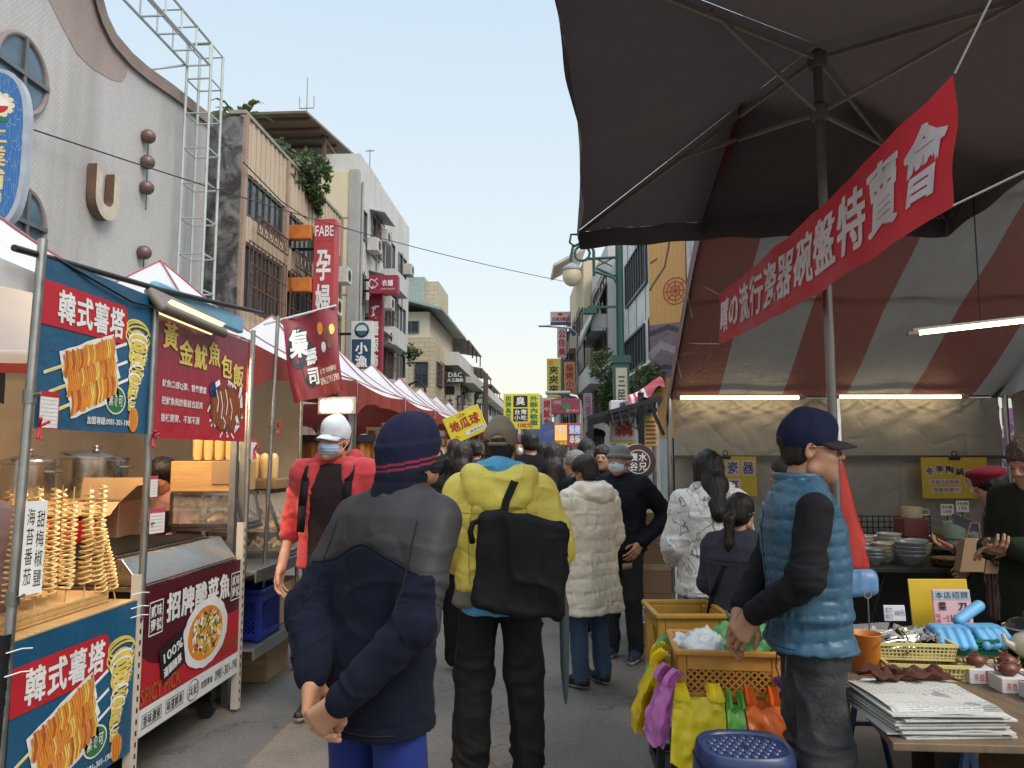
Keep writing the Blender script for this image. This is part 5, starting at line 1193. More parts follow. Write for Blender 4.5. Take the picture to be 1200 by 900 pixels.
def carton(label,lo,hi,rz=0,mat=None,tape=True):
 c=V3(((lo[0]+hi[0])/2,(lo[1]+hi[1])/2,lo[2]));t=thing('cardboard_box',label,'box',c,rz);T=wm(t)@Matrix.Translation(-c);m=MB();m.box(lo,hi,T);m.build('carton',mat or CARD,t,bevel=.006)
 if tape:
  m=MB();x=(lo[0]+hi[0])/2;m.box((lo[0]-.001,lo[1]-.0015,lo[2]+(hi[2]-lo[2])*.46),(hi[0]+.001,lo[1]-.0005,lo[2]+(hi[2]-lo[2])*.58),T);m.box((x-.025,lo[1]-.001,hi[2]+.0005),(x+.025,hi[1]+.001,hi[2]+.0015),T);m.build('tape',M('packing_tape',(.42,.30,.18),.3),t)
 return t
carton('plain cardboard box on the lower shelf beside the blue crate',(-2.3,5.26,.362),(-1.93,5.66,.64))
carton('light cardboard box under the third stall, on the ground',(-2.35,5.2,.0),(-1.98,5.6,.25))
shift(-.19)
k=NT('orange_curtain');wv=k.n('ShaderNodeTexWave',Scale=5.,Distortion=2.5);wv.inputs['Detail'].default_value=2;k.l(k.co(),wv.inputs['Vector']);k.l(k.mix(wv.outputs['Fac'],(.30,.09,.015),(.46,.17,.03)),k.b.inputs['Base Color']);k.b.inputs['Roughness'].default_value=.6
t=thing('counter_curtain','orange wooden toned curtain board with dark top band behind the red jacket','curtain',(-2.6,7.4,.9));m=MB();m.grid(lambda u,v:(-3.5+1.62*u,7.4+.02*math.sin(u*60),.75+.92*v),60,4);m.build('curtain',k.m,t,True);m=MB();m.box((-3.5,7.36,1.67),(-1.86,7.42,1.74));m.build('top_band',M('dark_band',(.02,.015,.03),.7),t)
t=thing('hanging_banner','dark red sushi banner hanging from a slanted crossbar over the third stall','banner',(-1.6,4.95,1.9));P0,P1=onY(309,380,5.03),onY(394,358,5.03)
m=MB();m.tube([P0,P1],.009,8);m.build('crossbar',M('white_pole',(.65,.65,.65),.4),t,True)
a,b=onY(331,374,5.02),onY(392,359,5.02);c,d=onY(404,458,4.95),onY(345,473,4.95)
def bil(s_,q,h_=0):
 p=a.lerp(b,s_).lerp(d.lerp(c,s_),1-q);return p+V3((0,-.025*math.sin(s_*8+q*2)-.02*math.sin(q*5)-h_,0))
fr=Fr(a,b-a,a-d);fr.fn=lambda x,y,h_:bil(x,y,h_);BN=[M('banner_crimson',(.22,.015,.028),.5,var=.1,bump=.2,bs=20)]+print_mats()
m=MB();m.grid(lambda u,v:bil(u,v),20,16);m.build('sheet',BN[0],t,True)
m=MB();m.mat(5)
for cx,cy,rx,ry in((.24,.62,.19,.26),(.40,.40,.14,.28)):m.poly([bil(cx+rx*math.cos(R(q)),cy+ry*math.sin(R(q)),.004)for q in range(0,360,12)])
m.mat(0);text(m,fr,'集',.08,.48,.42,.86,.007,.04);text(m,fr,'壽司',.34,.14,.56,.60,.007,.04,'col');m.mat(0);text(m,fr,'訂購:現做壽司',.58,.25,.92,.31,.004,.01,'fit');text(m,fr,'0962791390',.56,.13,.96,.21,.004,.01,'fit')
for x,y,rr,c_ in((.80,.70,.07,6),(.72,.55,.05,0),(.68,.78,.06,2),(.86,.58,.06,6),(.9,.74,.05,3)):m.mat(c_);m.poly([bil(x+rr*math.cos(R(q)),y+rr*1.3*math.sin(R(q)),.004)for q in range(0,360,20)])
m.build('print',print_mats(),t)
t=thing('tube_lamp','tube lamp under the roof of the near white tent behind the banners','lamp',(-2.42,3.9,2.05));m=MB();m.tube([(-2.42,3.45,2.05),(-2.42,4.5,2.05)],.014,8);m.build('tube',M('tube_warm',(1.,.8,.5),.4,emit=260,ecol=(1.,.72,.40),var=0),t,True);m=MB();m.bar((-2.42,3.45,2.08),(-2.42,4.5,2.08),.04,.02);m.build('housing',M('lamp_white',(.5,.48,.44),.5),t)
t=thing('led_panel','glowing led panel lamp with bar tubes hung under the red valance tent','lamp',(-1.9,6.3,2.0));c0=onY(394,478,6.5);m=MB();m.cbox(c0+V3((0,.02,.02)),(.34,.06,.16));m.build('housing',M('lamp_white',(.5,.48,.44),.5),t,bevel=.01)
m=MB()
for i in range(6):q=c0+V3((-.12+.048*i,-.022,.015));m.tube([q+V3((0,0,-.05)),q+V3((0,0,.05))],.014,8)
m.build('lamp_tubes',M('led_white',(1.,.84,.58),.5,emit=9.),t,True)
m=MB();m.tube([c0+V3((0,.02,.1)),c0+V3((0,.02,.45))],.008,6);m.build('hanger',DKST,t,True)
for i,(px,py,Y,w_,h_,c_,lab)in enumerate(((452,520,11,.6,.5,(.5,.35,.2),'pale menu board under the fifth tent'),(470,512,13,.7,.5,(.55,.5,.45),'menu board with rows of pictures under the sixth tent'),(500,508,16,.9,.6,(.5,.12,.08),'red menu board under the farther tents'))):
 c=onY(px,py,Y);t=thing('menu_board',lab,'board',c);m=MB();m.cbox(c,(w_,.03,h_));m.build('board',M('menu_%d'%i,c_,.5,var=.1),t,bevel=.005);m=MB();r=random.Random(i)
 for a in range(3):
  for b in range(4):m.mat((a+b)%4);m.cbox(c+V3((-w_*.36+w_*.24*b,-.018,-h_*.3+h_*.3*a)),(w_*.18,.004,h_*.2))
 m.build('pictures',[M('print_white',0),M('print_orange',0),M('print_brown',0),M('print_gold',0)],t)
TW=M('tent_white',(.74,.74,.76),.55,var=.05,bump=.15,bs=18,trans=.3);TR_=M('tent_red',(.34,.055,.045),.45,var=.1,bump=.25,bs=16,trans=.3);TRD=M('tent_red_trim',(.42,.14,.14),.5,trans=.2);TIN=M('tent_pink',(.62,.42,.45),.55,var=.06,trans=.3)
def tent(label,y0,y1,x0=-4.75,x1=-2.03,ze=2.27,za=3.18,val=TR_,roof=TW,drop=.34):
 t=thing('market_tent',label,'tent',((x0+x1)/2,(y0+y1)/2,0),0,'pop up tents of the left stall row');ap=V3(((x0+x1)/2,(y0+y1)/2,za));C=[V3((x0,y0,ze)),V3((x1,y0,ze)),V3((x1,y1,ze)),V3((x0,y1,ze))]
 for i in range(4):
  a,b=C[i],C[(i+1)%4];m=MB()
  def f(u,v,a=a,b=b):e=a.lerp(b,u);p=e.lerp(ap,v);return p-V3((0,0,.16*math.sin(math.pi*min(1,v*1.02))*(1-.15*math.sin(math.pi*u))+.05*math.sin(math.pi*u)*(1-v)))
  m.grid(f,12,12);m.build('roof_panel',roof,t,True)
  m=MB()
  def g(u,v,a=a,b=b):p=a.lerp(b,u);arch=min(1.,max(0.,math.sin(math.pi*u))*1.25)**.5;d=drop*(1-.58*arch);out=V3((b-a).cross(V3((0,0,1)))).normalized();return p+out*(.008+.02*math.sin(u*25)*v)-V3((0,0,d*v+.05*math.sin(math.pi*u)))
  m.grid(g,28,5);m.build('valance',val,t,True)
  m=MB();m.tube([f(0,q/8)+V3((0,0,.012))for q in range(9)],.007,6);m.build('ridge_trim',TRD,t,True)
  L=V3((a.x+(.03 if a.x<ap.x else-.03),a.y+(.03 if a.y<ap.y else-.03),0));m=MB();m.box((L.x-.02,L.y-.02,0),(L.x+.02,L.y+.02,ze+.02));m.build('leg',STEEL,t)
 return t
tent('near white tent over the potato and squid stalls',1.9,4.60,val=TW,drop=.2)
tent('second tent with red arched valance over the third stall',4.68,7.2,roof=TW)
yy=7.25
for lab in('third tent from the left with white roof and red valance','fourth tent from the left with white roof and red valance','fifth tent from the left, beyond the sushi banner','sixth tent from the left in the receding row','seventh tent from the left in the receding row','eighth tent from the left, last but one of the receding row','last visible tent at the far end of the left row'):
 tent(lab,yy,yy+2.3);yy+=2.35
carton('yellow cardboard carton under the second tent behind the shelf',(-3.2,6.0,0),(-2.5,6.6,.75),0,M('carton_yellow',(.42,.27,.10),.8))
t=thing('stall_counter','food counter with steel trays under the second tent behind the red jacket','counter',(-2.4,6.2,0));m=MB();m.box((-2.9,6.0,.86),(-2.05,7.3,.9));m.build('counter_top',STNL,t);m=MB();m.box((-2.85,6.05,.1),(-2.1,7.25,.858));m.build('cabinet',M('cabinet_white',(.5,.48,.45),.6),t)
m=MB();r=random.Random(5)
for k2 in range(40):x,y=r.uniform(-2.8,-2.15),r.uniform(6.05,7.2);m.lathe([(0,.03),(.03,.02),(.035,0)],(x,y,.905),8)
tag(m.build('fried_snacks',M('fried_squid',0),t,True),kind='stuff')
def tiles(name,c1,c2,mortar,sx,row,grime=.35,msize=.06,off=.5):
 k=NT(name);br=k.n('ShaderNodeTexBrick',Scale=1.);br.offset=off
 br.inputs['Brick Width'].default_value=sx;br.inputs['Row Height'].default_value=row;br.inputs['Mortar Size'].default_value=msize*row;br.inputs['Color1'].default_value=(*c1,1);br.inputs['Color2'].default_value=(*c2,1);br.inputs['Mortar'].default_value=(*mortar,1)
 s=k.n('ShaderNodeSeparateXYZ');k.l(k.co(),s.inputs[0]);a=k.n('ShaderNodeMath',operation='ADD');k.l(s.outputs[0],a.inputs[0]);k.l(s.outputs[1],a.inputs[1]);c=k.n('ShaderNodeCombineXYZ');k.l(a.outputs[0],c.inputs[0]);k.l(s.outputs[2],c.inputs[1]);k.l(c.outputs[0],br.inputs['Vector'])
 st=k.noise(1.1,5,.65,(1,1,.12));g=k.noise(.5,4)
 x=k.mix(k.rng(st,.48,.75,0,grime),br.outputs['Color'],(c1[0]*.42,c1[1]*.38,c1[2]*.35));y=k.mix(k.rng(g,.35,.65,.12,0),x,(c1[0]*.6,c1[1]*.58,c1[2]*.56));k.l(y,k.b.inputs['Base Color']);k.b.inputs['Roughness'].default_value=.6
 k.l(k.bump(br.outputs['Fac'],-.35,.01),k.b.inputs['Normal']);return k.m
def stained(name,c,grime=.5,dark=.4,scale=1.,rough=.85):
 k=NT(name);st=k.noise(1.6*scale,6,.7,(1,1,.1));g=k.noise(.9*scale,5,.65);d=k.noise(9,4)
 x=k.mix(k.rng(st,.46,.72,0,grime),c,tuple(q*dark for q in c));y=k.mix(k.rng(g,.4,.7,0,grime*.6),x,tuple(q*.62 for q in c));z=k.mix(k.rng(d,.3,.7,0,.12),y,tuple(q*.7 for q in c));k.l(z,k.b.inputs['Base Color']);k.b.inputs['Roughness'].default_value=rough;k.l(k.bump(d,.25,.02),k.b.inputs['Normal']);return k.m
WGL=NT('window_glass');_n=WGL.noise(.8,3);WGL.l(WGL.mix(WGL.rng(_n,.3,.7,0,1),(.018,.022,.028),(.06,.07,.08)),WGL.b.inputs['Base Color']);WGL.b.inputs['Roughness'].default_value=.12;WGL=WGL.m
ALU=M('aluminium','#77797a',.45,.6,.12);DFR=M('window_frame_dark',(.06,.055,.05),.5);RUST=M('rusty_grille',(.13,.075,.05),.8,.2,.3)
def window(parent,fr,x0,z0,x1,z1,cols=2,rows=1,frame=None,depth=.06,fw=.045,name='window',bars=0):
 """a recessed looking window: dark box reveal, frame proud, pane behind"""
 f=MB();H=.02
 def bx(a,b,c,d,h0,h1):
  P=[fr.p(a,b,h0),fr.p(c,b,h0),fr.p(c,d,h0),fr.p(a,d,h0),fr.p(a,b,h1),fr.p(c,b,h1),fr.p(c,d,h1),fr.p(a,d,h1)];f.add(P,[(0,3,2,1),(4,5,6,7),(0,1,5,4),(1,2,6,5),(2,3,7,6),(3,0,4,7)])
 bx(x0,z0,x1,z0+fw,0,depth);bx(x0,z1-fw,x1,z1,0,depth);bx(x0,z0+fw,x0+fw,z1-fw,0,depth);bx(x1-fw,z0+fw,x1,z1-fw,0,depth)
 for i in range(1,cols):x=x0+(x1-x0)*i/cols;bx(x-fw*.4,z0+fw,x+fw*.4,z1-fw,.004,depth*.8)
 for j in range(1,rows):z=z0+(z1-z0)*j/rows;bx(x0+fw,z-fw*.35,x1-fw,z+fw*.35,.006,depth*.7)
 w_=f.build(name,frame or ALU,parent)
 p=MB();p.poly([fr.p(x0+fw,z0+fw,.012),fr.p(x1-fw,z0+fw,.012),fr.p(x1-fw,z1-fw,.012),fr.p(x0+fw,z1-fw,.012)]);p.build('pane',WGL,w_)
 if bars:
  g=MB()
  for i in range(bars+1):x=x0+(x1-x0)*i/bars;g.bar(fr.p(x,z0-.05,depth+.12),fr.p(x,z1+.02,depth+.12),.018)
  for j in range(4):z=z0+(z1-z0)*j/3;g.bar(fr.p(x0,z,depth+.13),fr.p(x1,z,depth+.13),.02)
  g.build('grille',RUST,w_)
 return w_
def FX(X,y0):return Fr((X,y0,0),(0,1,0),(0,0,1))
def FYm(Y,x0):return Fr((x0,Y,0),(1,0,0),(0,0,1))
def aircon(parent,c,w_=.55):
 m=MB();m.cbox(c,(.34,w_,.42));o=m.build('air_conditioner',M('ac_body',(.5,.49,.45),.6,var=.15),parent,bevel=.01);m=MB();c2=V3(c)+V3((.172,0,0));m.lathe([(.02,.004),(.15,.004),(.16,.0)],(0,0,0),18,Matrix.Translation(c2)@Matrix.Rotation(R(90),4,'Y'));m.build('fan_grille',DKST,o);return o
GX=-6.5;WT=tiles('white_mosaic',(.50,.485,.475),(.44,.43,.42),(.36,.35,.345),.062,.04,.55,.14)
PIN=tiles('pink_mosaic',(.37,.29,.265),(.335,.262,.24),(.28,.215,.2),.062,.04,.35,.14)
t=thing('tiled_building','white mosaic tiled building with a curved pinkish gable and oval windows','building',(GX,8,0))
def topz(y):return float(np.interp(y,[-2,8.2,8.9,9.2,9.4,9.55,9.8,10.25,10.7,11.45,12.85,14],[10.6,10.2,9.1,8.4,8.0,7.78,7.62,7.56,7.58,7.68,7.8,7.9]))
ys=[-2+14.85*i/120 for i in range(121)]
m=MB();pts=[(GX,y,topz(y))for y in ys];m.prism([(GX,-2,0)]+[(GX,12.85,0)]+pts[::-1],(-8,0,0));m.build('wall',WT,t)
m=MB();m.grid(lambda u,v:(GX+.05-.5*v*0,ys[0]+15.6*u,topz(ys[0]+15.6*u)-.16+.24*v),60,1);
cp=MB();sec=[(.06,-.13),(.06,.08),(-.3,.08),(-.3,-.13)]
def cpf(u,v):
 y=ys[0]+14.85*u;q=min(3,int(v*4+1e-6));a_,b_=sec[q%4]
 dy=(topz(y+.02)-topz(y-.02))/.04;nl=math.hypot(1,dy);return(GX+a_,y-dy/nl*b_,topz(y)+b_/nl)
cp.grid(cpf,240,4)
cp.build('coping',stained('pink_render',(.27,.205,.18),.4,.55),t)
m=MB();yl=[8.0+5.0*i/40 for i in range(41)]
def lowz(y):
 if y<10.4:return 7.9-.32*max(0,y-9.2)**1.2 if y>9.2 else 7.9+(9.2-y)*1.6
 return min(topz(y)-.05,7.9-.32*1.2**1.2+(.0 if y<11.1 else(y-11.1)*.55))
bp=[(7.6,8.6),(8.1,7.75),(8.49,7.35),(8.8,7.13),(9.08,6.96),(9.41,6.93),(9.84,7.0),(10.1,7.1),(10.2,7.25),(10.22,7.4)]
top=[(y,topz(y)-.14)for y in[7.6,8.0,8.4,8.8,9.1,9.4,9.6,9.9,10.22]]
m.poly([(GX+.006,y,z)for y,z in bp]+[(GX+.006,y,z)for y,z in top[::-1]]);m.build('pink_panel',PIN,t)
def oval(c,ry,rz_):
 o=MB();n=40;ri=[]
 for k2 in range(n):a=2*math.pi*k2/n;ri.append((c[0],c[1]+ry*math.cos(a),c[2]+rz_*math.sin(a)))
 o.tube([(GX+.03,y,z)for _,y,z in ri],.035,8,closed=True);w_=o.build('oval_window',M('oval_frame',(.24,.19,.175),.6),t,True)
 p=MB();p.poly([(GX+.025,y,z)for _,y,z in ri]);p.build('pane',M('sky_glass',(.09,.14,.19),.08,var=.3,vs=2),w_);b=MB();b.bar((GX+.05,c[1],c[2]-rz_),(GX+.05,c[1],c[2]+rz_),.05);b.bar((GX+.055,c[1]-ry,c[2]),(GX+.055,c[1]+ry,c[2]),.05);b.build('mullion',ALU,w_)
oval((GX,8.10,6.14),.42,.47);oval((GX,8.3,4.35),.34,.42)
def letter(label,y,z,kind):
 t2=thing('channel_letter',label,'letter',(GX,y,z));m=MB();w_,h_,s_=.54,.72,.135
 if kind=='U':o=[(0,h_),(0,.30)]+[(w_/2-w_/2*math.cos(R(a)),.30-.30*math.sin(R(a)))for a in range(15,180,15)]+[(w_,.30),(w_,h_),(w_-s_,h_),(w_-s_,.32)]+[(w_/2+(w_/2-s_)*math.cos(R(a)),.32-.12*math.sin(R(a)))for a in range(15,180,15)]+[(s_,.32),(s_,h_)]
 else:o=[(0,0),(.5,0),(.5,.18),(.2,.18),(.2,h_),(0,h_)]
 m.prism([(GX+.02,y+a,z+b)for a,b in o][::1],(.13,0,0));m.build('side',M('letter_brown',(.14,.085,.055),.6),t2);m=MB();m.poly([(GX+.153,y+a,z+b)for a,b in o]);m.build('face',M('letter_face',(.48,.42,.33),.5),t2)
letter('beige channel letter U on the tiled wall',9.42,4.84,'U')
for i,(px,py)in enumerate(((174,160),(173,190),(172,220),(169,296))):
 c=onX(px,py,GX+.08);t2=thing('wall_ball',('topmost brown ball on the tiled wall','second brown ball from the top on the tiled wall','third brown ball from the top on the tiled wall','lowest brown ball on the tiled wall, above the red tent peak')[i],'wall ornament',c);m=MB();m.lathe([(.0,-.11),(.06,-.095),(.1,-.05),(.11,0),(.1,.05),(.06,.095),(0,.11)],c,16);m.build('ball',M('ball_bronze',(.14,.09,.075),.4,.3),t2,True);m=MB();m.tube([c+V3((-.08,0,.1)),c+V3((0,0,.09)),c+V3((0,0,-.36))],.008,5);m.build('rod',DKST,t2)
c0=onY(-22,172,6.9);t=thing('projecting_sign','rounded blue projecting sign with yellow characters and a flower emblem','sign',c0);fr=Fr(c0,(1,.22,0),(0,0,1))
ol=[(.38*math.copysign(abs(math.cos(R(a)))**.6,math.cos(R(a))),.82*math.copysign(abs(math.sin(R(a)))**.6,math.sin(R(a))))for a in range(0,360,8)]
m=MB();m.prism([fr.p(x*1.12,y*1.05,-.12)for x,y in ol],fr.n*.118);m.build('sign_box',M('sign_grey',(.36,.40,.46),.5),t);k=NT('cracked_blue');a=k.n('ShaderNodeTexVoronoi',Scale=16.,feature='DISTANCE_TO_EDGE');k.l(k.co(scale=(2,2,.35)),a.inputs['Vector']);k.l(k.mix(k.rng(a.outputs['Distance'],.0,.03,.75,0),(.025,.13,.36),(.35,.42,.5)),k.b.inputs['Base Color']);k.b.inputs['Roughness'].default_value=.5
m=MB();m.poly([fr.p(x,y,.0)for x,y in ol]);m.build('face',k.m,t)
m=MB();text(m,fr,'上業補習',-.03,-.70,.25,.28,.003,.03,'col');m.build('lettering',M('sign_yellow',(.62,.52,.22),.5),t)
m=MB();m.mat(0);disc(m,fr,.13,.46,.13,.12,.002);m.mat(1);
for q in range(12):disc(m,fr,.13+.13*math.cos(R(q*30)),.46+.115*math.sin(R(q*30)),.032,.03,.003,10)
m.mat(2);m.poly([fr.p(.13+.1*math.cos(R(a)),.45+.08*math.sin(R(a)),.005)for a in range(180,361,15)]);m.mat(3);disc(m,fr,.06,.30,.06,.025,.004);disc(m,fr,.17,.30,.06,.025,.004);m.build('emblem',[M('print_white',0),M('emblem_cream',(.7,.6,.4),.5),M('print_red',0),M('print_green',0)],t)
m=MB();m.bar(c0+V3((-.5,.06,.5)),c0+V3((-1.4,.0,.5)),.06);m.build('bracket',STEEL,t);m=MB();m.bar(c0+V3((-.5,.06,-.5)),c0+V3((-1.4,0,-.5)),.06);m.build('bracket',STEEL,t)
t=thing('lattice_gantry','pale green lattice mast with a horizontal truss beside the tiled building','mast',(-6.1,12.8,0));GM=M('gantry_paint',(.42,.47,.46),.5,.1,.12)
def truss(A,B,e1,e2,w_,n_,name,diag=True):
 m=MB();A,B,e1,e2=V3(A),V3(B),V3(e1)*w_/2,V3(e2)*w_/2;c=[e1+e2,e1-e2,-e1-e2,-e1+e2]
 for q in c:m.tube([A+q,B+q],.024,6)
 for i in range(n_+1):
  p=A.lerp(B,i/n_)
  for j in range(4):m.tube([p+c[j],p+c[(j+1)%4]],.016,5)
  if 0:
   p2=A.lerp(B,(i+1)/n_);m.tube([p+c[0],p2+c[1]],.014,5);m.tube([p+c[1],p2+c[2]],.014,5)if i%2 else None
 m.build(name,GM,t,True)
truss((-6.1,11.8,.0),(-6.1,11.8,8.55),(1,0,0),(0,1,0),.42,14,'mast');truss((-6.1,11.56,8.36),(-6.1,4.5,8.36),(1,0,0),(0,0,1),.40,15,'boom');m=MB();m.tube([(-6.3,11.6,8.2),(-6.5,10.75,7.65)],.022,6);m.build('brace',GM,t)
begin()
BX=-5.95;k=NT('mould_concrete');a=k.noise(1.8,6,.7,dist=.8);b=k.noise(1.3,5,.7,(1,1,.2));v=k.n('ShaderNodeTexVoronoi',Scale=2.6);k.l(k.co(),v.inputs['Vector']);x=k.mix(k.rng(a,.42,.6,0,1),(.042,.04,.038),(.22,.215,.21));y=k.mix(k.rng(b,.5,.7,0,.7),x,(.022,.021,.02));z_=k.mix(k.rng(v.outputs['Distance'],.05,.25,.35,0),y,(.30,.29,.28));k.l(z_,k.b.inputs['Base Color']);k.b.inputs['Roughness'].default_value=.92
t=thing('old_building','low old building with mould black end wall and ribbed cream facade','building',(BX,14,0));m=MB();m.box((-12,13.95,0),(BX,14.15,7.95));m.build('end_wall',k.m,t);RIB=stained('ribbed_cream',(.50,.40,.30),.4,.55)
m=MB();m.box((-12,14.152,0),(BX-.06,21.9,7.85));m.build('wall',stained('inner_wall',(.3,.26,.2)),t)
for z0,z1 in((6.95,8.02),(5.62,6.12),(2.9,4.3)):
 m=MB();
 for i in range(52):y0=14.16+i*.1488;m.box((BX-.058,y0,z0),(BX+(.0 if i%2 else .02),y0+.1488,z1))
 m.build('ribbed_band',RIB,t)['kind']='stuff'
m=MB();m.box((BX-.3,14.0,8.03),(BX+.05,21.9,8.1));m.build('coping',stained('coping_grey',(.3,.28,.24)),t)
for y0 in(14.0,16.7,19.3,21.7):m=MB();m.box((BX-.055,y0,0),(BX+.07,y0+.16,8.0));m.build('pilaster',M('pilaster',(.33,.23,.18),.8,var=.25,vs=20),t)
fr=FX(BX-.05,0)
for z0,z1 in((6.13,6.93),(4.32,5.6)):
 for y0,y1,c in((14.25,16.6,6),(16.95,19.2,6),(19.5,21.6,5)):window(t,fr,y0,z0,y1,z1,c,1,DFR,.05,.05,bars=10 if z0<5 else 0)
def railing(y0,y1,z,X):
 m=MB();m.bar((X,y0,z),(X,y1,z),.03);m.bar((X,y0,z-.34),(X,y1,z-.34),.03);n_=int((y1-y0)/.3)
 for i in range(n_+1):
  y=y0+(y1-y0)*i/n_;m.bar((X,y,z),(X,y,z-.34),.014)
  if i<n_:m.tube([(X,y+.15+.09*math.cos(R(q)),z-.17+.12*math.sin(R(q)))for q in range(0,360,45)],.01,4,closed=True)
 m.build('balcony_railing',RUST,t)
railing(14.5,16.5,6.15,BX+.18);railing(17.0,19.1,6.05,BX+.2)
for y,z in((17.6,3.9),(20.2,5.3),(15.2,3.75),(18.6,5.85),(21.2,6.3)):aircon(t,(BX+.25,y,z))
for o in COL.objects:
 if o.name.startswith('old_building'):o.location.y=13.05;o.scale.y=.804
def leaves(parent,c,rad,n_,mat,seed,size=.09,name='foliage',droop=0.):
 r=random.Random(seed);m=MB();cl=[(V3((r.gauss(0,.5)*rad[0],r.gauss(0,.5)*rad[1],r.gauss(0,.45)*rad[2])),r.uniform(.25,.6))for _ in range(16)]
 for k2 in range(n_):
  o,s_=r.choice(cl);d=V3((r.gauss(0,1),r.gauss(0,1),r.gauss(0,1)));d.normalize();q=V3((d.x*rad[0]*s_,d.y*rad[1]*s_,d.z*rad[2]*s_))*r.uniform(.55,1.05)
  p=V3(c)+o+q;p.z-=droop*(q.length);u=V3((r.gauss(0,1),r.gauss(0,1),r.gauss(0,.7))).normalized()*size*r.uniform(.6,1.3);w_=u.cross(V3((r.gauss(0,1),r.gauss(0,1),r.gauss(0,1)))).normalized()*size*.32;m.mat(r.choice((0,0,1,2)));m.add([p-u,p+w_,p+u,p-w_],[(0,1,2,3)])
 return m.build(name,mat,parent)
LEAF=[M('leaf_mid',(.055,.10,.03),.55,var=.25,trans=.25),M('leaf_dark',(.022,.048,.018),.55,var=.25,trans=.15),M('leaf_light',(.12,.16,.05),.55,var=.25,trans=.3)]
LEAFW=[M('leaf_olive',(.13,.14,.045),.6,var=.25,trans=.3),M('leaf_mid',0),M('leaf_pale',(.20,.19,.08),.6,trans=.3)]
def stem(parent,a,b,r_):m=MB();n_=5;m.tube([V3(a).lerp(V3(b),i/n_)+V3((.05*math.sin(i*2.),.05*math.cos(i*3.),0))for i in range(n_+1)],[r_*(1-.12*i)for i in range(n_+1)],7);m.build('stem',M('bark',(.10,.075,.05),.9,var=.3),parent,True)
begin()
t=thing('roof_shrub','drooping dark green shrub growing over the parapet of the old building','shrub',(BX-.2,18.6,8.0));cs_,ch_=onX(347,198,-6.2),onX(367,226,-5.85);leaves(t,cs_,(.42,1.15,.42),4200,LEAF,2,.085,droop=.25);leaves(t,ch_,(.22,.5,.36),1300,LEAF,5,.085,'hanging_foliage',.5);stem(t,cs_+V3((-.1,0,-.5)),cs_+V3((0,0,.2)),.05)
begin()
t=thing('roof_palm','small palm with yellowish fronds on the roof above the black wall','palm',(-6.3,14.6,8.0));r=random.Random(4);stem(t,(-6.3,14.6,7.9),(-6.3,14.6,8.12),.04);m=MB()
for k2 in range(22):
 a=r.uniform(0,6.28);L=r.uniform(.4,.75);h_=r.uniform(.15,.45);pts=[V3((-6.3+L*s_*math.cos(a),14.6+L*s_*math.sin(a),8.1+h_*math.sin(s_*2.4)))for s_ in[0,.25,.5,.75,1]]
 for i in range(4):
  d=(pts[i+1]-pts[i]);sd_=d.cross(V3((0,0,1))).normalized()*.05;m.mat(k2%3);m.add([pts[i]-sd_,pts[i]+sd_,pts[i+1]+sd_*.7,pts[i+1]-sd_*.7],[(0,1,2,3)])
m.build('fronds',LEAFW,t)
CXF=-6.0;t=thing('apartment_building','tall cream and white apartment building with a rusty metal roof shelter','building',(CXF,22,0));CRM=stained('cream_wall',(.62,.54,.38),.2,.75);WHW=stained('white_side',(.54,.535,.52),.5,.6)
m=MB();m.box((-14,22,0),(CXF-.002,22.2,10.1));m.build('front_wall',CRM,t);m=MB()
for z in(8.65,8.33,6.75,6.3):m.box((-14,21.985,z),(CXF-.004,21.998,z+.03))
m.build('wall_joint',M('joint',(.25,.22,.17),.8),t);m=MB();m.box((-14,22.202,0),(CXF,29.6,10.75));m.build('side_wall',WHW,t);m=MB();m.box((-6.25,21.96,0),(CXF+.03,22.19,10.15));m.build('corner_pier',M('pier_grey',(.34,.33,.32),.8,var=.12),t)
fr=FX(CXF,0)
for j,z in enumerate((8.0,6.0,4.2)):
 window(t,fr,22.5,z+.2,22.95,z+1.1,1,1,ALU);window(t,fr,23.6,z,24.7,z+1.25,2,1,ALU,bars=7 if j!=1 else 0);window(t,fr,25.3,z,26.9,z+1.2,3,1,ALU,bars=9 if j else 0);window(t,fr,27.6,z+.1,28.9,z+1.2,2,1,ALU)
 aircon(t,(CXF+.22,23.25,z+.15));m=MB();m.box((CXF+.002,25.1,z-.72),(CXF+.5,27.1,z-.1));m.build('balcony',WHW,t,bevel=.01);m=MB();m.prism([(CXF+.01,23.4,z+1.4),(CXF+.5,23.4,z+1.28),(CXF+.5,23.4,z+1.31),(CXF+.01,23.4,z+1.43)],(0,1.5,0));m.build('window_hood',M('hood_grey',(.4,.4,.4),.5),t)
aircon(t,(CXF+.25,24.9,5.5));aircon(t,(CXF+.25,27.3,7.7))
for q_ in range(9):
 yq,zq=(22.75,24.2,26.2,28.2,25.6,23.2,27.9,24.9,26.9)[q_],(7.2,9.4,9.5,9.3,3.2,5.0,5.4,7.3,3.0)[q_];m=MB();m.tube([(CXF+.05,yq,zq),(CXF+.05,yq+.06,zq-1.5),(CXF+.06,yq,zq-2.2)],.025,5);m.build('wall_pipe',M('pipe_dirty',(.22,.2,.18),.7),t,True)
 if q_%2:aircon(t,(CXF+.22,yq+.3,zq-.6))
m=MB();m.tube([(CXF+.06,22.35,9.9),(CXF+.06,22.35,3)],.04,6);m.build('drain_pipe',M('pipe_grey',(.3,.3,.3),.6),t)
k=NT('rusty_sheet');wv=k.n('ShaderNodeTexWave',Scale=6.);wv.bands_direction='X';k.l(k.co(),wv.inputs['Vector']);k.l(k.mix(k.noise(3,5),(.14,.10,.07),(.24,.19,.14)),k.b.inputs['Base Color']);k.l(k.bump(wv.outputs['Fac'],.8,.05),k.b.inputs['Normal']);k.b.inputs['Roughness'].default_value=.7
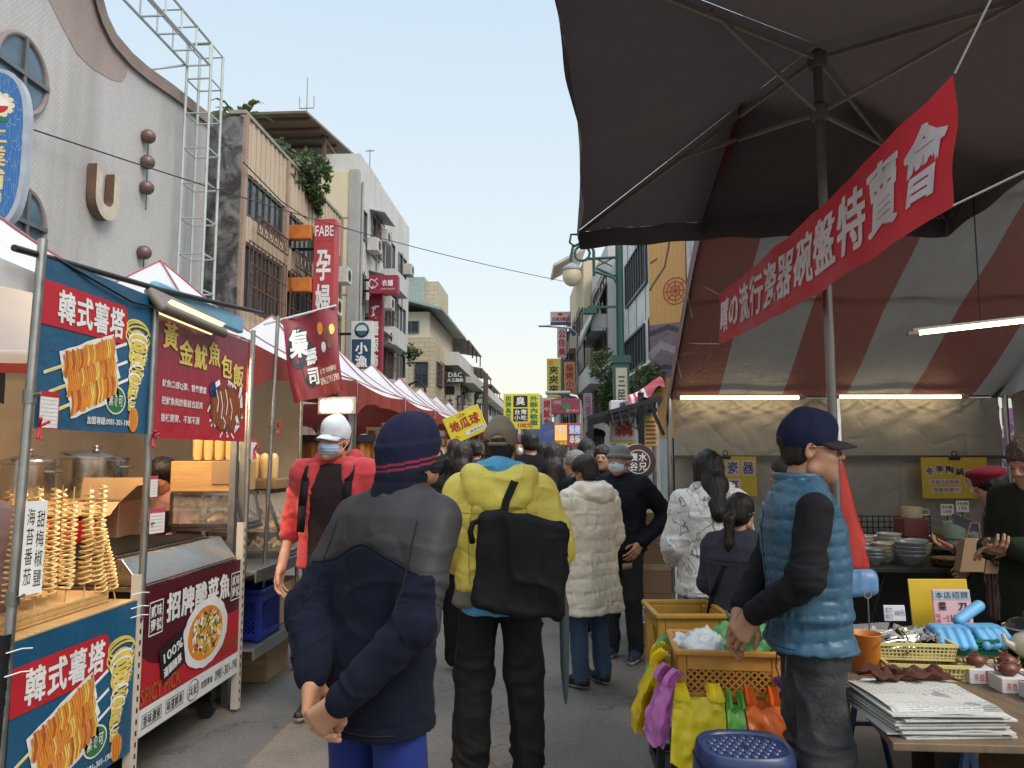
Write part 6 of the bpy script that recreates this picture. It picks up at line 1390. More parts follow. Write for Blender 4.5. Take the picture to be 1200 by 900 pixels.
m=MB();m.prism([(-14,20.2,11.1),(-7.0,20.2,11.1),(-6.7,25,11.6),(-14,25,11.6)],(0,0,.07));m.build('shelter_roof',k.m,t);m=MB()
for x in(-7.1,-9.5):m.bar((x,22.1,10.1),(x,22.1,11.28),.1);m.bar((x,22.1,11.2),(x+.4,24.8,10.4),.08)
for y in(20.6,21.4,22.2,23.0):m.bar((-14,y,11.06+(y-20.2)*.104),(-7.0,y,11.06+(y-20.2)*.104),.07)
m.build('shelter_frame',RUST,t);m=MB();m.box((-7.0,24.5,10.75),(-6.3,26,11.25));m.build('stair_house',stained('stair_cream',(.45,.4,.33)),t);m=MB();m.bar((-6.4,24.8,11.2),(-6.4,24.8,12.0),.03);m.bar((-6.55,24.8,11.95),(-6.25,24.8,11.95),.03);m.build('aerial',STEEL,t)
t=thing('antenna_mast','thin lattice antenna mast with prongs on the cream roof','antenna',(-8.6,24,12.1));m=MB();c=V3((-8.55,24.5,11.6))
for q in(-1,1):m.tube([c+V3((q*.22,0,0)),c+V3((0,0,1.2))],.025,5)
for z in(.3,.6,.9):m.tube([c+V3((-.2+z*.17,0,z)),c+V3((.2-z*.17,0,z))],.018,5)
m.tube([c+V3((0,0,1.2)),c+V3((0,0,2.9))],.022,5);m.tube([c+V3((-.25,0,2.2)),c+V3((-.25,0,1.8)),c+V3((.25,0,1.8)),c+V3((.25,0,2.2))],.025,5);m.build('lattice',M('antenna_grey',(.35,.36,.38),.5),t)
t=thing('roof_shrub','small green shrub on a balcony at the far end of the white side wall','shrub',(CXF+.3,28.6,5.3));leaves(t,(CXF+.35,28.4,5.45),(.3,.5,.35),420,LEAF,9,.1);stem(t,(CXF+.3,28.5,5.0),(CXF+.35,28.4,5.5),.03)
shift(-.9)
BEI=tiles('beige_tile',(.50,.42,.29),(.45,.375,.26),(.33,.28,.2),.5,.22,.25,.08)
t=thing('beige_building','beige tiled building with grey green roof beyond the white apartment block','building',(CXF,35,0));m=MB();m.box((-12,35,0),(CXF,44,7.3));m.build('wall',BEI,t);fr=FYm(35,0)
for x0,z0,x1,z1 in((-6.95,4.9,-6.3,6.1),(-6.95,2.9,-6.3,4.1)):window(t,fr,x0,z0,x1,z1,2,2,DFR)
m=MB();m.box((-12,35.2,7.302),(CXF-.3,43,8.6));m.build('penthouse',stained('cream_light',(.55,.5,.4),.2),t);window(t,FYm(35.2,0),-7.6,7.55,-6.8,8.15,2,1,ALU);m=MB();m.prism([(-12,34.6,9.2),(-7.2,34.6,9.0),(-5.6,34.8,8.6),(-5.6,44,8.6),(-12,44,9.2)],(0,0,.12));m.build('roof',M('roof_green_grey',(.26,.31,.30),.5,var=.1),t);m=MB();m.box((-12,37,9.2),(-6.9,41,10.8));m.build('roof_box',M('box_green_grey',(.28,.34,.31),.6),t);m=MB();m.box((-6.898,37.2,9.0),(-6.2,40.6,10.6));m.build('stair_tower',BEI,t)
fr=FX(CXF,0)
for z in(5.0,3.0):window(t,fr,35.6,z,37.2,z+1.2,2,1,DFR,bars=6);window(t,fr,38.2,z,40.4,z+1.2,3,1,DFR,bars=8)
m=MB();m.box((CXF+.002,38.0,6.3),(CXF+.75,43.6,7.0));m.build('balcony',stained('balcony_white',(.58,.57,.53),.2),t)
yy=44.
for i,(L,h_,c,lab)in enumerate(((7.5,7.8,(.46,.42,.34),'grey beige row house with open balconies and a steel awning roof'),(8,7.0,(.52,.49,.42),'pale row house with long white balconies'),(9,6.6,(.42,.36,.27),'brownish row house near the far end of the left side'),(14,6.2,(.5,.45,.37),'last pale house at the far end of the left side'))):
 t=thing('row_house',lab,'building',(CXF,yy,0));m=MB();m.box((-12,yy+.01,0),(CXF,yy+L-.01,h_));m.build('wall',stained('row_%d'%i,c,.35,.6),t);fr=FX(CXF,0)
 for z in(2.7,4.8):window(t,fr,yy+.6,z,yy+L*.45,z+1.2,2,1,DFR);window(t,fr,yy+L*.55,z,yy+L-.6,z+1.2,2,1,DFR)
 for z in(4.0,6.0):m=MB();m.box((CXF+.002,yy+.2,z),(CXF+.8,yy+L-.2,z+.6));m.build('balcony',stained('balcony_white',(.58,.57,.53),.2)if 'balcony_white' not in MATS else MATS['balcony_white'],t)
 m=MB();m.prism([(CXF-3,yy,h_+1.3),(CXF+.6,yy,h_+.7),(CXF+.6,yy,h_+.78),(CXF-3,yy,h_+1.38)],(0,L-.3,0));m.build('awning_roof',M('awning_sheet',(.22,.2,.18),.6,var=.2),t)
 for q in range(4):m=MB();m.bar((CXF+.5,yy+.2+(L-.6)*q/3,h_),(CXF+.5,yy+.2+(L-.6)*q/3,h_+.72),.07);m.build('awning_post',DKST,t)
 yy+=L
for i,(x0,x1,Y,h_,c,lab)in enumerate(((-6.5,-1.6,96,7.6,(.5,.47,.44),'hazy pale block closing the street in the distance, left'),(-1.4,6,108,6.6,(.55,.5,.46),'hazy pinkish block closing the street in the distance, right'))):
 t=thing('distant_block',lab,'building',(x0,Y,0));m=MB();m.box((x0,Y,0),(x1,Y+8,h_));m.build('wall',stained('distant_%d'%i,c,.15),t)
 for q in range(4):
  for z in(1.8,4.2):window(t,FYm(Y,0),x0+.4+q*(x1-x0)*.24,z,x0+1.2+q*(x1-x0)*.24,z+1.1,2,1,DFR)
def blade(label,px0,py0,px1,py1,Y,col,th=.14,name='shop_sign',frame=None,arm=-5.98):
 """a box sign sticking out from the facade; returns thing, frame, width, height"""
 a,b=onY(px0,py1,Y),onY(px1,py0,Y);w_,h_=b.x-a.x,b.z-a.z;t=thing(name,label,'sign',a);m=MB();m.box((a.x,Y,a.z),(b.x,Y+th,b.z));m.build('sign_box',M('sign_%s_%d'%(label.split()[0],int(px0)),col,.45,var=.07,dirt=.15),t,bevel=.01)
 if arm is not None:
  e=a.x if arm<a.x else b.x
  for z in(a.z+h_*.2,a.z+h_*.8):m=MB();m.bar((e,Y+th/2,z),(arm,Y+th/2,z),.06);m.build('bracket',DKST,t)
 if frame:m=MB();f2=Fr((a.x,Y-.006,a.z),(1,0,0),(0,0,1));rframe(m,f2,0,0,w_,h_,min(w_,h_)*.05,.002);m.build('border',frame,t)
 return t,Fr((a.x,Y-.006,a.z),(1,0,0),(0,0,1)),w_,h_
PW,PB,PR,PG_,PY=M('print_white',0),M('print_black',0),M('print_red',0),M('print_gold',0),M('print_yellow',0)
t,fr,w,h=blade('tall red maternity wear sign with white characters',364,256,393,424,15.6,(.42,.05,.06),.35)
m=MB();text(m,fr,'FABE',.06*w,.875*h,.94*w,.95*h,.004,.01,'fit');text(m,fr,'孕婦裝',.12*w,.05*h,.88*w,.80*h,.004,.03,'col');m.build('lettering',PW,t);m=MB();text(m,fr,'Maternity wear',.08*w,.835*h,.92*w,.86*h,.004,.0,'fit');m.build('small_lettering',M('print_rose',0),t)
for z in(262,324):
 a,b=onY(335,z+17,15.45),onY(363,z,15.45);t2=thing('orange_sign',('upper' if z<300 else 'lower')+' orange bracket panel beside the red maternity sign','panel',a);m=MB();m.box((a.x,15.5,a.z),(b.x,15.7,b.z));m.build('panel',M('orange_panel',(.55,.17,.03),.5),t2,bevel=.01);m=MB();m.bar((a.x+.02,15.6,a.z+.1),(-6.1,15.6,a.z+.1),.08);m.build('bracket',DKST,t2)
t,fr,w,h=blade('tall dark red clothing company sign with white column',430,346,448,475,22.,(.26,.02,.04),.3);m=MB();text(m,fr,'巧珊服飾公司',.2*w,.03*h,.8*w,.92*h,.004,.03,'col');m.build('lettering',PW,t)
t,fr,w,h=blade('wide crimson sign with looped white logo above the dark red one',432,322,466,344,21.6,(.28,.02,.045),.3);m=MB();stroke(m,fr,[(.10*w+.09*w*math.cos(R(q)),.55*h+.22*h*math.sin(R(q)))for q in range(40,330,15)],.03*w,.004);stroke(m,fr,[(.30*w,.82*h),(.2*w,.7*h),(.32*w,.5*h),(.2*w,.3*h),(.08*w,.28*h)],.03*w,.004);text(m,fr,'衣舖',.45*w,.38*h,.85*w,.75*h,.004,.03);text(m,fr,'SHINE YOUR DAY',.42*w,.2*h,.92*w,.28*h,.004,.0,'fit');m.build('lettering',PW,t)
t,fr,w,h=blade('white and navy fish shop sign with round emblem',410,376,437,448,19.,(.62,.62,.60),.22);m=MB();rrect(m,fr,.06*w,0,.94*w,.70*h,0,.003);m.build('navy_field',M('navy_field',(.02,.06,.13),.5),t);m=MB();ring(m,fr,.5*w,.85*h,.34*w,.125*h,.05,.003);m.poly([fr.p(.5*w+.3*w*math.cos(R(a)),.84*h+.1*h*math.sin(R(a)),.003)for a in range(180,361,15)]);m.build('emblem',M('teal_emblem',(.03,.12,.15),.5),t);m=MB();text(m,fr,'小漁卸',.2*w,.02*h,.8*w,.66*h,.006,.03,'col');m.build('lettering',PW,t)
t,fr,w,h=blade('white vertical sign with brush characters above a dark foot',462,443,474,475,27.,(.58,.57,.54),.2);m=MB();text(m,fr,'楊芳',.1*w,.3*h,.9*w,.98*h,.004,.03,'col');rrect(m,fr,.02*w,0,.98*w,.25*h,0,.003);m.build('lettering',PB,t)
t,fr,w,h=blade('black sign with white script and four small characters',522,435,545,449,38.,(.03,.03,.03),.25);m=MB();text(m,fr,'D&C',.15*w,.5*h,.85*w,.9*h,.004,.0,'fit');text(m,fr,'大王服飾',.08*w,.08*h,.92*w,.42*h,.004,.02);m.build('lettering',PW,t)
t,fr,w,h=blade('white vertical sign with black top half below the black script sign',522,452,533,490,38.4,(.5,.48,.44),.2);m=MB();rrect(m,fr,.02*w,.72*h,.98*w,.98*h,0,.003);text(m,fr,'大王',.1*w,.1*h,.9*w,.66*h,.004,.02,'col');m.build('lettering',PB,t)
t,fr,w,h=blade('dark blue grey vertical sign right of the white one',535,463,543,485,39.,(.04,.05,.09),.2);m=MB();text(m,fr,'名店',.15*w,.1*h,.85*w,.9*h,.004,.0,'col');m.build('lettering',M('sign_yellow',0),t)
t,fr,w,h=blade('cream vertical sign with thin characters further along',545,460,555,487,46.,(.5,.46,.36),.2);m=MB();text(m,fr,'弘美',.2*w,.2*h,.8*w,.9*h,.004,.0,'col');m.build('lettering',PB,t)
t,fr,w,h=blade('green pharmacy sign with pale characters',557,459,567,475,50.,(.03,.14,.11),.2);m=MB();text(m,fr,'中藥',.1*w,.1*h,.9*w,.9*h,.004,.02,'col');m.build('lettering',PW,t)
t=thing('street_lamp','old fashioned curved street lamp in front of the beige building','street lamp',(-5.4,31,0));m=MB();b_=V3((onY(477,470,31).x,31,0));m.tube([b_,b_+V3((0,0,4.2)),b_+V3((.1,0,4.6)),b_+V3((.45,0,4.75)),b_+V3((.75,0,4.5)),b_+V3((.8,0,4.2))],.05,8);m.build('pole',DKST,t,True);m=MB();m.lathe([(.02,.15),(.12,.1),(.2,-.1),(.18,-.2),(0,-.22)],b_+V3((.8,0,4.1)),12);m.build('lantern',M('lantern_grey',(.25,.25,.24),.5),t,True)
t=thing('utility_pole','tall brown utility pole at the far end of the left side','pole',(-4.6,46,0));m=MB();m.tube([(onY(569,500,46).x,46,0),(onY(569,500,46).x,46,6.75)],[.19,.15],10);m.build('pole',M('pole_brown',(.16,.11,.085),.8),t,True);m=MB();m.bar((-4.9,46.2,5.9),(-4.2,46.2,5.9),.08);m.build('crossarm',DKST,t)
t=thing('overhead_cable','thin overhead cable sagging from the tiled building across the street','cable',(-6.4,9,5.3));A,B,C_=onX(0,139,-6.45),onY(440,286,20.),onY(672,332,24.);m=MB();L=[]
for i in range(25):u=i/24;L.append(A*(1-u)**2+B*2*u*(1-u)*1.0+C_*u*u)
m.tube(L,.011,5);m.build('wire',BLKP,t,True)
t=thing('overhead_cable','second overhead cable running to the maternity sign','cable',(-6.2,14,5.6));m=MB();m.tube([onX(285,190,-5.8),onY(330,236,14.6),onY(362,258,15.6)],.012,5);m.build('wire',BLKP,t,True)
def food_board(label,P,w_,h_,tilt,col,yaw=0,post=True):
 t=thing('food_sign',label,'sign',P);ca,sa=math.cos(tilt),math.sin(tilt);u=V3((ca*math.cos(yaw),ca*math.sin(yaw),sa));v=V3((-sa,0,ca));fr=Fr(P,u,v);m=MB();m.prism([fr.p(0,0),fr.p(w_,0),fr.p(w_,h_),fr.p(0,h_)],fr.n*-.03);m.build('board',M('board_'+label.split()[0]+label.split()[1],col,.5,var=.06),t,bevel=.005)
 if post:m=MB();q=fr.p(w_/2,h_/2,-.05);m.tube([(q.x,q.y,0),q],.02,8);m.build('post',STEEL,t,True)
 return t,fr
P=onY(531,522,9.4);t,fr=food_board('tilted yellow sweet potato ball board with red characters',P,.50,.36,R(24),(.72,.60,.03));w,h=.50,.36
m=MB();m.mat(0);text(m,fr,'地瓜球',.1*w,.36*h,.92*w,.80*h,.004,.025);text(m,fr,'人氣第一',.36*w,.80*h,.66*w,.93*h,.004,.0,'fit');m.mat(1);rrect(m,fr,.42*w,.12*h,.95*w,.28*h,0,.003);m.mat(2);text(m,fr,'黃金地瓜',.55*w,.15*h,.92*w,.25*h,.005,.0,'fit');m.mat(0);text(m,fr,'小',.1*w,.1*h,.25*w,.28*h,.004,.01);m.mat(3);rframe(m,fr,.02*w,.03*h,.98*w,.97*h,.006,.003);m.build('print',[PR,PW,M('print_green',0),PG_],t)
P=onY(590,503,16.);t,fr=food_board('yellow stinky tofu board with black squares hung high above the crowd',P,.80,.78,0,(.66,.56,.05));w,h=.80,.78
m=MB();m.mat(0);rrect(m,fr,.27*w,.62*h,.66*w,.94*h,0,.003);rrect(m,fr,.27*w,.22*h,.66*w,.58*h,0,.003);m.mat(1);text(m,fr,'臭',.33*w,.66*h,.6*w,.92*h,.006,.02);text(m,fr,'台灣',.29*w,.40*h,.64*w,.56*h,.006,.02);text(m,fr,'小吃',.29*w,.24*h,.64*w,.4*h,.006,.02);m.mat(2);text(m,fr,'招牌臭豆腐',.05*w,.1*h,.22*w,.94*h,.003,.03,'col');text(m,fr,'外酥內軟嫩',.72*w,.1*h,.95*w,.94*h,.003,.03,'col');m.mat(3);text(m,fr,'100元',.4*w,.04*h,.8*w,.18*h,.004,.02,'fit');m.build('print',[PB,PW,M('print_green',0),PR],t)
_rf=FW.copy();_rf.z=0;_rf.normalize();_rr=RT.copy()
def RP(x,d,z):return _rr*x+_rf*d+V3((0,0,z))
class FrR(Fr):pass
def RF(x):return Fr(RP(x,0,0),-_rf,(0,0,1))
def rbox(m,x0,x1,d0,d1,z0,z1):v=[RP(x,d,z)for z in(z0,z1)for x,d in((x0,d0),(x1,d0),(x1,d1),(x0,d1))];return m.add(v,[(0,3,2,1),(4,5,6,7),(0,1,5,4),(1,2,6,5),(2,3,7,6),(3,0,4,7)])
t=thing('clad_building','pale clad building with barred windows and dark ribbed shop band on the right','building',RP(5,20,0));m=MB();rbox(m,5,13,14,33,0,11);m.build('wall',M('clad_white',(.55,.56,.55),.45,var=.06,dirt=.2),t)
m=MB()
for i in range(26):rbox(m,4.96,4.998,14,33,2.6+i*.085,2.6+i*.085+.055)
m.build('ribbed_band',M('dark_rib',(.045,.05,.05),.5),t)['kind']='stuff'
m=MB();rbox(m,4.9,4.998,14,33,4.84,4.95);m.build('sill_band',WHT,t);fr=RF(5)
for d0,d1 in((23.2,26.2),(27.2,32.5),(15,22)):window(t,fr,-d1,4.96,-d0,6.5,8,1,M('frame_dark',(.04,.045,.05),.4),.09,.09)
for d0,d1 in((26.5,31.5),(15,25)):window(t,fr,-d1,7.9,-d0,9.8,9,1,M('frame_dark',0),.09,.09)
m=MB()
for d in range(15,33,2):rbox(m,4.975,4.998,d,d+.03,6.6,11)
m.build('panel_joints',M('joint_grey',(.3,.3,.3),.6),t)
m=MB();
for i in range(4):
 for j in range(2):
  f2=Fr(RP(4.9,30.6-i*.9,3.05+.75*j),-_rf,(0,0,1));text(m,f2,'流行服飾名店百貨'[i*2+j],0,0,.75,.65,.0,.03)
m.build('lettering',M('letter_cream',(.6,.56,.45),.5),t)
t=thing('billboard','tall orange billboard with dark swirl, red seal and purple foot','billboard',RP(4.3,21.5,2));f0=Fr(RP(3.72,19.6,2.0),_rr*.82-_rf*.57,(0,0,1));w,h=1.05,7.0;m=MB();m.prism([f0.p(0,0,-.1),f0.p(w,0,-.1),f0.p(w,h,-.1),f0.p(0,h,-.1)],f0.n*.098)
kk=NT('billboard_orange');a=kk.n('ShaderNodeTexWave',Scale=3.,Distortion=6.);kk.l(kk.co(),a.inputs['Vector']);kk.l(kk.mix(kk.rng(a.outputs['Fac'],0,1,0,.35),(.66,.36,.12),(.54,.25,.07)),kk.b.inputs['Base Color']);kk.b.inputs['Roughness'].default_value=.5
m.build('board',kk.m,t);m=MB();m.mat(0);stroke(m,f0,[(.45*w,7.0),(.55*w,6.0),(.58*w,5.2),(.45*w,4.6),(.15*w,4.2),(.02*w,4.0)],.05,.004);stroke(m,f0,[(.05*w,4.75),(.25*w,4.85)],.05,.004);m.mat(1)
for q in(.42,.30,.18):ring(m,f0,.72*w,3.9,q*w*.8,q*w*.85,.035,.004)
for a in range(0,360,45):stroke(m,f0,[(.72*w,3.9),(.72*w+.3*w*math.cos(R(a)),3.9+.3*w*math.sin(R(a)))],.03,.005)
m.mat(2);rrect(m,f0,0,1.6,w,3.05,0,.003);m.mat(3);stroke(m,f0,[(0,2.2),(.3*w,2.5),(.7*w,2.3),(w,2.6)],.22,.004);m.mat(4);stroke(m,f0,[(0,2.8),(.5*w,2.95),(w,2.75)],.14,.005);stroke(m,f0,[(0,1.8),(.4*w,1.9),(w,1.75)],.12,.005);m.build('print',[M('swirl_grey',(.09,.08,.08),.5),M('seal_red',(.42,.07,.03),.5),M('foot_purple',(.20,.14,.17),.5),M('foot_mauve',(.34,.27,.30),.5),M('foot_dark',(.07,.05,.06),.5)],t);m=MB();q=f0.p(w/2,0,-.05);m.tube([(q.x,q.y,.13),q],.08,8);m.build('post',DKST,t,True)
t=thing('wall_panel','white corrugated panel above the orange billboard','panel',RP(4.6,18.4,0));m=MB();
for i in range(14):f2=RP(4.65+.06*(i%2),18.6-i*.28,0);rbox(m,4.6+.05*(i%2),4.9,18.6-i*.28,18.88-i*.28,.13,9.5)
m.build('sheet',M('corrugated_white',(.6,.6,.58),.5),t)
LP=V3((onY(727,400,17.).x,17.,0));GRN=M('lamp_green',(.025,.085,.070),.45,.1,.1);t=thing('street_lamp','dark green lamp post with scrolled arm and globe lantern','street lamp',LP);m=MB();m.lathe([(.26,0),(.26,.3),(.2,.4),(.17,1.2)],LP,12);m.cbox(LP+V3((0,0,2.55)),(.36,.3,2.2));m.cbox(LP+V3((0,0,3.75)),(.44,.36,.18));m.tube([LP+V3((0,0,3.8)),LP+V3((0,0,6.6))],.09,12);m.tube([LP+V3((0,0,6.5)),LP+V3((0,0,7.2))],.07,12);m.build('post',GRN,t,True)
m=MB();rrect(m,Fr(LP+V3((-.13,-.155,1.7)),(1,0,0),(0,0,1)),0,0,.26,1.85,0,.0);m.build('name_panel',M('panel_cream',(.45,.42,.3),.5),t);m=MB();text(m,Fr(LP+V3((-.10,-.16,1.8)),(1,0,0),(0,0,1)),'三民街商圈',0,0,.2,1.6,.0,.01,'col');m.build('lettering',PB,t)
m=MB();A=LP+V3((0,0,5.75));V4=lambda t:V3(t)*.54;m.tube([A,A+V4((-.3,0,-.0)),A+V4((-1.0,0,.35))],.035,8);m.tube([A+V4((0,0,.8)),A+V4((-1.45,0,.75))],.035,8);m.tube([A+V4((0,0,-.6)),A+V4((-.25,0,-.1)),A+V4((-1.1,0,.2))],.035,8);m.tube([A+V4((-1.1,0,.0)),A+V4((-1.1,0,1.1)),A+V4((-1.2,0,1.35)),A+V4((-1.6,0,1.5)),A+V4((-2.0,0,1.3)),A+V4((-2.1,0,.8)),A+V4((-2.05,0,.35))],.036,8);m.tube([A+V4((-1.6+.33*math.cos(R(q)),0,1.0+.33*math.sin(R(q))))for q in range(0,360,30)],.035,6,closed=True)
m.tube([A+V4((-.3,0,.75)),A+V4((-1.0,0,.4))],.018,5);m.tube([A+V4((-1.0,0,.75)),A+V4((-.3,0,.4))],.018,5);m.build('arm',GRN,t,True)
c=A+V4((-2.05,0,-.1));m=MB();m.lathe([(q1*.62,q2*.62)for q1,q2 in[(.05,.6),(.12,.55),(.3,.45),(.36,.38),(.36,.3)]],c,20);m.build('lantern_cap',M('lantern_cap',(.3,.32,.3),.5),t,True);m=MB();m.lathe([(q1*.62,q2*.62)for q1,q2 in[(.33,.3),(.36,.12),(.34,-.06),(.25,-.22),(.1,-.30),(0,-.31)]],c,20);m.build('globe',M('globe_cream',(.62,.55,.38),.35),t,True)
m=MB();m.bar(LP+V3((0,0,5.0)),LP+V3((-.75,0,5.0)),.05);m.cbox(LP+V3((-.7,0,4.9)),(.3,.2,.12));m.build('flood_arm',GRN,t)
def rbuilding(label,x,d0,d1,h_,mat,rows,extra=None):
 t=thing('shop_house',label,'building',RP(x,d0,0));m=MB();rbox(m,x,x+7,d0,d1,0,h_);m.build('wall',mat,t);fr=RF(x)
 for z in rows:
  n_=max(1,int((d1-d0)/3.2))
  for i in range(n_):a=d0+.5+(d1-d0-.6)*i/n_;window(t,fr,-(a+(d1-d0)/n_*.7),z,-a,z+1.3,2,1,DFR,.06,bars=6)
 return t
t=rbuilding('pale shop house with boxed balconies behind the green lamp post',4.45,33.3,40,11.5,stained('rb_pale',(.5,.49,.46),.3),(3.6,6.2,8.8));m=MB();rbox(m,3.6,4.448,34,39.5,4.9,5.8);rbox(m,3.7,4.448,34,39.5,7.4,8.2);m.build('balcony',M('balcony_clad',(.52,.53,.52),.5),t);m=MB();rbox(m,3.55,3.62,36,39,5.9,7.3);m.build('dark_screen',M('dark_screen',(.05,.055,.055),.5),t)
m=MB();m.add([RP(4.4,33.6,9.6),RP(3.2,33.6,6.6),RP(3.2,36.5,6.6),RP(4.4,36.5,9.6)],[(0,1,2,3)]);m.build('awning_sheet',M('awning_dark',(.06,.055,.05),.6),t,solid=.06)
t=rbuilding('cream shop house with rusty pipes and balconies further along the right',4.0,40.2,50,12.5,stained('rb_cream',(.54,.45,.32),.4),(3.4,6,8.6));m=MB()
for q in range(6):rbox(m,3.2,3.25,41+q*1.6,41.05+q*1.6,2.5,9.5)
for z in(3,5,7,9):rbox(m,3.2,3.25,40.8,49.6,z,z+.05)
m.build('scaffold_pipes',DKST,t);m=MB();rbox(m,3.3,3.998,41,49,5.0,5.7);rbox(m,3.3,3.998,41,49,7.6,8.3);m.build('balcony',stained('rb_balc',(.5,.42,.33),.4),t);m=MB();m.add([RP(4.2,41.0,13.4),RP(2.4,41.0,12.4),RP(2.4,44.5,12.4),RP(4.2,44.5,13.4)],[(0,1,2,3)]);m.build('roof_panel',M('roof_panel_grey',(.42,.40,.36),.5),t,solid=.14)
rbuilding('narrow brownish shop house beyond the cream one',3.9,50.2,58,9.5,stained('rb_brown',(.40,.34,.28),.4),(3,5.4,7.6));rbuilding('last pale shop house on the right side',4.2,58.2,74,8.2,stained('rb_last',(.48,.45,.41),.3),(3,5.4))
tp=V3((1.62,20.5,0));t=thing('street_tree','small olive green street tree beside the lamp post','tree',tp);m=MB();m.tube([tp,tp+V3((.03,0,1.4)),tp+V3((-.02,0,2.7))],[.09,.075,.05],8)
for a in range(6):e=V3((.6*math.cos(a*1.05),.6*math.sin(a*1.05),.5+.1*(a%3)));m.tube([tp+V3((0,0,1.9+.12*a)),tp+V3((0,0,2.2+.12*a))+e*.5,tp+V3((0,0,2.3+.12*a))+e],[.035,.025,.01],6)
m.build('trunk',M('bark',0),t,True);leaves(t,tp+V3((.12,0,3.0)),(.8,.8,.8),8000,[M('leaf_mid',0),LEAFW[0],M('leaf_light',0)],31,.09,'crown')
def rsign(label,px0,py0,px1,py1,Y,col,**k):return blade(label,px0,py0,px1,py1,Y,col,arm=k.pop('arm',None),**k)
def prop(t,x,Y,z):m=MB();m.tube([(x,Y+.1,0),(x,Y+.1,z)],.045,8);m.build('post',STEEL,t,True)
t,fr,w,h=rsign('yellow vertical sign with three black repeated characters',641,420,657,466,26.,(.60,.50,.10));m=MB();text(m,fr,'夾夾夾',.12*w,.10*h,.88*w,.82*h,.004,.02,'col');m.build('lettering',PB,t);m=MB();disc(m,fr,.3*w,.9*h,.18*w,.06*h,.004);m.build('emblem',M('print_orange',0),t);prop(t,fr.o.x+w*.97,26.,fr.o.z+h)
t,fr,w,h=rsign('pink and white horizontal sign with blue foot high on the right',645,365,668,381,44.,(.66,.48,.50));m=MB();m.mat(0);rrect(m,fr,0,0,w,.22*h,0,.003);m.mat(1);text(m,fr,'全球大藥局',.08*w,.28*h,.95*w,.6*h,.004,.03);disc(m,fr,.5*w,.8*h,.12*w,.1*h,.004);m.build('print',[M('sign_navy',(.04,.07,.22),.5),PR],t);prop(t,fr.o.x+w,44.,fr.o.z+h)
t,fr,w,h=rsign('white vertical sign with red characters below the pink one',653,384,664,419,43.,(.62,.48,.48));m=MB();text(m,fr,'公佳美',.1*w,.05*h,.9*w,.95*h,.004,.03,'col');m.build('lettering',PR,t);prop(t,fr.o.x+w*.5,43.,fr.o.z)
t,fr,w,h=rsign('blue vertical sign squeezed beside the white one',664.5,388,672,421,43.4,(.05,.07,.26));m=MB();text(m,fr,'美髮屋',.15*w,.05*h,.85*w,.95*h,.004,.01,'col');m.build('lettering',PW,t);prop(t,fr.o.x+w*.5,43.4,fr.o.z)
t,fr,w,h=rsign('orange lit sign panels stacked under the blue sign',661,424,674,466,40.,(.58,.26,.12));m=MB();text(m,fr,'燒烤小吃',.15*w,.05*h,.85*w,.95*h,.004,.02,'col');m.build('lettering',PR,t);prop(t,fr.o.x+w*.5,40.,fr.o.z)
t,fr,w,h=rsign('maroon horizontal sign on a post above the crowd',646,467,680,485,15.,(.20,.035,.06));m=MB();m.mat(0);disc(m,fr,.5*w,.5*h,.15*w,.2*h,.004);m.mat(1);text(m,fr,'水果茶飲',.06*w,.6*h,.34*w,.88*h,.004,.0,'fit');text(m,fr,'現打果汁',.5*w,.1*h,.95*w,.3*h,.004,.0,'fit');m.build('print',[M('print_green',0),M('print_pink',0)],t);prop(t,fr.o.x+w*.98,15.,fr.o.z+h*.9)
t,fr,w,h=rsign('lit red sign with orange photo and blue characters above the crowd',649,496,681,523,12.5,(.40,.05,.05),th=.08);m=MB();m.mat(0);rrect(m,fr,.04*w,.25*h,.48*w,.93*h,0,.003);m.mat(1);rrect(m,fr,.56*w,.52*h,.76*w,.92*h,.02,.004);rrect(m,fr,.77*w,.52*h,.97*w,.92*h,.02,.004);m.mat(2);text(m,fr,'燒烤',.56*w,.52*h,.97*w,.92*h,.006,.03);text(m,fr,'串燒',.56*w,.1*h,.97*w,.5*h,.005,.03);text(m,fr,'烏蛋',.05*w,.55*h,.4*w,.9*h,.005,.03);m.mat(3);text(m,fr,'香噴噴',.05*w,.05*h,.48*w,.22*h,.005,.02,'fit');m.build('print',[M('lit_orange',(.8,.38,.10),.4,emit=.7,vs=20),M('lit_blue',(.12,.3,.75),.4,emit=.2),PW,PY],t);prop(t,fr.o.x+w*.5,12.5,fr.o.z+.02)
t,fr,w,h=rsign('white vertical banner with red characters behind the yellow tofu board',635,466,647,505,19.,(.62,.46,.40));m=MB();text(m,fr,'烤魷魚',.15*w,.1*h,.85*w,.95*h,.004,.03,'col');m.build('lettering',PR,t);prop(t,fr.o.x+w*.5,19.,fr.o.z)
t,fr,w,h=rsign('green and white vertical banner left of the red lettered one',629,463,635,502,20.,(.40,.48,.44));m=MB();rrect(m,fr,0,0,w,.45*h,0,.003);m.build('green_field',M('banner_green',(.05,.25,.18),.5),t);prop(t,fr.o.x+w*.5,20.,fr.o.z)
t,fr,w,h=rsign('pale violet hanging banner on the far right shops',684,461,694,490,22.,(.42,.36,.44));m=MB();text(m,fr,'特價',.15*w,.1*h,.85*w,.9*h,.004,.0,'col');m.build('lettering',M('print_rose',0),t);prop(t,fr.o.x+w*.5,22.,fr.o.z)
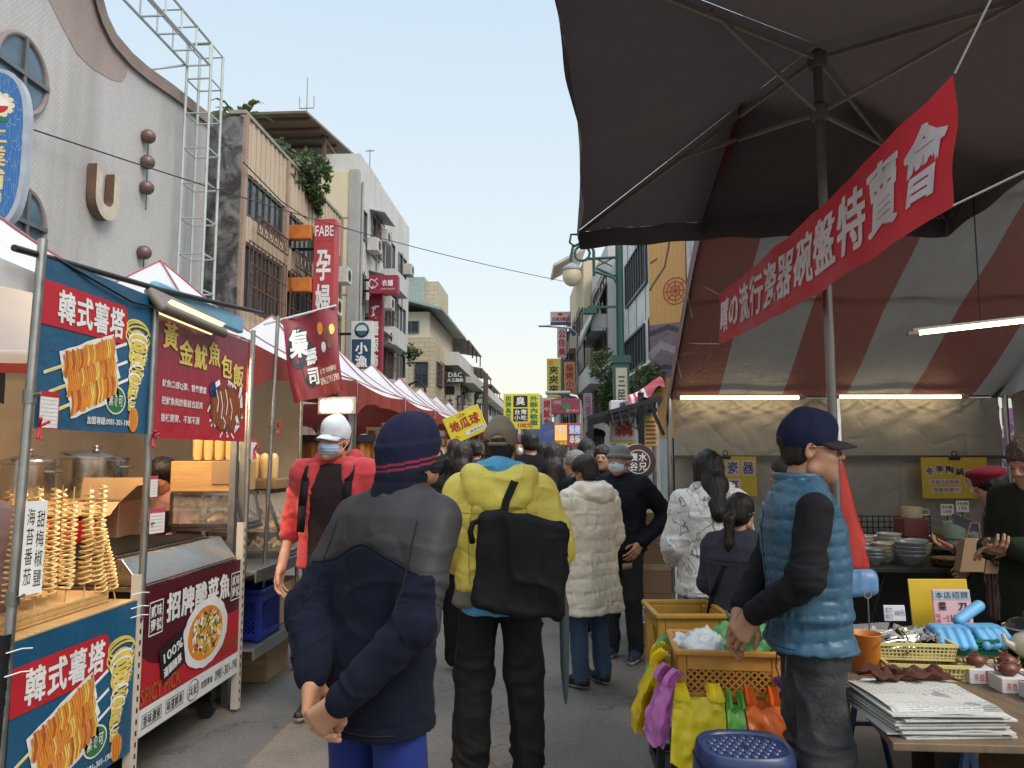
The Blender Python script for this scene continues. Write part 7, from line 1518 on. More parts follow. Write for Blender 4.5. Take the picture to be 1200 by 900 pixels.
for lab,px,py,Y,L in(('slim street light with long arm high over the yellow sign',676,384,36.,-1.6),('solar street light with flat head above the maroon sign',681,465,17.5,-.55)):
 P=onY(px,py,Y);t=thing('street_light',lab,'street light',(P.x,Y,0));m=MB();m.tube([(P.x,Y,0),(P.x,Y,P.z-.3),(P.x+L*.2,Y,P.z),(P.x+L,Y,P.z+.1)],.05,8);m.build('pole',STEEL,t,True);m=MB();m.cbox((P.x+L,Y,P.z+.1),(.6,.25,.07));m.build('lamp_head',M('lamp_head_grey',(.4,.41,.42),.5),t,bevel=.02)
def parasol(label,P,r_,col):
 t=thing('parasol',label,'parasol',(P.x,P.y,0));m=MB();n_=8;m.lathe([(r_,0),(r_*.6,.18),(.02,.38)],P,8);m.build('canopy',col,t);m=MB();m.tube([(P.x,P.y,0),P+V3((0,0,.4))],.025,8);m.build('pole',STEEL,t,True)
parasol('dark blue parasol over the crowd beside the lit red sign',onY(645,512,18),.8,M('parasol_navy',(.02,.035,.12),.7));parasol('faded red parasol low over the crowd',onY(625,518,21),.9,M('parasol_red',(.35,.05,.07),.7));parasol('second dark blue parasol nearer the tofu board',onY(655,520,16),.7,M('parasol_navy',0))
t=thing('street_cart','black food cart with sloping black awning, cables and lit signs','food cart',(.9,10,0));a,b,c,d=onY(690,489,10.4),onY(772,464,9.2),onY(790,470,9.2),onY(700,497,11.6)
m=MB();m.add([onY(688,490,9.0),onY(776,466,9.0),onY(770,478,11),onY(700,494,11)],[(0,1,2,3)]);m.build('awning',M('black_awning',(.012,.012,.013),.5),t,solid=.05)
m=MB()
for px in(692,752):q=onY(px,500,9.0);m.bar((q.x,9.05,0),(q.x,9.05,2.3 if px>700 else 1.95),.07)
m.bar(onY(692,496,9.05),onY(770,480,9.05),.05);m.bar(onY(760,470,9.02),onY(778,510,9.02),.04);m.build('frame',DKST,t);m=MB();q=onY(725,470,9.1);m.box((q.x-.45,9.2,0),(q.x+.5,10.2,.95));m.build('cart_body',DARKB,t)
m=MB();r=random.Random(3)
for px in(715,725,735):p0=onY(px,482,8.98);m.tube([p0,p0+V3((.03,0,-.15)),p0+V3((.12,0,-.22)),p0+V3((.2,0,-.05)),p0+V3((.25,0,.06))],.014,5)
m.build('cables',BLKP,t,True)
t,fr,w,h=rsign('white lit cart sign with one big red character under the black awning',716,469,745,517,9.4,(.62,.58,.60),th=.3);m=MB();m.mat(0);text(m,fr,'藕',.12*w,.10*h,.92*w,.52*h,.004,.016);m.mat(1);text(m,fr,'筒',.35*w,.74*h,.62*w,.97*h,.004,.02);m.mat(2);rrect(m,fr,0,-.06*h,w,.0,0,.003);m.build('print',[PR,M('sign_navy',0),PY],t);prop(t,fr.o.x+w*.9,9.4,fr.o.z)
t,fr,w,h=rsign('orange menu sheet hanging right of the lit cart sign',755,488,770,523,9.1,(.60,.36,.12),th=.02);m=MB()
for i in range(6):rrect(m,fr,.12*w,(.1+.14*i)*h,.85*w,(.15+.14*i)*h,0,.003)
m.build('print',M('print_brown',0),t);prop(t,fr.o.x+w*.9,9.05,fr.o.z+h)
c=onY(747,541,7.2);t=thing('round_sign','round brown lightbox sign with a white ring of characters','sign',c);m=MB();T=Matrix.Translation(c)@Matrix.Rotation(R(90),4,'X');m.lathe([(0,-.07),(.165,-.07),(.17,-.06),(.17,.06),(.165,.07),(0,.07)],(0,0,0),32,T);m.build('lightbox',M('sign_brown',(.075,.035,.028),.4),t,True);m=MB();m.lathe([(.166,-.05),(.1725,-.045),(.1725,.03),(.166,.05)],(0,.02,0),32,T);m.build('rim',M('rim_white',(.5,.45,.42),.5),t,True);fr=Fr(c+V3((0,-.073,0)),(1,0,0),(0,0,1));m=MB();ring(m,fr,0,0,.115,.115,.007,.0);text(m,fr,'廣水',-.085,.0,.085,.09,.0,.02);text(m,fr,'谷兄',-.085,-.09,.085,.0,.0,.02);m.build('lettering',PW,t);m=MB();m.tube([(c.x,c.y+.02,0),(c.x,c.y+.02,c.z-.16)],.02,8);m.build('stand',DKST,t,True)
a=onY(738,472,9.);t=thing('striped_awning','red and white folded awning cloth at the corner of the big tent','awning',a);m=MB();m.mat(0)
x0,x1=onY(738,472,9.).x,onY(780,472,9.).x;za,zb=onY(738,474,9.).z,onY(780,452,9.).z
def awf(u,v):return(x0+(x1-x0)*u,9.0+.4*v+.02*math.sin(u*9+v*4),za+(zb-za)*u+.14*v-.03*math.sin(u*14+v*5)*(1-v)-.02*math.sin(u*5))
nb0=len(m.mi);m.grid(awf,36,8)
for q_ in range(nb0,len(m.mi)):cI=(q_-nb0)%36;m.mi[q_]=1 if(cI<18 and(cI//3)%2)else 0
m.build('cloth',[M('awning_red',(.40,.02,.035),.5),M('awning_white',(.66,.55,.55),.5)],t,True);m=MB();q=onY(772,470,9.);m.tube([(q.x,9.3,0),(q.x,9.3,q.z)],.025,8);m.build('post',STEEL,t,True)
for lab,px0,px1,py1,py0,Y in(('topmost cardboard box of the stack by the tent pole',757,785,632,600,6.2),('large cardboard box with tape, second of the stack by the tent pole',745,786,681,632,6.15),('cardboard box with a printed label at the bottom of the stack',747,789,740,683,6.15)):
 a,b=onY(px0,py1,Y),onY(px1,py0,Y);
 if 'bottom' in lab:zb=[0,.41]
 elif 'second' in lab:zb=[.412,.82]
 else:zb=[.822,1.06]
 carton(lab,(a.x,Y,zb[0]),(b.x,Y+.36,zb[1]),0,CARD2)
 if 'label' in lab:t=[o for o in COL.objects if o.name.startswith('cardboard_box')and o.get('label')==lab][0];m=MB();fr=Fr((a.x+.03,Y-.003,.18),(1,0,0),(0,0,1));rrect(m,fr,0,0,.11,.14,0,.0);m.build('label',PW,t);m=MB();text(m,fr,'329',.015,.075,.09,.115,.001,.0,'fit');text(m,fr,'576',.015,.02,.09,.06,.001,.0,'fit');m.build('label_print',PB,t)
t=thing('plastic_bundle','pink and white plastic bundle lying on the taped box','bundle',(.72,6.2,.83));S=SDF();S.ell((.72,6.3,.845),(.11,.08,.03),k=.02);S.ell((.8,6.33,.84),(.07,.06,.025),k=.02);V,Q=S.mesh(.01);link_mesh('bundle',push(V,Q,lambda P:.012*ridge(P*22,3)),Q,M('pinkish_plastic',(.6,.45,.45),.35),t,True)
PROF=[(6.62,2.03),(6.35,2.22),(5.9,2.53),(5.4,2.87),(5.0,3.12),(4.6,3.32),(4.2,3.42),(3.75,3.40)]
TX0,TX1=1.0,5.6
def prof(v):
 q=v*(len(PROF)-1);i=min(int(q),len(PROF)-2);f=q-i;return PROF[i][0]+(PROF[i+1][0]-PROF[i][0])*f,PROF[i][1]+(PROF[i+1][1]-PROF[i][1])*f
t=thing('striped_tent','large market tent with red and grey striped arched roof','tent',(TX0,6.6,0))
k=NT('tent_stripes');s=k.n('ShaderNodeSeparateXYZ');k.l(k.co(),s.inputs[0]);a=k.n('ShaderNodeMath',operation='ADD');k.l(s.outputs[0],a.inputs[0]);a.inputs[1].default_value=1.0-1.41+1.09*4
b=k.n('ShaderNodeMath',operation='MODULO');k.l(a.outputs[0],b.inputs[0]);b.inputs[1].default_value=1.09;c=k.n('ShaderNodeMath',operation='LESS_THAN');k.l(b.outputs[0],c.inputs[0]);c.inputs[1].default_value=.545
d=k.noise(2.2,5,.6);g=k.noise(1.1,4,.6,(3,1,1));x=k.mix(c.outputs[0],(.185,.064,.055),(.255,.25,.24));y=k.mix(k.rng(d,.4,.75,0,.3),x,(.14,.08,.07));z=k.mix(k.rng(g,.4,.7,0,.22),y,(.10,.07,.065));k.l(z,k.b.inputs['Base Color']);k.b.inputs['Roughness'].default_value=.55
k.l(k.bump(k.noise(7,5,.6,dist=1.),.5,.03),k.b.inputs['Normal']);tr=k.n('ShaderNodeBsdfTranslucent');k.l(z,tr.inputs['Color']);mx=k.n('ShaderNodeMixShader');mx.inputs[0].default_value=.13;k.l(k.b.outputs[0],mx.inputs[1]);k.l(tr.outputs[0],mx.inputs[2]);k.l(mx.outputs[0],k.out.inputs['Surface'])
m=MB()
def rf(u,v):Y,Z=prof(v);x=TX0+(TX1-TX0)*u;sag=.035*abs(math.sin(v*3*math.pi))*1.0;return(x,Y,Z-sag+.012*math.sin(x*9+v*7))
m.grid(rf,80,48);m.build('roof',k.m,t,True)
FRM=M('tent_frame',(.10,.085,.08),.45,.6,.15)
m=MB()
for v in(0.0,.36,.64,1.):Y,Z=prof(v);m.tube([(TX0,Y,Z+.025),(TX1,Y,Z+.025)],.02,8)
for x in(TX0,3.78,TX1):m.tube([(x,prof(v/20)[0],prof(v/20)[1]+.0)for v in range(21)],.022,8)
m.build('roof_frame',FRM,t,True)
m=MB();m.grid(lambda u,v:(TX0-.03-.03*v,prof(u)[0],prof(u)[1]+.03-.30*v),24,3);m.build('end_valance',M('valance_dark_red',(.11,.02,.02),.6,bump=.3,bs=20),t,True)
for x,y,lab in((TX0-.02,6.6,0),(3.86,6.6,0),(TX0-.02,3.8,1),(5.5,3.8,1)):
 if lab and x<2:continue
 m=MB();m.tube([(x,y,0),(x,y,3.35 if lab else 2.05)],.024,10);m.build('leg',STEEL,t,True)
m=MB();m.bar((1.0,6.5,1.515),(3.86,6.5,1.515),.03);m.build('cross_bar',FRM,t)
GC=NT('grey_canvas');a=GC.noise(2.5,5,.6);b=GC.noise(.9,4,.6,(1,1,.5));GC.l(GC.mix(GC.rng(a,.35,.7,0,.4),GC.mix(GC.rng(b,.3,.7,0,1),(.36,.33,.29),(.28,.265,.245)),(.2,.185,.165)),GC.b.inputs['Base Color']);GC.b.inputs['Roughness'].default_value=.5;GC.l(GC.bump(GC.noise(24,5,.65,dist=1.2),.5,.012),GC.b.inputs['Normal']);GC=GC.m
def wall_panel(label,x0,x1,z0,z1,Y,seed,amp=.022):
 m=MB();nu,nv=110,50;m.grid(lambda u,v:(x0+(x1-x0)*u,Y,z0+(z1-z0)*v),nu,nv);V=np.array(m.v)
 ux=(V[:,0]-x0)/(x1-x0);vz=(V[:,2]-z0)/(z1-z0);e=np.zeros(len(V));r=np.random.default_rng(seed)
 if z1>1.9:
  for hx in(.12,.36,.62,.88):
   dx=ux-hx;dz=np.maximum(.04,1-vz);an=dx/dz;e+=amp*.7*np.sin(an*9+hx*20)*np.exp(-(an/1.1)**2)*np.exp(-dz*2.4)
 e+=amp*(ridge(np.stack([V[:,0]*2.4,V[:,2]*3.1,V[:,0]*0],1),seed)**4*.22+vnoise(V*A3((2.2,1,2.6)),seed+1)*.8+ridge(np.stack([V[:,0]*5+V[:,2]*4,V[:,2]*5-V[:,0]*2,V[:,0]*0],1),seed+2)**3*.3+vnoise(V*A3((16,1,16)),seed+4)*.1)
 for sx in np.arange(x0+.5,x1,.55):e+=.006*np.exp(-((V[:,0]-sx)/.02)**2)
 V[:,1]+=e;return tag(link_mesh('tent_wall',V,m.f,GC,None,True),label,'canvas wall')
wall_panel('upper grey canvas wall of the striped tent, left half',1.02,2.42,1.53,2.03,6.58,3);wall_panel('upper grey canvas wall of the striped tent, right half',2.46,3.80,1.53,2.03,6.58,8)
wall_panel('lower grey canvas wall below the cross bar, left half',1.02,2.42,.05,1.50,6.60,13,.014);wall_panel('lower grey canvas wall below the cross bar, right half',2.46,3.80,.85,1.50,6.60,18,.014)
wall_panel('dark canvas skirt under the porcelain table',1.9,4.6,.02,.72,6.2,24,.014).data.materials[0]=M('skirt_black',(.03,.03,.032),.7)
m=MB();m.grid(lambda u,v:(3.9+.02*math.sin(v*9),3.6+3.0*(1-u),.05+2.0*v+.5*u),20,20);tag(m.build('tent_wall',GC,None,True),'grey canvas side wall at the right end of the tent','canvas wall')
def tube_lamp(label,a,b,e):
 a,b=V3(a),V3(b);d=(b-a).normalized();t=thing('tube_lamp',label,'lamp',a);m=MB();m.tube([a,b],.012,10);m.build('tube',M('tube_glow_%d'%int(e*10),(1.,.83,.50),.4,emit=e,ecol=(1.,.78,.42),var=0),t,True);m=MB();m.bar(a+V3((0,.005,.022)),b+V3((0,.005,.022)),.03,.014);m.build('housing',M('lamp_white',0),t)
 for p in(a,b):m=MB();m.tube([p-d*.03,p+d*.03],.016,10);m.build('end_cap',M('cap_beige',(.35,.26,.17),.5),t,True)
tube_lamp('glowing tube lamp along the top of the canvas wall, left one',onY(793,466,6.44),onY(940,466,6.44),14);tube_lamp('glowing tube lamp along the top of the canvas wall, middle one',onY(979,465,6.44),onY(1130,465,6.44),14);tube_lamp('big glowing tube lamp hanging nearer at the right edge',onY(1070,391,4.4),onY(1262,369,4.3),16)
m=MB();A,B=onY(1150,382,4.35),onY(1236,373,4.3)
for lab,p in(('left hanging wire of the big tube lamp',A),('right hanging wire of the big tube lamp',B)):m=MB();m.tube([p+V3((0,0,.03)),(p.x,p.y,3.4)],.004,5);tag(m.build('hanging_wire',DKST,None,True),lab,'wire')
PX,PY=1.235,3.4;t=thing('market_umbrella','huge black rectangular market umbrella covering the upper right','umbrella',(PX,PY,0));rot=Matrix.Translation((PX,PY,0))@Matrix.Rotation(R(-3.4),4,'Z');hx,hy,ze,zh=1.19,1.44,3.05,3.47
CN=[rot@V3((sx*hx,sy*hy,ze))for sx,sy in((-1,-1),(1,-1),(1,1),(-1,1))];AP=V3((PX,PY,zh));k=NT('umbrella_cloth');a=k.noise(3,5,.6);b=k.noise(260,2);k.l(k.mix(k.rng(b,.3,.7,0,.25),k.mix(k.rng(a,.3,.7,0,1),(.075,.062,.064),(.10,.084,.085)),(.04,.034,.034)),k.b.inputs['Base Color']);k.b.inputs['Roughness'].default_value=.9;k.l(k.bump(k.noise(5,5,.6,dist=1.4),.55,.03),k.b.inputs['Normal']);tr=k.n('ShaderNodeBsdfTranslucent');tr.inputs['Color'].default_value=(.05,.038,.036,1);mx=k.n('ShaderNodeMixShader');mx.inputs[0].default_value=.25;k.l(k.b.outputs[0],mx.inputs[1]);k.l(tr.outputs[0],mx.inputs[2]);k.l(mx.outputs[0],k.out.inputs['Surface']);UC=k.m
for i in range(4):
 A,B=CN[i],CN[(i+1)%4];m=MB()
 def f(u,v,A=A,B=B):
  e=A.lerp(B,u);e=e-(e-AP)*.05*math.sin(math.pi*u);p=e.lerp(AP,v);return p-V3((0,0,.05*math.sin(math.pi*v)*math.sin(math.pi*u)+.006*math.sin(u*40)*(1-v)))
 m.grid(f,24,16);m.build('canopy_panel',UC,t,True);m=MB()
 m.grid(lambda u,v:f(u,0)+V3((0,0,-.13*v))+(f(u,0)-V3((PX,PY,f(u,0).z)))*(.01*math.sin(u*18)*v-.01*v),40,3);m.build('valance',UC,t,True)
m=MB();m.tube([(PX,PY,0),(PX,PY,3.42)],.021,12);m.build('pole',M('umbrella_pole',(.20,.18,.17),.4,.7),t,True);RB=M('rib_wood',(.24,.21,.19),.5,.3)
for z,lab in((3.40,'hub'),(3.14,'runner')):m=MB();m.lathe([(.022,-.05),(.035,-.045),(.045,-.01),(.045,.02),(.03,.03),(.022,.04)],(PX,PY,z),14);m.build(lab,M('hub_dark',(.10,.085,.075),.6),t,True)
for i in range(4):
 A=CN[i];m=MB();m.bar(V3((PX,PY,3.40)),A.lerp(AP,.02)-V3((0,0,.03)),.014,.02);m.build('rib',RB,t);mid=A.lerp(AP,.5)-V3((0,0,.03));m=MB();m.bar(V3((PX,PY,3.13)),mid,.013,.018);m.build('strut',RB,t)
m=MB();c=CN[3];m.tube([c+V3((0,0,-.02)),c+V3((-.04,.03,-.01)),c+V3((-.05,.02,-.07)),c+V3((-.02,0,-.1))],.008,6);m.build('corner_tie',BLKP,t,True)
t=thing('sale_banner','long red cloth banner with white porcelain sale characters strung under the umbrella','banner',(1.05,3.4,2.4));TLp,BLp,TRp,BRp=onY(843,345,5.0),onY(843,403,5.0),onY(1119,86,1.92),onY(1117,241,1.93)
def bn(u,v,h_=0):
 p=BLp.lerp(BRp,u).lerp(TLp.lerp(TRp,u),v);w_=.004*math.sin(u*31+v*4)+.005*math.sin(u*13-v*7)+.002*math.sin(u*70+v*11);return p+V3((w_-h_,0,-.03*math.sin(math.pi*u)-.003*math.sin(u*40)))
L=(TLp-TRp).length;m=MB();m.grid(lambda u,v:bn(u,v),110,16);m.build('cloth',M('banner_cloth_red',(.46,.022,.035),.6,var=.1,bump=.25,bs=14,trans=.25),t,True)
fr=Fr(BLp,BRp-BLp,TLp-BLp);fr.fn=lambda x,y,h_:bn(x,y,h_);m=MB();cs='晴の流行瓷器碗盤特賣會'
for i,ch in enumerate(cs):u0=.02+.97*i/len(cs);text(m,fr,ch,u0,.16,u0+.086,.87,.004,.03)
m.build('lettering',M('banner_white',(.72,.68,.70),.6,trans=.2),t)
RPW=M('rope_white',(.5,.48,.46),.8)
for p,q in((TLp,V3((TX0-.02,5.45,2.85))),(BLp,V3((TX0-.02,6.0,2.45))),(TRp,V3((1.16,1.5,2.98))),(BRp,V3((1.42,1.35,2.32)))):
 m=MB();m.tube([p,p.lerp(q,.5)-V3((0,0,.006)),q]+([q+V3((-.02,-.01,-.12)),q+V3((.01,-.02,-.3))]if q.x<1.1 else[]),.0028,6);m.build('rope',RPW,t,True)
t=thing('red_bag','red plastic carrier bag hanging from the umbrella pole','bag',(PX+.05,PY+.05,1.0));S=SDF();S.cone((PX+.035,PY+.06,1.48),(PX+.07,PY+.06,.98),.028,.095,k=.04,flat=((0,1,0),1.7));S.box((PX+.07,PY+.06,.9),(.4,.4,.24),.01,k=.02,op='s');V,Q=S.mesh(.008);link_mesh('bag_body',push(V,Q,lambda P:.012*ridge(P*A3((16,16,5)),3)**2),Q,M('red_film',(.62,.05,.035),.35,trans=.35),t,True);m=MB();m.tube([(PX,PY-.022,1.52),(PX+.02,PY,1.53),(PX+.035,PY+.06,1.47)],.008,6);m.build('handle',M('red_film',0),t,True)
t=thing('blue_bag','small blue and white plastic bag below the red carrier bag','bag',(PX+.1,PY,.95));S=SDF();S.box((PX+.09,PY+.02,.96),(.15,.08,.11),.03,k=.02);V,Q=S.mesh(.008);link_mesh('bag_body',push(V,Q,lambda P:.01*ridge(P*12,5)),Q,M('blue_film',(.18,.35,.62),.35,trans=.3),t,True);m=MB();m.tube([(PX+.09,PY+.02,1.0),(PX+.08,PY+.05,1.06)],.01,6);m.build('handle',M('blue_film',0),t,True)
def yellow_sheet(label,px0,py0,px1,py1,Y):
 a,b=onY(px0,py1,Y),onY(px1,py0,Y);fr=Fr(a,(1,0,0),(0,0,1));t=thing('yellow_sign',label,'sign',a);w_,h_=b.x-a.x,b.z-a.z;m=MB();m.prism([fr.p(0,0),fr.p(w_,0),fr.p(w_,h_),fr.p(0,h_)],(0,.01,0));m.build('board',M('sign_ochre',(.58,.40,.03),.55,var=.06),t);m=MB();m.bar(fr.p(w_*.42,h_*.97,.012),fr.p(w_*.58,h_*.97,.012),.02);m.tube([fr.p(w_*.5+.02*math.cos(R(q)),h_+.03+.02*math.sin(R(q)),.012)for q in range(0,360,30)],.004,5,closed=True);m.build('clip',DKST,t);return t,fr,w_,h_
PIP=M('paper_pink',(.66,.46,.47),.6)
t,fr,w,h=yellow_sheet('yellow sign with pink squares of porcelain characters on the canvas wall',815,535,886,581,6.42);m=MB()
cells=[('日',.03,.52),('本',.235,.52),('瓷',.50,.52),('器',.755,.52),('專',.235,.05),('區',.52,.05)]
for c,x,y in cells:rrect(m,fr,x*w,y*h,(x+.22)*w,(y+.38)*h,0,.002)
m.build('paper_squares',PIP,t);m=MB()
for c,x,y in cells:text(m,fr,c,(x+.015)*w,(y+.02)*h,(x+.205)*w,(y+.37)*h,.004,.02)
m.build('lettering',M('sign_navy',0),t)
t,fr,w,h=yellow_sheet('yellow winter clay pot sale sign on the right of the canvas wall',1082,536,1156,584,6.38);m=MB();m.mat(0)
for i,c in enumerate('冬季陶鍋大賞'):disc(m,fr,(.12+.152*i)*w,(.66+.06*math.sin(i*1.1))*h,.075*w,.11*h,.002)
for x0,y0,x1,y1 in((.10,.34,.58,.46),(.13,.14,.58,.28),(.64,.38,.95,.47),(.66,.27,.95,.35),(.72,.16,.95,.24)):rrect(m,fr,x0*w,y0*h,x1*w,y1*h,.005,.002)
m.mat(1)
for i,c in enumerate('冬季陶鍋大賞'):text(m,fr,c,(.05+.152*i)*w,(.56+.06*math.sin(i*1.1))*h,(.19+.152*i)*w,(.76+.06*math.sin(i*1.1))*h,.004,.02)
text(m,fr,'秋盛日式陶鍋',.12*w,.35*h,.56*w,.45*h,.004,.0);text(m,fr,'限量特價中',.15*w,.15*h,.56*w,.27*h,.004,.0);m.mat(2);text(m,fr,'數量有限',.65*w,.385*h,.94*w,.465*h,.004,.0,'fit');text(m,fr,'售完為止',.67*w,.275*h,.94*w,.345*h,.004,.0,'fit');m.build('print',[M('paper_pale',(.66,.52,.50),.6),PB,PR],t)
for lab,px0,py0,px1,py1,Y,c in(('purple poster seen past the right end of the tent',1178,478,1215,528,7.4,(.20,.08,.22)),('pale blue poster with drawings behind the elderly man',1142,510,1200,560,7.6,(.22,.24,.32)),('orange pennant hanging behind the elderly man',1166,492,1190,510,7.3,(.42,.14,.05))):
 a,b=onY(px0,py1,Y),onY(px1,py0,Y);t=thing('poster',lab,'poster',a);m=MB()
 if 'pennant' in lab:m.prism([(a.x,Y,a.z),(b.x,Y,a.z),(b.x,Y,b.z)],(0,.01,0))
 else:m.box((a.x,Y,a.z),(b.x,Y+.02,b.z))
 m.build('sheet',M('poster_'+lab.split()[0],c,.5,var=.2),t);m=MB();r=random.Random(int(px0))
 for q in range(5):cx,cz=r.uniform(a.x+.05,b.x-.04),r.uniform(a.z+.02,a.z+(b.z-a.z)*.5);m.mat(q%3);ring(m,Fr((cx,Y-.003,cz),(1,0,0),(0,0,1)),0,0,.04,.05,.012,0.,14)
 m.build('drawing',[M('poster_ink',(.05,.06,.18),.5),M('poster_pink',(.5,.25,.4),.5),PW],t);m=MB();m.tube([(b.x,Y+.03,0),(b.x,Y+.03,b.z)],.012,6);m.build('post',STEEL,t)
t=thing('folding_table','front plywood folding table with blue steel legs','table',(1.7,2.9,0));TZ=.66;PLY=M('plywood_brown',(.15,.10,.058),.6,var=.3,vs=4,stretch=(8,1,1));m=MB();m.prism([(1.0,2.38,TZ-.025),(3.1,2.38,TZ-.025),(3.1,3.72,TZ-.025),(1.17,3.72,TZ-.025)],(0,0,.025));m.build('table_top',PLY,t,bevel=.004);BLM=M('blue_leg',(.03,.07,.17),.45,.3)
for x,y in((1.28,2.5),(2.9,2.5),(1.4,3.6),(2.9,3.6)):m=MB();m.tube([(x-.12,y,0),(x,y,TZ-.03)],.014,8);m.tube([(x+.12,y,0),(x,y,TZ-.03)],.014,8);m.bar((x-.08,y,.3),(x+.08,y,.3),.016);m.build('leg',BLM,t,True)
k=NT('newsprint');br=k.n('ShaderNodeTexBrick',Scale=1.);br.inputs['Brick Width'].default_value=.05;br.inputs['Row Height'].default_value=.011;br.inputs['Mortar Size'].default_value=.0036;k.l(k.co(rot=(0,0,-.12)),br.inputs['Vector']);br.inputs['Color1'].default_value=(.10,.10,.10,1);br.inputs['Color2'].default_value=(.26,.25,.24,1);br.inputs['Mortar'].default_value=(.58,.56,.51,1)
v=k.n('ShaderNodeTexBrick',Scale=1.);v.inputs['Brick Width'].default_value=.16;v.inputs['Row Height'].default_value=.075;v.inputs['Mortar Size'].default_value=.006;v.inputs['Color1'].default_value=(0,0,0,1);v.inputs['Color2'].default_value=(1,1,1,1);v.inputs['Mortar'].default_value=(.5,.5,.5,1);k.l(k.co(rot=(0,0,-.12)),v.inputs['Vector']);n1=k.noise(9,2);x=k.mix(k.rng(v.outputs['Color'],.3,.6,.2,.95),(.54,.52,.48),br.outputs['Color']);y=k.mix(k.rng(n1,.62,.66,0,.6),x,(.12,.12,.12));k.l(y,k.b.inputs['Base Color']);k.b.inputs['Roughness'].default_value=.9
PAP=M('paper_edge',(.50,.49,.46),.9,var=.15,vs=40)
t=thing('newspaper_stack','thick stack of newspapers at the front edge of the table','newspapers',(1.35,2.3,TZ));r=random.Random(6);bm_=MB();n_=11
for i in range(n_):
 z=TZ+.001+.0075*i;a=R(3+r.uniform(-4,4));cx,cy=1.195+r.uniform(-.022,.022),2.585+r.uniform(-.02,.02);w_,d_=.345,.33;T=Matrix.Translation((cx,cy,z))@Matrix.Rotation(a,4,'Z')
 if i<n_-1:bm_.grid(lambda u,v:T@V3(((u-.5)*w_,(v-.5)*d_,.006+.003*math.sin(u*9+i)-.009*max(0,abs(u-.5)-.42)*8)),12,4);bm_.box((-w_/2,-d_/2,0),(w_/2,d_/2,.0055),T)
bm_.build('paper_sheets',PAP,t);m=MB();m.grid(lambda u,v:T@V3(((u-.5)*w_,(v-.5)*d_,.006+.005*math.sin(u*5+1)*math.sin(v*4)-.012*max(0,abs(v-.5)-.44)*10)),24,12);m.build('top_page',k.m,t,True)
t=thing('brown_cloth','crumpled brown cloth lying on the newspapers','cloth',(1.4,2.6,.78));m=MB();m.grid(lambda u,v:(1.07+.28*u+.03*vn1(v*5,1,1),2.69+.11*v+.03*vn1(u*6,2,3),TZ+.09+.028*abs(vn1(u*7,v*4,1))+.012*math.sin(u*22+v*6)*(.3+.7*v)),40,14);m.build('cloth',fabric('brown_felt',(.085,.032,.022),.95,.2,fold=.5),t,True,solid=.006)
t=thing('plastic_sheet','white plastic packet behind the brown cloth','packet',(1.25,2.75,TZ));m=MB();m.grid(lambda u,v:(1.10+.12*u,2.84+.12*v,TZ+.01+.015*abs(vn1(u*5,v*5,4))),12,12);m.build('film',M('white_film',(.66,.64,.66),.3),t,True,solid=.004)
t=thing('orange_cup','plain orange plastic cup standing behind the newspapers','cup',(1.21,3.12,TZ));m=MB();m.lathe([(0,0),(.045,0),(.048,.004),(.06,.15),(.062,.152),(.06,.154),(.056,.15),(.044,.01),(0,.008)],(1.225,3.12,TZ+.001),24);m.build('cup',M('orange_plastic',(.62,.19,.025),.4),t,True)
def basket(label,x,y,z,w_,d_,h_,mat,rz=0):
 t=thing('mesh_basket',label,'basket',(x,y,z),rz);T=wm(t);m=MB();X,Y=w_/2,d_/2
 for zz,wd in((.004,.008),(h_,.012)):
  for a,b in(((-X,-Y),(X,-Y)),((X,-Y),(X,Y)),((X,Y),(-X,Y)),((-X,Y),(-X,-Y))):k_=1.06 if zz>.01 else 1.;m.bar(T@V3((a[0]*k_,a[1]*k_,zz)),T@V3((b[0]*k_,b[1]*k_,zz)),wd)
 m.build('rim',mat,t);m=MB();s_=.014
 for(ax,ay),(bx,by)in(((-X,-Y),(X,-Y)),((X,-Y),(X,Y)),((X,Y),(-X,Y)),((-X,Y),(-X,-Y))):
  L=math.hypot(bx-ax,by-ay);n_=int(L/s_)
  for i in range(n_+1):u=i/n_;px,py=ax+(bx-ax)*u,ay+(by-ay)*u;m.bar(T@V3((px,py,.004)),T@V3((px*1.06,py*1.06,h_)),.0045)
  for j in range(1,int(h_/s_)):zz=j*s_;k_=1+.06*zz/h_;m.bar(T@V3((ax*k_,ay*k_,zz)),T@V3((bx*k_,by*k_,zz)),.0045)
 m.build('mesh',mat,t);m=MB();m.box((-X,-Y,.001),(X,Y,.005),T);m.build('bottom',mat,t);return t
YB=M('basket_yellow',(.60,.50,.20),.45);GB=M('basket_green',(.015,.15,.10),.45)
basket('lower pale yellow mesh basket, front one under the cutlery',1.43,3.12,TZ+.001,.29,.2,.055,YB,R(-4));basket('upper pale yellow mesh basket full of wrapped cutlery',1.40,3.19,TZ+.06,.30,.21,.06,YB,R(-3));basket('pale yellow mesh basket under the green one',1.70,3.2,TZ+.001,.2,.18,.055,YB,R(-4));basket('green mesh basket with the blue mitts',1.66,3.26,TZ+.06,.2,.18,.06,GB,R(-4))
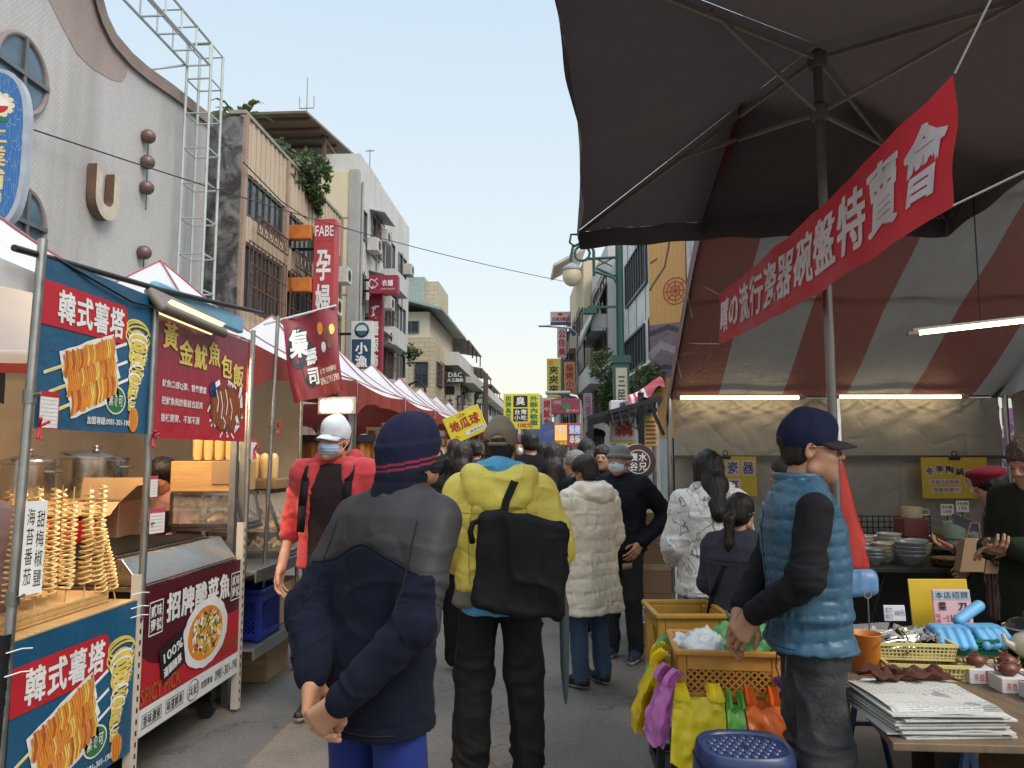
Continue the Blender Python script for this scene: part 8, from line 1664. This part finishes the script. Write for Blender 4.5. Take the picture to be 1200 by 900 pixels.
def cutlery(label,x,y,z,n_,w_,d_,seed):
 t=thing('cutlery_pile',label,'cutlery',(x,y,z));r=random.Random(seed);m=MB()
 for i in range(n_):a=r.uniform(.2,1.4);cx,cy=x+r.uniform(-w_,w_),y+r.uniform(-d_,d_);dz=z+r.uniform(.01,.06);L=r.uniform(.06,.09);m.tube([(cx-L*math.cos(a),cy-L*math.sin(a),dz),(cx,cy,dz+.008),(cx+L*math.cos(a),cy+L*math.sin(a),dz+.004)],[.003,.004,.013],6)
 tag(m.build('spoons',STNL,t,True),kind='stuff');m=MB();m.grid(lambda u,v:(x+(u-.5)*2.1*w_,y+(v-.5)*2.1*d_,z+.05+.035*abs(vn1(u*7,v*6,seed))*(1-(2*u-1)**4)),26,18);m.build('plastic_wrap',M('clear_film',(.8,.82,.85),.12,alpha=.28,var=0),t,True)
cutlery('shiny spoons in plastic wrap in the upper yellow basket, left part',1.34,3.19,TZ+.072,26,.06,.07,3);cutlery('forks and tools in plastic wrap in the upper yellow basket, right part',1.47,3.2,TZ+.072,24,.06,.07,5);cutlery('row of wrapped kitchen tools behind the baskets',1.72,3.52,TZ+.01,70,.42,.12,8)
t=thing('oven_mitts','pale blue silicone mitts with rounded fingers on the green basket','mitts',(1.68,3.2,.8));MIT=M('mitt_blue',(.12,.36,.62),.45)
for k_,(cx,cy,rz)in enumerate(((1.60,3.2,-.1),(1.76,3.22,.15))):
 S=SDF();d=V3((math.cos(rz),math.sin(rz),0));n=V3((-d.y,d.x,0));c=V3((cx,cy,TZ+.145));S.box(tuple(c+n*.045),(.15,.07,.04),.018,Matrix.Rotation(rz,3,'Z'),k=.02)
 for i in range(4):p=c+d*(-.055+.037*i);S.cone(p,p-n*.055-V3((0,0,.045)),.018,.017,k=.012)
 V,Q=S.mesh(.006);link_mesh('mitt',V,Q,MIT,t,True)
S=SDF();S.cone((1.68,3.3,TZ+.17),(1.80,3.36,TZ+.22),.022,.024,k=.02);V,Q=S.mesh(.006);link_mesh('thumb',V,Q,MIT,t,True)
def card(label,px0,py0,px1,py1,Y,col,tilt=.06,z_back=.03):
 a,b=onY(px0,py1,Y),onY(px1,py0,Y);fr=Fr(a,(1,tilt,0),(.02,.12,1));w_,h_=b.x-a.x,b.z-a.z;t=thing('price_sign',label,'sign',a);m=MB();m.prism([fr.p(0,0),fr.p(w_,0),fr.p(w_,h_),fr.p(0,h_)],(0,.008,0));m.build('board',M('card_'+'_'.join(label.split()[:2]),col,.55,var=.05),t,bevel=.003)
 m=MB();m.bar(fr.p(w_/2,h_*.4,-.01),(fr.p(w_/2,h_*.4).x,Y+.12,TZ),.012);m.build('prop',DKST,t);return t,fr,w_,h_
t,fr,w,h=card('blank ochre yellow board standing behind the pink sign',1070,680,1139,735,3.62,(.62,.42,.02))
t,fr,w,h=card('pink kitchen knife price sign with a pale blue head',1097,692,1141,737,3.5,(.68,.42,.48));m=MB();m.mat(0);rrect(m,fr,.02*w,.74*h,.98*w,.97*h,0,.002);m.mat(1);text(m,fr,'本店招牌',.06*w,.76*h,.94*w,.96*h,.004,.0);text(m,fr,'菜',.12*w,.46*h,.34*w,.70*h,.003,.03);text(m,fr,'刀',.64*w,.46*h,.88*w,.70*h,.003,.03);text(m,fr,'120元',.42*w,.17*h,.90*w,.38*h,.003,.0,'fit');m.mat(2);text(m,fr,'一支',.22*w,.18*h,.38*w,.36*h,.003,.0,'fit');text(m,fr,'特價',.03*w,.12*h,.16*w,.40*h,.003,.0,'col');m.build('print',[M('card_blue',(.35,.45,.55),.6),PB,PR],t)
t,fr,w,h=card('small white handwritten price card with rounded corners',1037,710,1062,728,3.45,(.66,.66,.68));m=MB();text(m,fr,'剪刀',.06*w,.5*h,.4*w,.9*h,.003,.0);text(m,fr,'刨刀',.06*w,.1*h,.4*w,.5*h,.003,.0);text(m,fr,'100元',.5*w,.35*h,.95*w,.7*h,.003,.0,'fit');m.build('lettering',M('sign_navy',0),t)
BXW=M('white_box',(.62,.60,.58),.7);CLAY=M('red_clay',(.14,.04,.022),.4,var=.12);n=0
for lab,x,y in(('left one',1.60,3.03),('second one',1.655,2.92),('third one',1.70,2.81),('back one',1.715,3.03),('back right one',1.77,2.92),('rightmost one',1.83,2.80)):
 t=thing('white_carton','small white printed carton carrying a clay pot, '+lab,'carton',(x,y,TZ));m=MB();m.box((x-.05,y-.045,TZ+.001),(x+.05,y+.045,TZ+.055));m.build('carton',BXW,t,bevel=.003);m=MB();fr=Fr((x-.045,y-.0465,TZ+.002),(1,0,0),(0,0,1));text(m,fr,'茶壺',.01,.01,.05,.04,.0,.0);rrect(m,fr,.055,.012,.085,.05,0,.0);m.build('print',M('print_rose',0),t)
 t=thing('clay_teapot','small red clay teapot on a white carton, '+lab,'teapot',(x,y,TZ+.056));m=MB();c=(x,y,TZ+.0565);m.lathe([(q1*.8,q2*.8)for q1,q2 in[(0,0),(.025,0),(.04,.018),(.042,.03),(.034,.046),(.02,.053),(.02,.056),(.006,.061),(.008,.068),(0,.073)]],c,18);m.build('pot',CLAY,t,True);m=MB();m.tube([(x+.029,y,c[2]+.018),(x+.042,y,c[2]+.028),(x+.047,y,c[2]+.038)],[.009,.006,.004],8);m.build('spout',CLAY,t,True);m=MB();m.tube([(x-.029,y,c[2]+.034),(x-.047,y,c[2]+.03),(x-.045,y,c[2]+.014),(x-.03,y,c[2]+.011)],.004,6);m.build('handle',CLAY,t,True)
t=thing('teapot','cream ceramic teapot at the right edge of the table','teapot',(1.87,3.12,TZ));c=V3((1.875,3.12,TZ+.06));m=MB();m.lathe([(0,0),(.045,0),(.075,.03),(.08,.06),(.065,.09),(.035,.105)],c,22);m.build('pot',M('cream_glaze',(.60,.54,.40),.25,var=.08),t,True);m=MB();m.lathe([(.036,.105),(.03,.118),(.01,.125),(.012,.135),(0,.142)],c,18);m.build('lid',M('cream_glaze',0),t,True);m=MB();m.tube([c+V3((-.07,0,.045)),c+V3((-.11,0,.07)),c+V3((-.12,0,.1))],[.016,.011,.008],8);m.build('spout',M('cream_glaze',0),t,True);m=MB();m.box((c.x-.07,c.y-.05,TZ+.001),(c.x+.08,c.y+.06,TZ+.059));m.build('stand_box',BLKP,t,bevel=.004)
t=thing('cast_iron_pot','black patterned pot at the right edge behind the teapot','pot',(1.98,3.35,TZ));c=V3((2.0,3.36,TZ));m=MB();m.lathe([(0,0),(.07,0),(.095,.05),(.095,.12),(.07,.16),(.02,.18),(.02,.2),(0,.205)],c,22);m.build('pot',M('black_glaze',(.02,.02,.022),.25),t,True);m=MB()
for z in(.06,.1,.13):m.lathe([(.0965,z),(.097,z+.006)],c,22)
m.build('pattern',PW,t)
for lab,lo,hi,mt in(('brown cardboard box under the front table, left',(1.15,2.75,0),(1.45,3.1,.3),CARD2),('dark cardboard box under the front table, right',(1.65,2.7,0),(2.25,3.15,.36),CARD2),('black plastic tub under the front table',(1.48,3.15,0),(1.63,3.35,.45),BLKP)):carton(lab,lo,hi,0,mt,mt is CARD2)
t=thing('wire_holder','thin wire stand with a round ring top on the table','wire stand',(1.42,3.3,TZ));m=MB();p=onY(1017,701,3.3);m.tube([(p.x,3.3,TZ),(p.x,3.3,p.z)],.003,6);m.tube([(p.x+.016*math.cos(R(q)),3.3,p.z+.016+.016*math.sin(R(q)))for q in range(0,360,30)],.003,5,closed=True);m.build('wire',STEEL,t,True)
t=thing('porcelain_table','long dark table with rod legs carrying the porcelain','table',(2.6,5.6,0));PZ=.80;m=MB();m.box((1.92,5.0,PZ-.03),(4.3,6.15,PZ));m.build('table_top',M('table_black',(.035,.033,.032),.6),t,bevel=.004)
for x,y in((2.05,5.1),(2.6,5.1),(3.3,5.1),(4.1,5.1)):m=MB();m.tube([(x-.15,y,0),(x+.1,y,PZ-.035)],.011,8);m.tube([(x+.2,y+.05,0),(x-.05,y+.05,PZ-.035)],.011,8);m.build('leg',BLKP,t,True)
t=thing('wire_grid','black wire grid panel behind the porcelain','grid panel',(2.2,6.3,PZ));m=MB()
for i in range(22):x=2.06+i*.045;m.tube([(x,6.25,PZ),(x,6.25,PZ+.24)],.004,5)
for j in range(6):m.tube([(2.06,6.255,PZ+.01+j*.045),(3.02,6.255,PZ+.01+j*.045)],.004,5)
m.build('wires',BLKP,t)
GLZ=[M('glaze_white',(.60,.57,.52),.25,var=.06),M('glaze_blue_grey',(.30,.32,.33),.25,var=.2,vs=60),M('glaze_celadon',(.36,.46,.38),.25,var=.08),M('glaze_brown',(.16,.085,.045),.3,var=.2),M('glaze_cream',(.62,.50,.36),.3,var=.06),M('glaze_dark',(.035,.04,.045),.25,var=.1)]
r=random.Random(17)
def bowl_stack(label,x,y,n_,r0,h0,gi):
 t=thing('bowl_stack',label,'bowls',(x,y,PZ))
 for i in range(n_):z=PZ+.001+i*h0*.42;m=MB();m.lathe([(0,0),(r0*.5,0),(r0*.52,.008),(r0*.9,h0*.6),(r0,h0),(r0*.98,h0+.003),(r0*.86,h0*.62),(r0*.4,.014),(0,.012)],(x,y,z),22);m.build('bowl',GLZ[gi],t,True)
bowl_stack('tall stack of white patterned bowls at the left end of the porcelain',2.14,5.45,5,.085,.06,0);bowl_stack('stack of grey speckled bowls in the front row',2.36,5.2,4,.10,.065,1);bowl_stack('lower stack of white bowls behind the speckled ones',2.40,5.6,5,.085,.06,0);bowl_stack('wide stack of cream bowls on the right',3.15,5.5,3,.11,.07,4);bowl_stack('stack of dark bowls in the middle front',2.82,5.2,3,.125,.055,5);bowl_stack('short stack of speckled bowls at the very left front',2.10,5.18,3,.09,.055,1);bowl_stack('stack of brown rimmed bowls at the right front',3.2,5.15,3,.10,.06,3)
def pile(label,x,y,n_,r0,gi):
 t=thing('plate_stack',label,'plates',(x,y,PZ));
 for i in range(n_):m=MB();m.lathe([(0,0),(r0*.6,0),(r0,.014),(r0,.018),(r0*.6,.006),(0,.006)],(x+r.uniform(-.004,.004),y,PZ+.001+i*.011),24);m.build('plate',GLZ[gi],t,True)
bowl_stack('stack of cream bowls squeezed beside the left speckled ones',2.24,5.3,4,.08,.055,4);bowl_stack('stack of celadon bowls in the second row',2.5,5.42,4,.085,.06,2);bowl_stack('stack of white bowls at the front right of the dark plates',2.98,5.32,4,.085,.06,0)
pile('pile of dark green plates in the middle of the porcelain',2.78,5.45,6,.15,5);pile('pile of ochre plates beside the dark ones',2.58,5.12,4,.12,3);pile('pile of white plates at the back left',2.24,5.85,9,.12,0);pile('pile of speckled plates at the right',3.02,5.15,7,.10,1)
def mug(label,x,y,z,gi,r0=.05,h0=.1):
 t=thing('mug',label,'mug',(x,y,z));m=MB();m.lathe([(0,0),(r0*.9,0),(r0,.012),(r0*1.02,h0),(r0*.95,h0),(r0*.92,.014),(0,.01)],(x,y,z),20);m.build('cup',GLZ[gi],t,True);m=MB();m.tube([(x+r0,y,z+h0*.8),(x+r0*1.7,y,z+h0*.7),(x+r0*1.7,y,z+h0*.3),(x+r0,y,z+h0*.2)],.008,7);m.build('handle',GLZ[gi],t,True)
t=thing('gift_box','stack of red gift boxes with porcelain prints','boxes',(2.72,5.9,PZ));m=MB();m.box((2.62,5.8,PZ+.001),(2.80,5.98,PZ+.12));m.box((2.60,5.8,PZ+.122),(2.78,5.98,PZ+.25));m.build('box',M('gift_red',(.22,.05,.055),.5),t,bevel=.004)
mug('large celadon mug, upper one of two',2.86,5.6,PZ+.13,2,.075,.12);mug('large celadon mug, lower one of two',2.88,5.6,PZ+.002,2,.07,.12);mug('cream casserole mug left of the pale pots',2.7,5.89,PZ+.252,4,.075,.085);mug('white mug with wide rim behind the bowls',3.02,5.7,PZ+.13,0,.075,.1);mug('brown mug beside the celadon ones',3.02,5.45,PZ+.09,3,.06,.07)
def claypot(label,x,y,z,r0,gi):
 t=thing('clay_pot',label,'pot',(x,y,z));m=MB();m.lathe([(0,0),(r0*.7,0),(r0*.98,r0*.35),(r0,r0*.6),(r0*1.05,r0*.62)],(x,y,z),24);m.build('pot',GLZ[gi],t,True);m=MB();m.lathe([(r0*1.04,r0*.63),(r0*.8,r0*.85),(r0*.3,r0*1.05),(r0*.14,r0*1.1),(r0*.17,r0*1.25),(0,r0*1.28)],(x,y,z),24);m.build('lid',GLZ[gi],t,True)
 for q in(-1,1):m=MB();m.tube([(x+q*r0*.98,y-.03,z+r0*.5),(x+q*r0*1.2,y,z+r0*.52),(x+q*r0*.98,y+.03,z+r0*.5)],.012,7);m.build('handle',GLZ[gi],t,True)
claypot('pale lidded clay pot at the back of the porcelain table',3.1,5.95,PZ+.12,.12,4);claypot('larger cream lidded clay pot below the price cards',3.42,5.7,PZ+.1,.15,4);claypot('dark lidded clay pot in the middle row',3.32,5.3,PZ+.002,.11,5)
t=thing('pot_riser','low wooden riser under the clay pots','riser',(3.3,5.85,PZ));m=MB();m.box((2.93,5.62,PZ+.001),(3.7,6.1,PZ+.098));m.build('board',M('brown_board',0),t,bevel=.004);m=MB();m.box((2.95,5.8,PZ+.1),(3.25,6.09,PZ+.119));m.build('step',M('brown_board',0),t,bevel=.003)
for i,(px,py)in enumerate(((1103,592),(1121,588))):
 a=onY(px,py+12,5.9);t=thing('price_card',('left','right')[i]+' white price card standing behind the clay pots','card',a);fr=Fr(a,(1,.1,0),(.05,0,1));m=MB();m.prism([fr.p(0,0),fr.p(.1,0),fr.p(.1,.085),fr.p(0,.085)],(0,.004,0));m.build('card',PW,t);m=MB();text(m,fr,'特價',.01,.05,.09,.075,.002,.0,'fit');text(m,fr,'199',.02,.012,.08,.04,.002,.0,'fit');m.build('lettering',PB,t);m=MB();m.bar((a.x+.05,5.91,PZ+.1),(a.x+.05,5.91,a.z),.006);m.build('prop',DKST,t)
r=random.Random(44);GN=('white','blue grey','celadon','brown','cream','dark');spots=[]
for k_ in range(400):
 x,y=r.uniform(2.02,3.6),r.uniform(5.05,6.0)
 if all((x-a)**2+(y-b)**2>.0135 for a,b in spots)and all((x-o.location.x)**2+(y-o.location.y)**2>.027 for o in COL.objects if o.get('category')in('bowls','plates','mug','pot','boxes'))and not(x>2.9 and y>5.6):spots.append((x,y))
for k_,(x,y)in enumerate(spots[:26]):
 gi=(0,4,2,1,3,5)[k_%6];t=thing('small_bowl',GN[gi]+' small bowl pair squeezed between the bigger stacks on the porcelain table','bowls',(x,y,PZ),0,GN[gi]+' small bowls on the porcelain table');r0,h0=r.uniform(.045,.06),r.uniform(.045,.07)
 for i in range(2):m=MB();z=PZ+.001+i*h0*.5;m.lathe([(0,0),(r0*.6,0),(r0*.62,.006),(r0*.95,h0*.6),(r0,h0),(r0*.95,h0),(r0*.8,h0*.5),(0,.012)],(x,y,z),16);m.build('bowl',GLZ[gi],t,True)
for lab,px0,py0,px1,py1,Y in(('brown paper bag held by the person in the beret, left one',1125,632,1157,670,4.45),('brown paper bag held by the person in the beret, right one',1154,636,1177,672,4.5)):
 a,b=onY(px0,py1,Y),onY(px1,py0,Y);t=thing('paper_bag',lab,'bag',a);m=MB();m.prism([(a.x,Y,a.z),(b.x-.03,Y,a.z),(b.x,Y,b.z),(a.x+.04,Y,b.z)],(0,.07,0));m.build('bag_body',M('kraft_paper',(.36,.23,.13),.8,var=.1,bump=.2,bs=20),t);m=MB();m.tube([(a.x+.06,Y+.03,b.z),(a.x+.09,Y+.03,b.z+.09),(b.x-.03,Y+.03,b.z+.09),(b.x-.02,Y+.03,b.z)],.005,6);m.build('handle',M('kraft_dark',(.2,.12,.07),.8),t,True)
p=onY(1131,613,4.55);t=thing('phone','dark phone held out over the porcelain by the person in the beret','phone',p);m=MB();T=Matrix.Translation(p)@Matrix.Rotation(R(20),4,'Y')@Matrix.Rotation(R(50),4,'X');m.box((-.075,-.037,-.004),(.075,.037,.004),T);m.build('phone_body',BLKP,t,bevel=.003);m=MB();m.box((-.07,-.033,.0045),(.07,.033,.0055),T);m.build('screen',M('screen_dark',(.02,.025,.03),.1),t)
OR_C=M('crate_orange',(.55,.25,.045),.5,var=.12,vs=18);OC2=M('crate_ochre',(.46,.25,.035),.5,var=.15,vs=18)
crate('orange lattice crate full of plastic bags in front of the man in the blue vest',.70,3.33,.505,.41,.34,.20,OR_C,R(-3));crate('ochre lattice crate standing behind the orange one',.62,3.82,.42,.33,.34,.33,OC2,R(4))
crate('dark green crate on the ground under the hanging bags',.68,3.32,.0,.38,.32,.28,M('crate_green',(.008,.05,.03),.5),0,False);crate('second dark crate stacked under the orange one',.69,3.33,.305,.36,.28,.175,M('crate_black',(.02,.022,.022),.5),0,False);crate('black crate carrying the ochre crate',.62,3.82,0,.33,.34,.39,M('crate_black',0),0,False)
def crumple(label,name,c,rad,mat,seed,amp=.03):
 t=thing(name,label,'bag',c);S=SDF();S.ell(c,rad,k=.02);S.ell((c[0]+rad[0]*.4,c[1],c[2]+rad[2]*.4),(rad[0]*.6,rad[1]*.7,rad[2]*.7),k=.04);V,Q=S.mesh(.008);V=push(V,Q,lambda P:amp*(ridge(P*13,seed)**2+.5*ridge(P*27,seed+1)**2-.4));return link_mesh('film',V,Q,mat,t,True)
FILM=M('film_white',(.84,.85,.87),.28,trans=.25,var=.05);GRF=M('film_green',(.22,.58,.24),.28,trans=.45,var=.08)
crumple('crumpled white plastic bags filling the left of the orange crate','plastic_bag',(.61,3.32,.70),(.11,.13,.055),FILM,4);crumple('pale green plastic bag spilling over the right of the orange crate','plastic_bag',(.77,3.31,.72),(.11,.13,.075),GRF,8);
t=thing('plastic_bag','thin green plastic bag pulled up by the hand of the man in the vest','bag',(.72,3.1,.9));m=MB();m.grid(lambda u,v:(.69+.13*u+.03*math.sin(v*5),3.22-.18*v+.03*math.sin(u*6),.76+.15*v*(1-.55*u)+.015*math.sin(u*14+v*3)),20,14);m.build('film',GRF,t,True,solid=.003)
def hung(label,pts,z0,z1,mat,thick,seed,lean=0.):
 """bundle of flat carrier bags hung over the crate edge, two handle ears standing up"""
 a,b=V3((*pts[0],z1)),V3((*pts[1],z1));d=(b-a);n=V3((d.y,-d.x,0)).normalized();t=thing('carrier_bags',label,'bag bundle',(a+b)*.5);nl=6
 r=random.Random(seed);m=MB();W=d.length;H_=z1-z0
 def wr(u,v,q):return .013*vn1(u*W*22,v*H_*16,seed+q*.15,seed)+.008*vn1(u*W*45,v*H_*40,seed+q*.3,seed+1)
 for q in range(nl):
  k_=q/(nl-1);dz=r.uniform(-.012,.012)-.02*k_;du=r.uniform(-.02,.02)
  m.grid(lambda u,v:a+d*(u+du*v+(.05*(u-.5))*v)+n*(.012+(thick*k_+.012*math.sin(u*5+seed))*math.sin(min(1,v*1.15)*math.pi*.62)+wr(u,v,q)+.012*v)+V3((lean*v,0,(z0-z1+dz)*v-(.014*math.sin(u*5+seed+q)+.01*math.sin(u*13+q))*v*v)),18,18)
 m.build('film',mat,t,True)
 for u0 in(.0,.66):
  m=MB()
  for q in range(3):m.grid(lambda u,v:a+d*(u0+.015*q+.30*u*(1-.25*v))+n*(.014+.012*q-.05*v*v+.01*math.sin(u*6+q))+V3((0,0,(.042+.008*q)*v-.012*math.sin(u*3))),6,7)
  m.build('handle',mat,t,True)
YF=M('film_yellow',(.92,.72,.03),.28,trans=.25,var=.06);PF=M('film_pink',(.62,.20,.52),.32,trans=.25);OF=M('film_orange_red',(.78,.17,.03),.32,trans=.25);VF=M('film_violet',(.24,.10,.48),.32,trans=.25);GF=M('film_bright_green',(.22,.60,.12),.32,trans=.3)
hung('yellow carrier bags hanging at the front of the orange crate',((.455,3.135),(.66,3.13)),.32,.55,YF,.035,1,-.012);hung('bright green carrier bags hanging between the yellow and orange ones',((.665,3.125),(.735,3.12)),.38,.53,GF,.05,2);hung('orange red carrier bags hanging near the stool',((.735,3.12),(.875,3.115)),.36,.545,OF,.045,3,.02);hung('violet carrier bags hanging at the right corner of the crate',((.875,3.13),(.93,3.17)),.44,.58,VF,.035,4)
hung('pink carrier bags hanging at the left corner of the crate',((.43,3.24),(.475,3.11)),.38,.60,PF,.04,5,-.03);hung('yellow carrier bags hanging along the left side of the crate',((.455,3.46),(.425,3.25)),.38,.64,YF,.05,6,-.05);hung('pale green carrier bag at the back left corner of the crate',((.48,3.50),(.474,3.44)),.52,.66,GRF,.05,7,-.02)
t=thing('plastic_stool','navy blue plastic stool with a dimpled oval seat','stool',(.615,2.62,0));NVP=M('stool_navy',(.016,.032,.10),.35,var=.08,coat=.15);c=V3((.615,2.62,0));SZ=.56;a_,b_=.155,.135
m=MB()
def ov(s_,z):return[(c.x+a_*s_*math.copysign(abs(math.cos(R(q)))**.75,math.cos(R(q))),c.y+b_*s_*math.copysign(abs(math.sin(R(q)))**.75,math.sin(R(q))),z)for q in range(0,360,10)]
rings=[ov(.86,SZ-.012),ov(.9,SZ-.003),ov(.95,SZ),ov(1.0,SZ-.006),ov(1.03,SZ-.03),ov(1.03,SZ-.065)];V=[p for g in rings for p in g];n_=36;Fc=[(i*n_+j,i*n_+(j+1)%n_,(i+1)*n_+(j+1)%n_,(i+1)*n_+j)for i in range(5)for j in range(n_)];m.add(V,Fc);m.poly(ov(.86,SZ-.012));m.build('seat',NVP,t,True)
m=MB()
for i in range(-4,5):
 for j in range(-4,5):
  x,y=i*.030+(.015 if j%2 else 0),j*.027
  if(x/(a_*.76))**2+(y/(b_*.76))**2>1 or(abs(x)<.016 and abs(y)<.014):continue
  m.lathe([(.0135,0),(.011,.005),(.006,.008),(0,.009)],(c.x+x,c.y+y,SZ-.0115),8)
tag(m.build('dimples',NVP,t,True),kind='stuff');m=MB();m.lathe([(0,0),(.012,0)],(c.x,c.y,SZ-.011),12);m.build('centre_hole',BLKP,t)
for sx in(-1,1):
 for sy in(-1,1):
  m=MB();top=[(c.x+sx*a_*p,c.y+sy*b_*q,SZ-.062)for p,q in((1.0,.62),(.92,.92),(.62,1.0),(.60,.93),(.86,.84),(.93,.60))];bot=[(c.x+(x-c.x)*1.22,c.y+(y-c.y)*1.22,.0)for x,y,z in top]
  bot=[(b[0]+(tp[0]-b[0])*0,b[1],0)for b,tp in zip(bot,top)];m.add(top+bot,[(0,1,7,6),(1,2,8,7),(2,3,9,8),(3,4,10,9),(4,5,11,10),(5,0,6,11),(6,7,8,9,10,11)]);m.build('leg',NVP,t,bevel=.003)
m=MB()
for pts in([(-.62,1),(0,1.03),(.62,1)],[(-.62,-1),(0,-1.03),(.62,-1)],[(1,-.62),(1.03,0),(1,.62)],[(-1,-.62),(-1.03,0),(-1,.62)]):
 P=[(c.x+a_*x*1.02,c.y+b_*y*1.02)for x,y in pts]
 def g(u,v):q=V3((*P[0],0)).lerp(V3((*P[2],0)),u);drop=.06+.05*(abs(2*u-1))**2.5;return(q.x+(P[1][0]-(P[0][0]+P[2][0])/2)*math.sin(math.pi*u),q.y+(P[1][1]-(P[0][1]+P[2][1])/2)*math.sin(math.pi*u),SZ-.05-drop*v)
 m.grid(g,14,2)
m.build('apron',NVP,t,True)
for lab,px,py in(('white torn scrap of plastic on the asphalt',772,880),('small grey scrap on the asphalt left of the stool',764,877)):
 p=onZ(px,py,.01);t=thing('litter',lab,'litter',p);m=MB();m.grid(lambda u,v:(p.x-.02+.045*u,p.y-.02+.04*v,.004+.014*abs(math.sin(u*5+v*3))),6,6);m.build('scrap',PW if 'white' in lab else M('scrap_grey',(.2,.2,.19),.8),t,True)
r=random.Random(31);m=MB()
for k_ in range(160):x,y=r.uniform(-1.9,1.0),r.uniform(2.3,8);s_=r.uniform(.004,.011);a=r.uniform(0,3);m.add([(x-s_,y,.003),(x+s_*math.cos(a),y+s_*math.sin(a),.005),(x,y+s_,.004)],[(0,1,2)])
tag(m.build('road_crumbs',M('crumbs',(.34,.32,.29),.9)),'tiny pale crumbs and leaf bits scattered over the asphalt','crumbs',kind='stuff')
cd=bpy.data.cameras.new('camera');cam=bpy.data.objects.new('camera',cd);COL.objects.link(cam)
cd.sensor_width=36;cd.lens=36*F/1200;cd.clip_end=3000;cd.clip_start=.05
cam.matrix_world=Matrix(((RT.x,UP.x,-FW.x,CAM.x),(RT.y,UP.y,-FW.y,CAM.y),(RT.z,UP.z,-FW.z,CAM.z),(0,0,0,1)))
SC.camera=cam
SUN_EL,SUN_AZ=46.,128.
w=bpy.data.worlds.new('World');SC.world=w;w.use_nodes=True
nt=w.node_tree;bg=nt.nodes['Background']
sky=nt.nodes.new('ShaderNodeTexSky');sky.sky_type='NISHITA';sky.sun_disc=False
sky.sun_elevation=R(SUN_EL);sky.sun_rotation=R(SUN_AZ);sky.air_density=1.1;sky.dust_density=4.;sky.ozone_density=1.;sky.altitude=20
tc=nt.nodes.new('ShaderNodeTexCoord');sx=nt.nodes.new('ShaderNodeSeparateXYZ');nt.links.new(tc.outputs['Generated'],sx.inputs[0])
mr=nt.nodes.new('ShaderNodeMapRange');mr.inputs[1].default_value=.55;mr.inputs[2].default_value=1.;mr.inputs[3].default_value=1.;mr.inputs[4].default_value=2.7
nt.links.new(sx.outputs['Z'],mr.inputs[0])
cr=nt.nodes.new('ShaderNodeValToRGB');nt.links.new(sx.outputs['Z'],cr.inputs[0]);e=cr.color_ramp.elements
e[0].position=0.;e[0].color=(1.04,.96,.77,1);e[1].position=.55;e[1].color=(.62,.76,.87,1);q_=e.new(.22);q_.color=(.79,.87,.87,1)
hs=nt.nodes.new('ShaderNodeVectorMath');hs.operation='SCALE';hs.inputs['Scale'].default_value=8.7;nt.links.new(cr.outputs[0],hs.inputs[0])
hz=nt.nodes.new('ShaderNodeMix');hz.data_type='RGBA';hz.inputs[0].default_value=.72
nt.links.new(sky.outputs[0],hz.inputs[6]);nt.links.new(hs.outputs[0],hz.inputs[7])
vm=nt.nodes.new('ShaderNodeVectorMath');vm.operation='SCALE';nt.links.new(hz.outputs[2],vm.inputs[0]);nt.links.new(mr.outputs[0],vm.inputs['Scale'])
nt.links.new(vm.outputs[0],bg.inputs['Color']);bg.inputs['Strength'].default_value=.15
sl=bpy.data.lights.new('sun','SUN');sl.energy=2.2;sl.angle=R(30);sl.color=(1,.91,.80)
so=bpy.data.objects.new('sun',sl);COL.objects.link(so)
sd=V3((math.sin(R(SUN_AZ))*math.cos(R(SUN_EL)),math.cos(R(SUN_AZ))*math.cos(R(SUN_EL)),math.sin(R(SUN_EL))))
so.rotation_euler=sd.to_track_quat('Z','Y').to_euler()
SC.view_settings.view_transform='Standard';SC.view_settings.look='None';SC.view_settings.exposure=0
SC.render.engine='CYCLES'
cy=SC.cycles;cy.use_denoising=True
try:cy.denoiser='OPENIMAGEDENOISE'
except Exception:pass
cy.max_bounces=6;cy.diffuse_bounces=3;cy.glossy_bounces=3;cy.transmission_bounces=6;cy.transparent_max_bounces=10
cy.caustics_reflective=False;cy.caustics_refractive=False;cy.sample_clamp_indirect=6
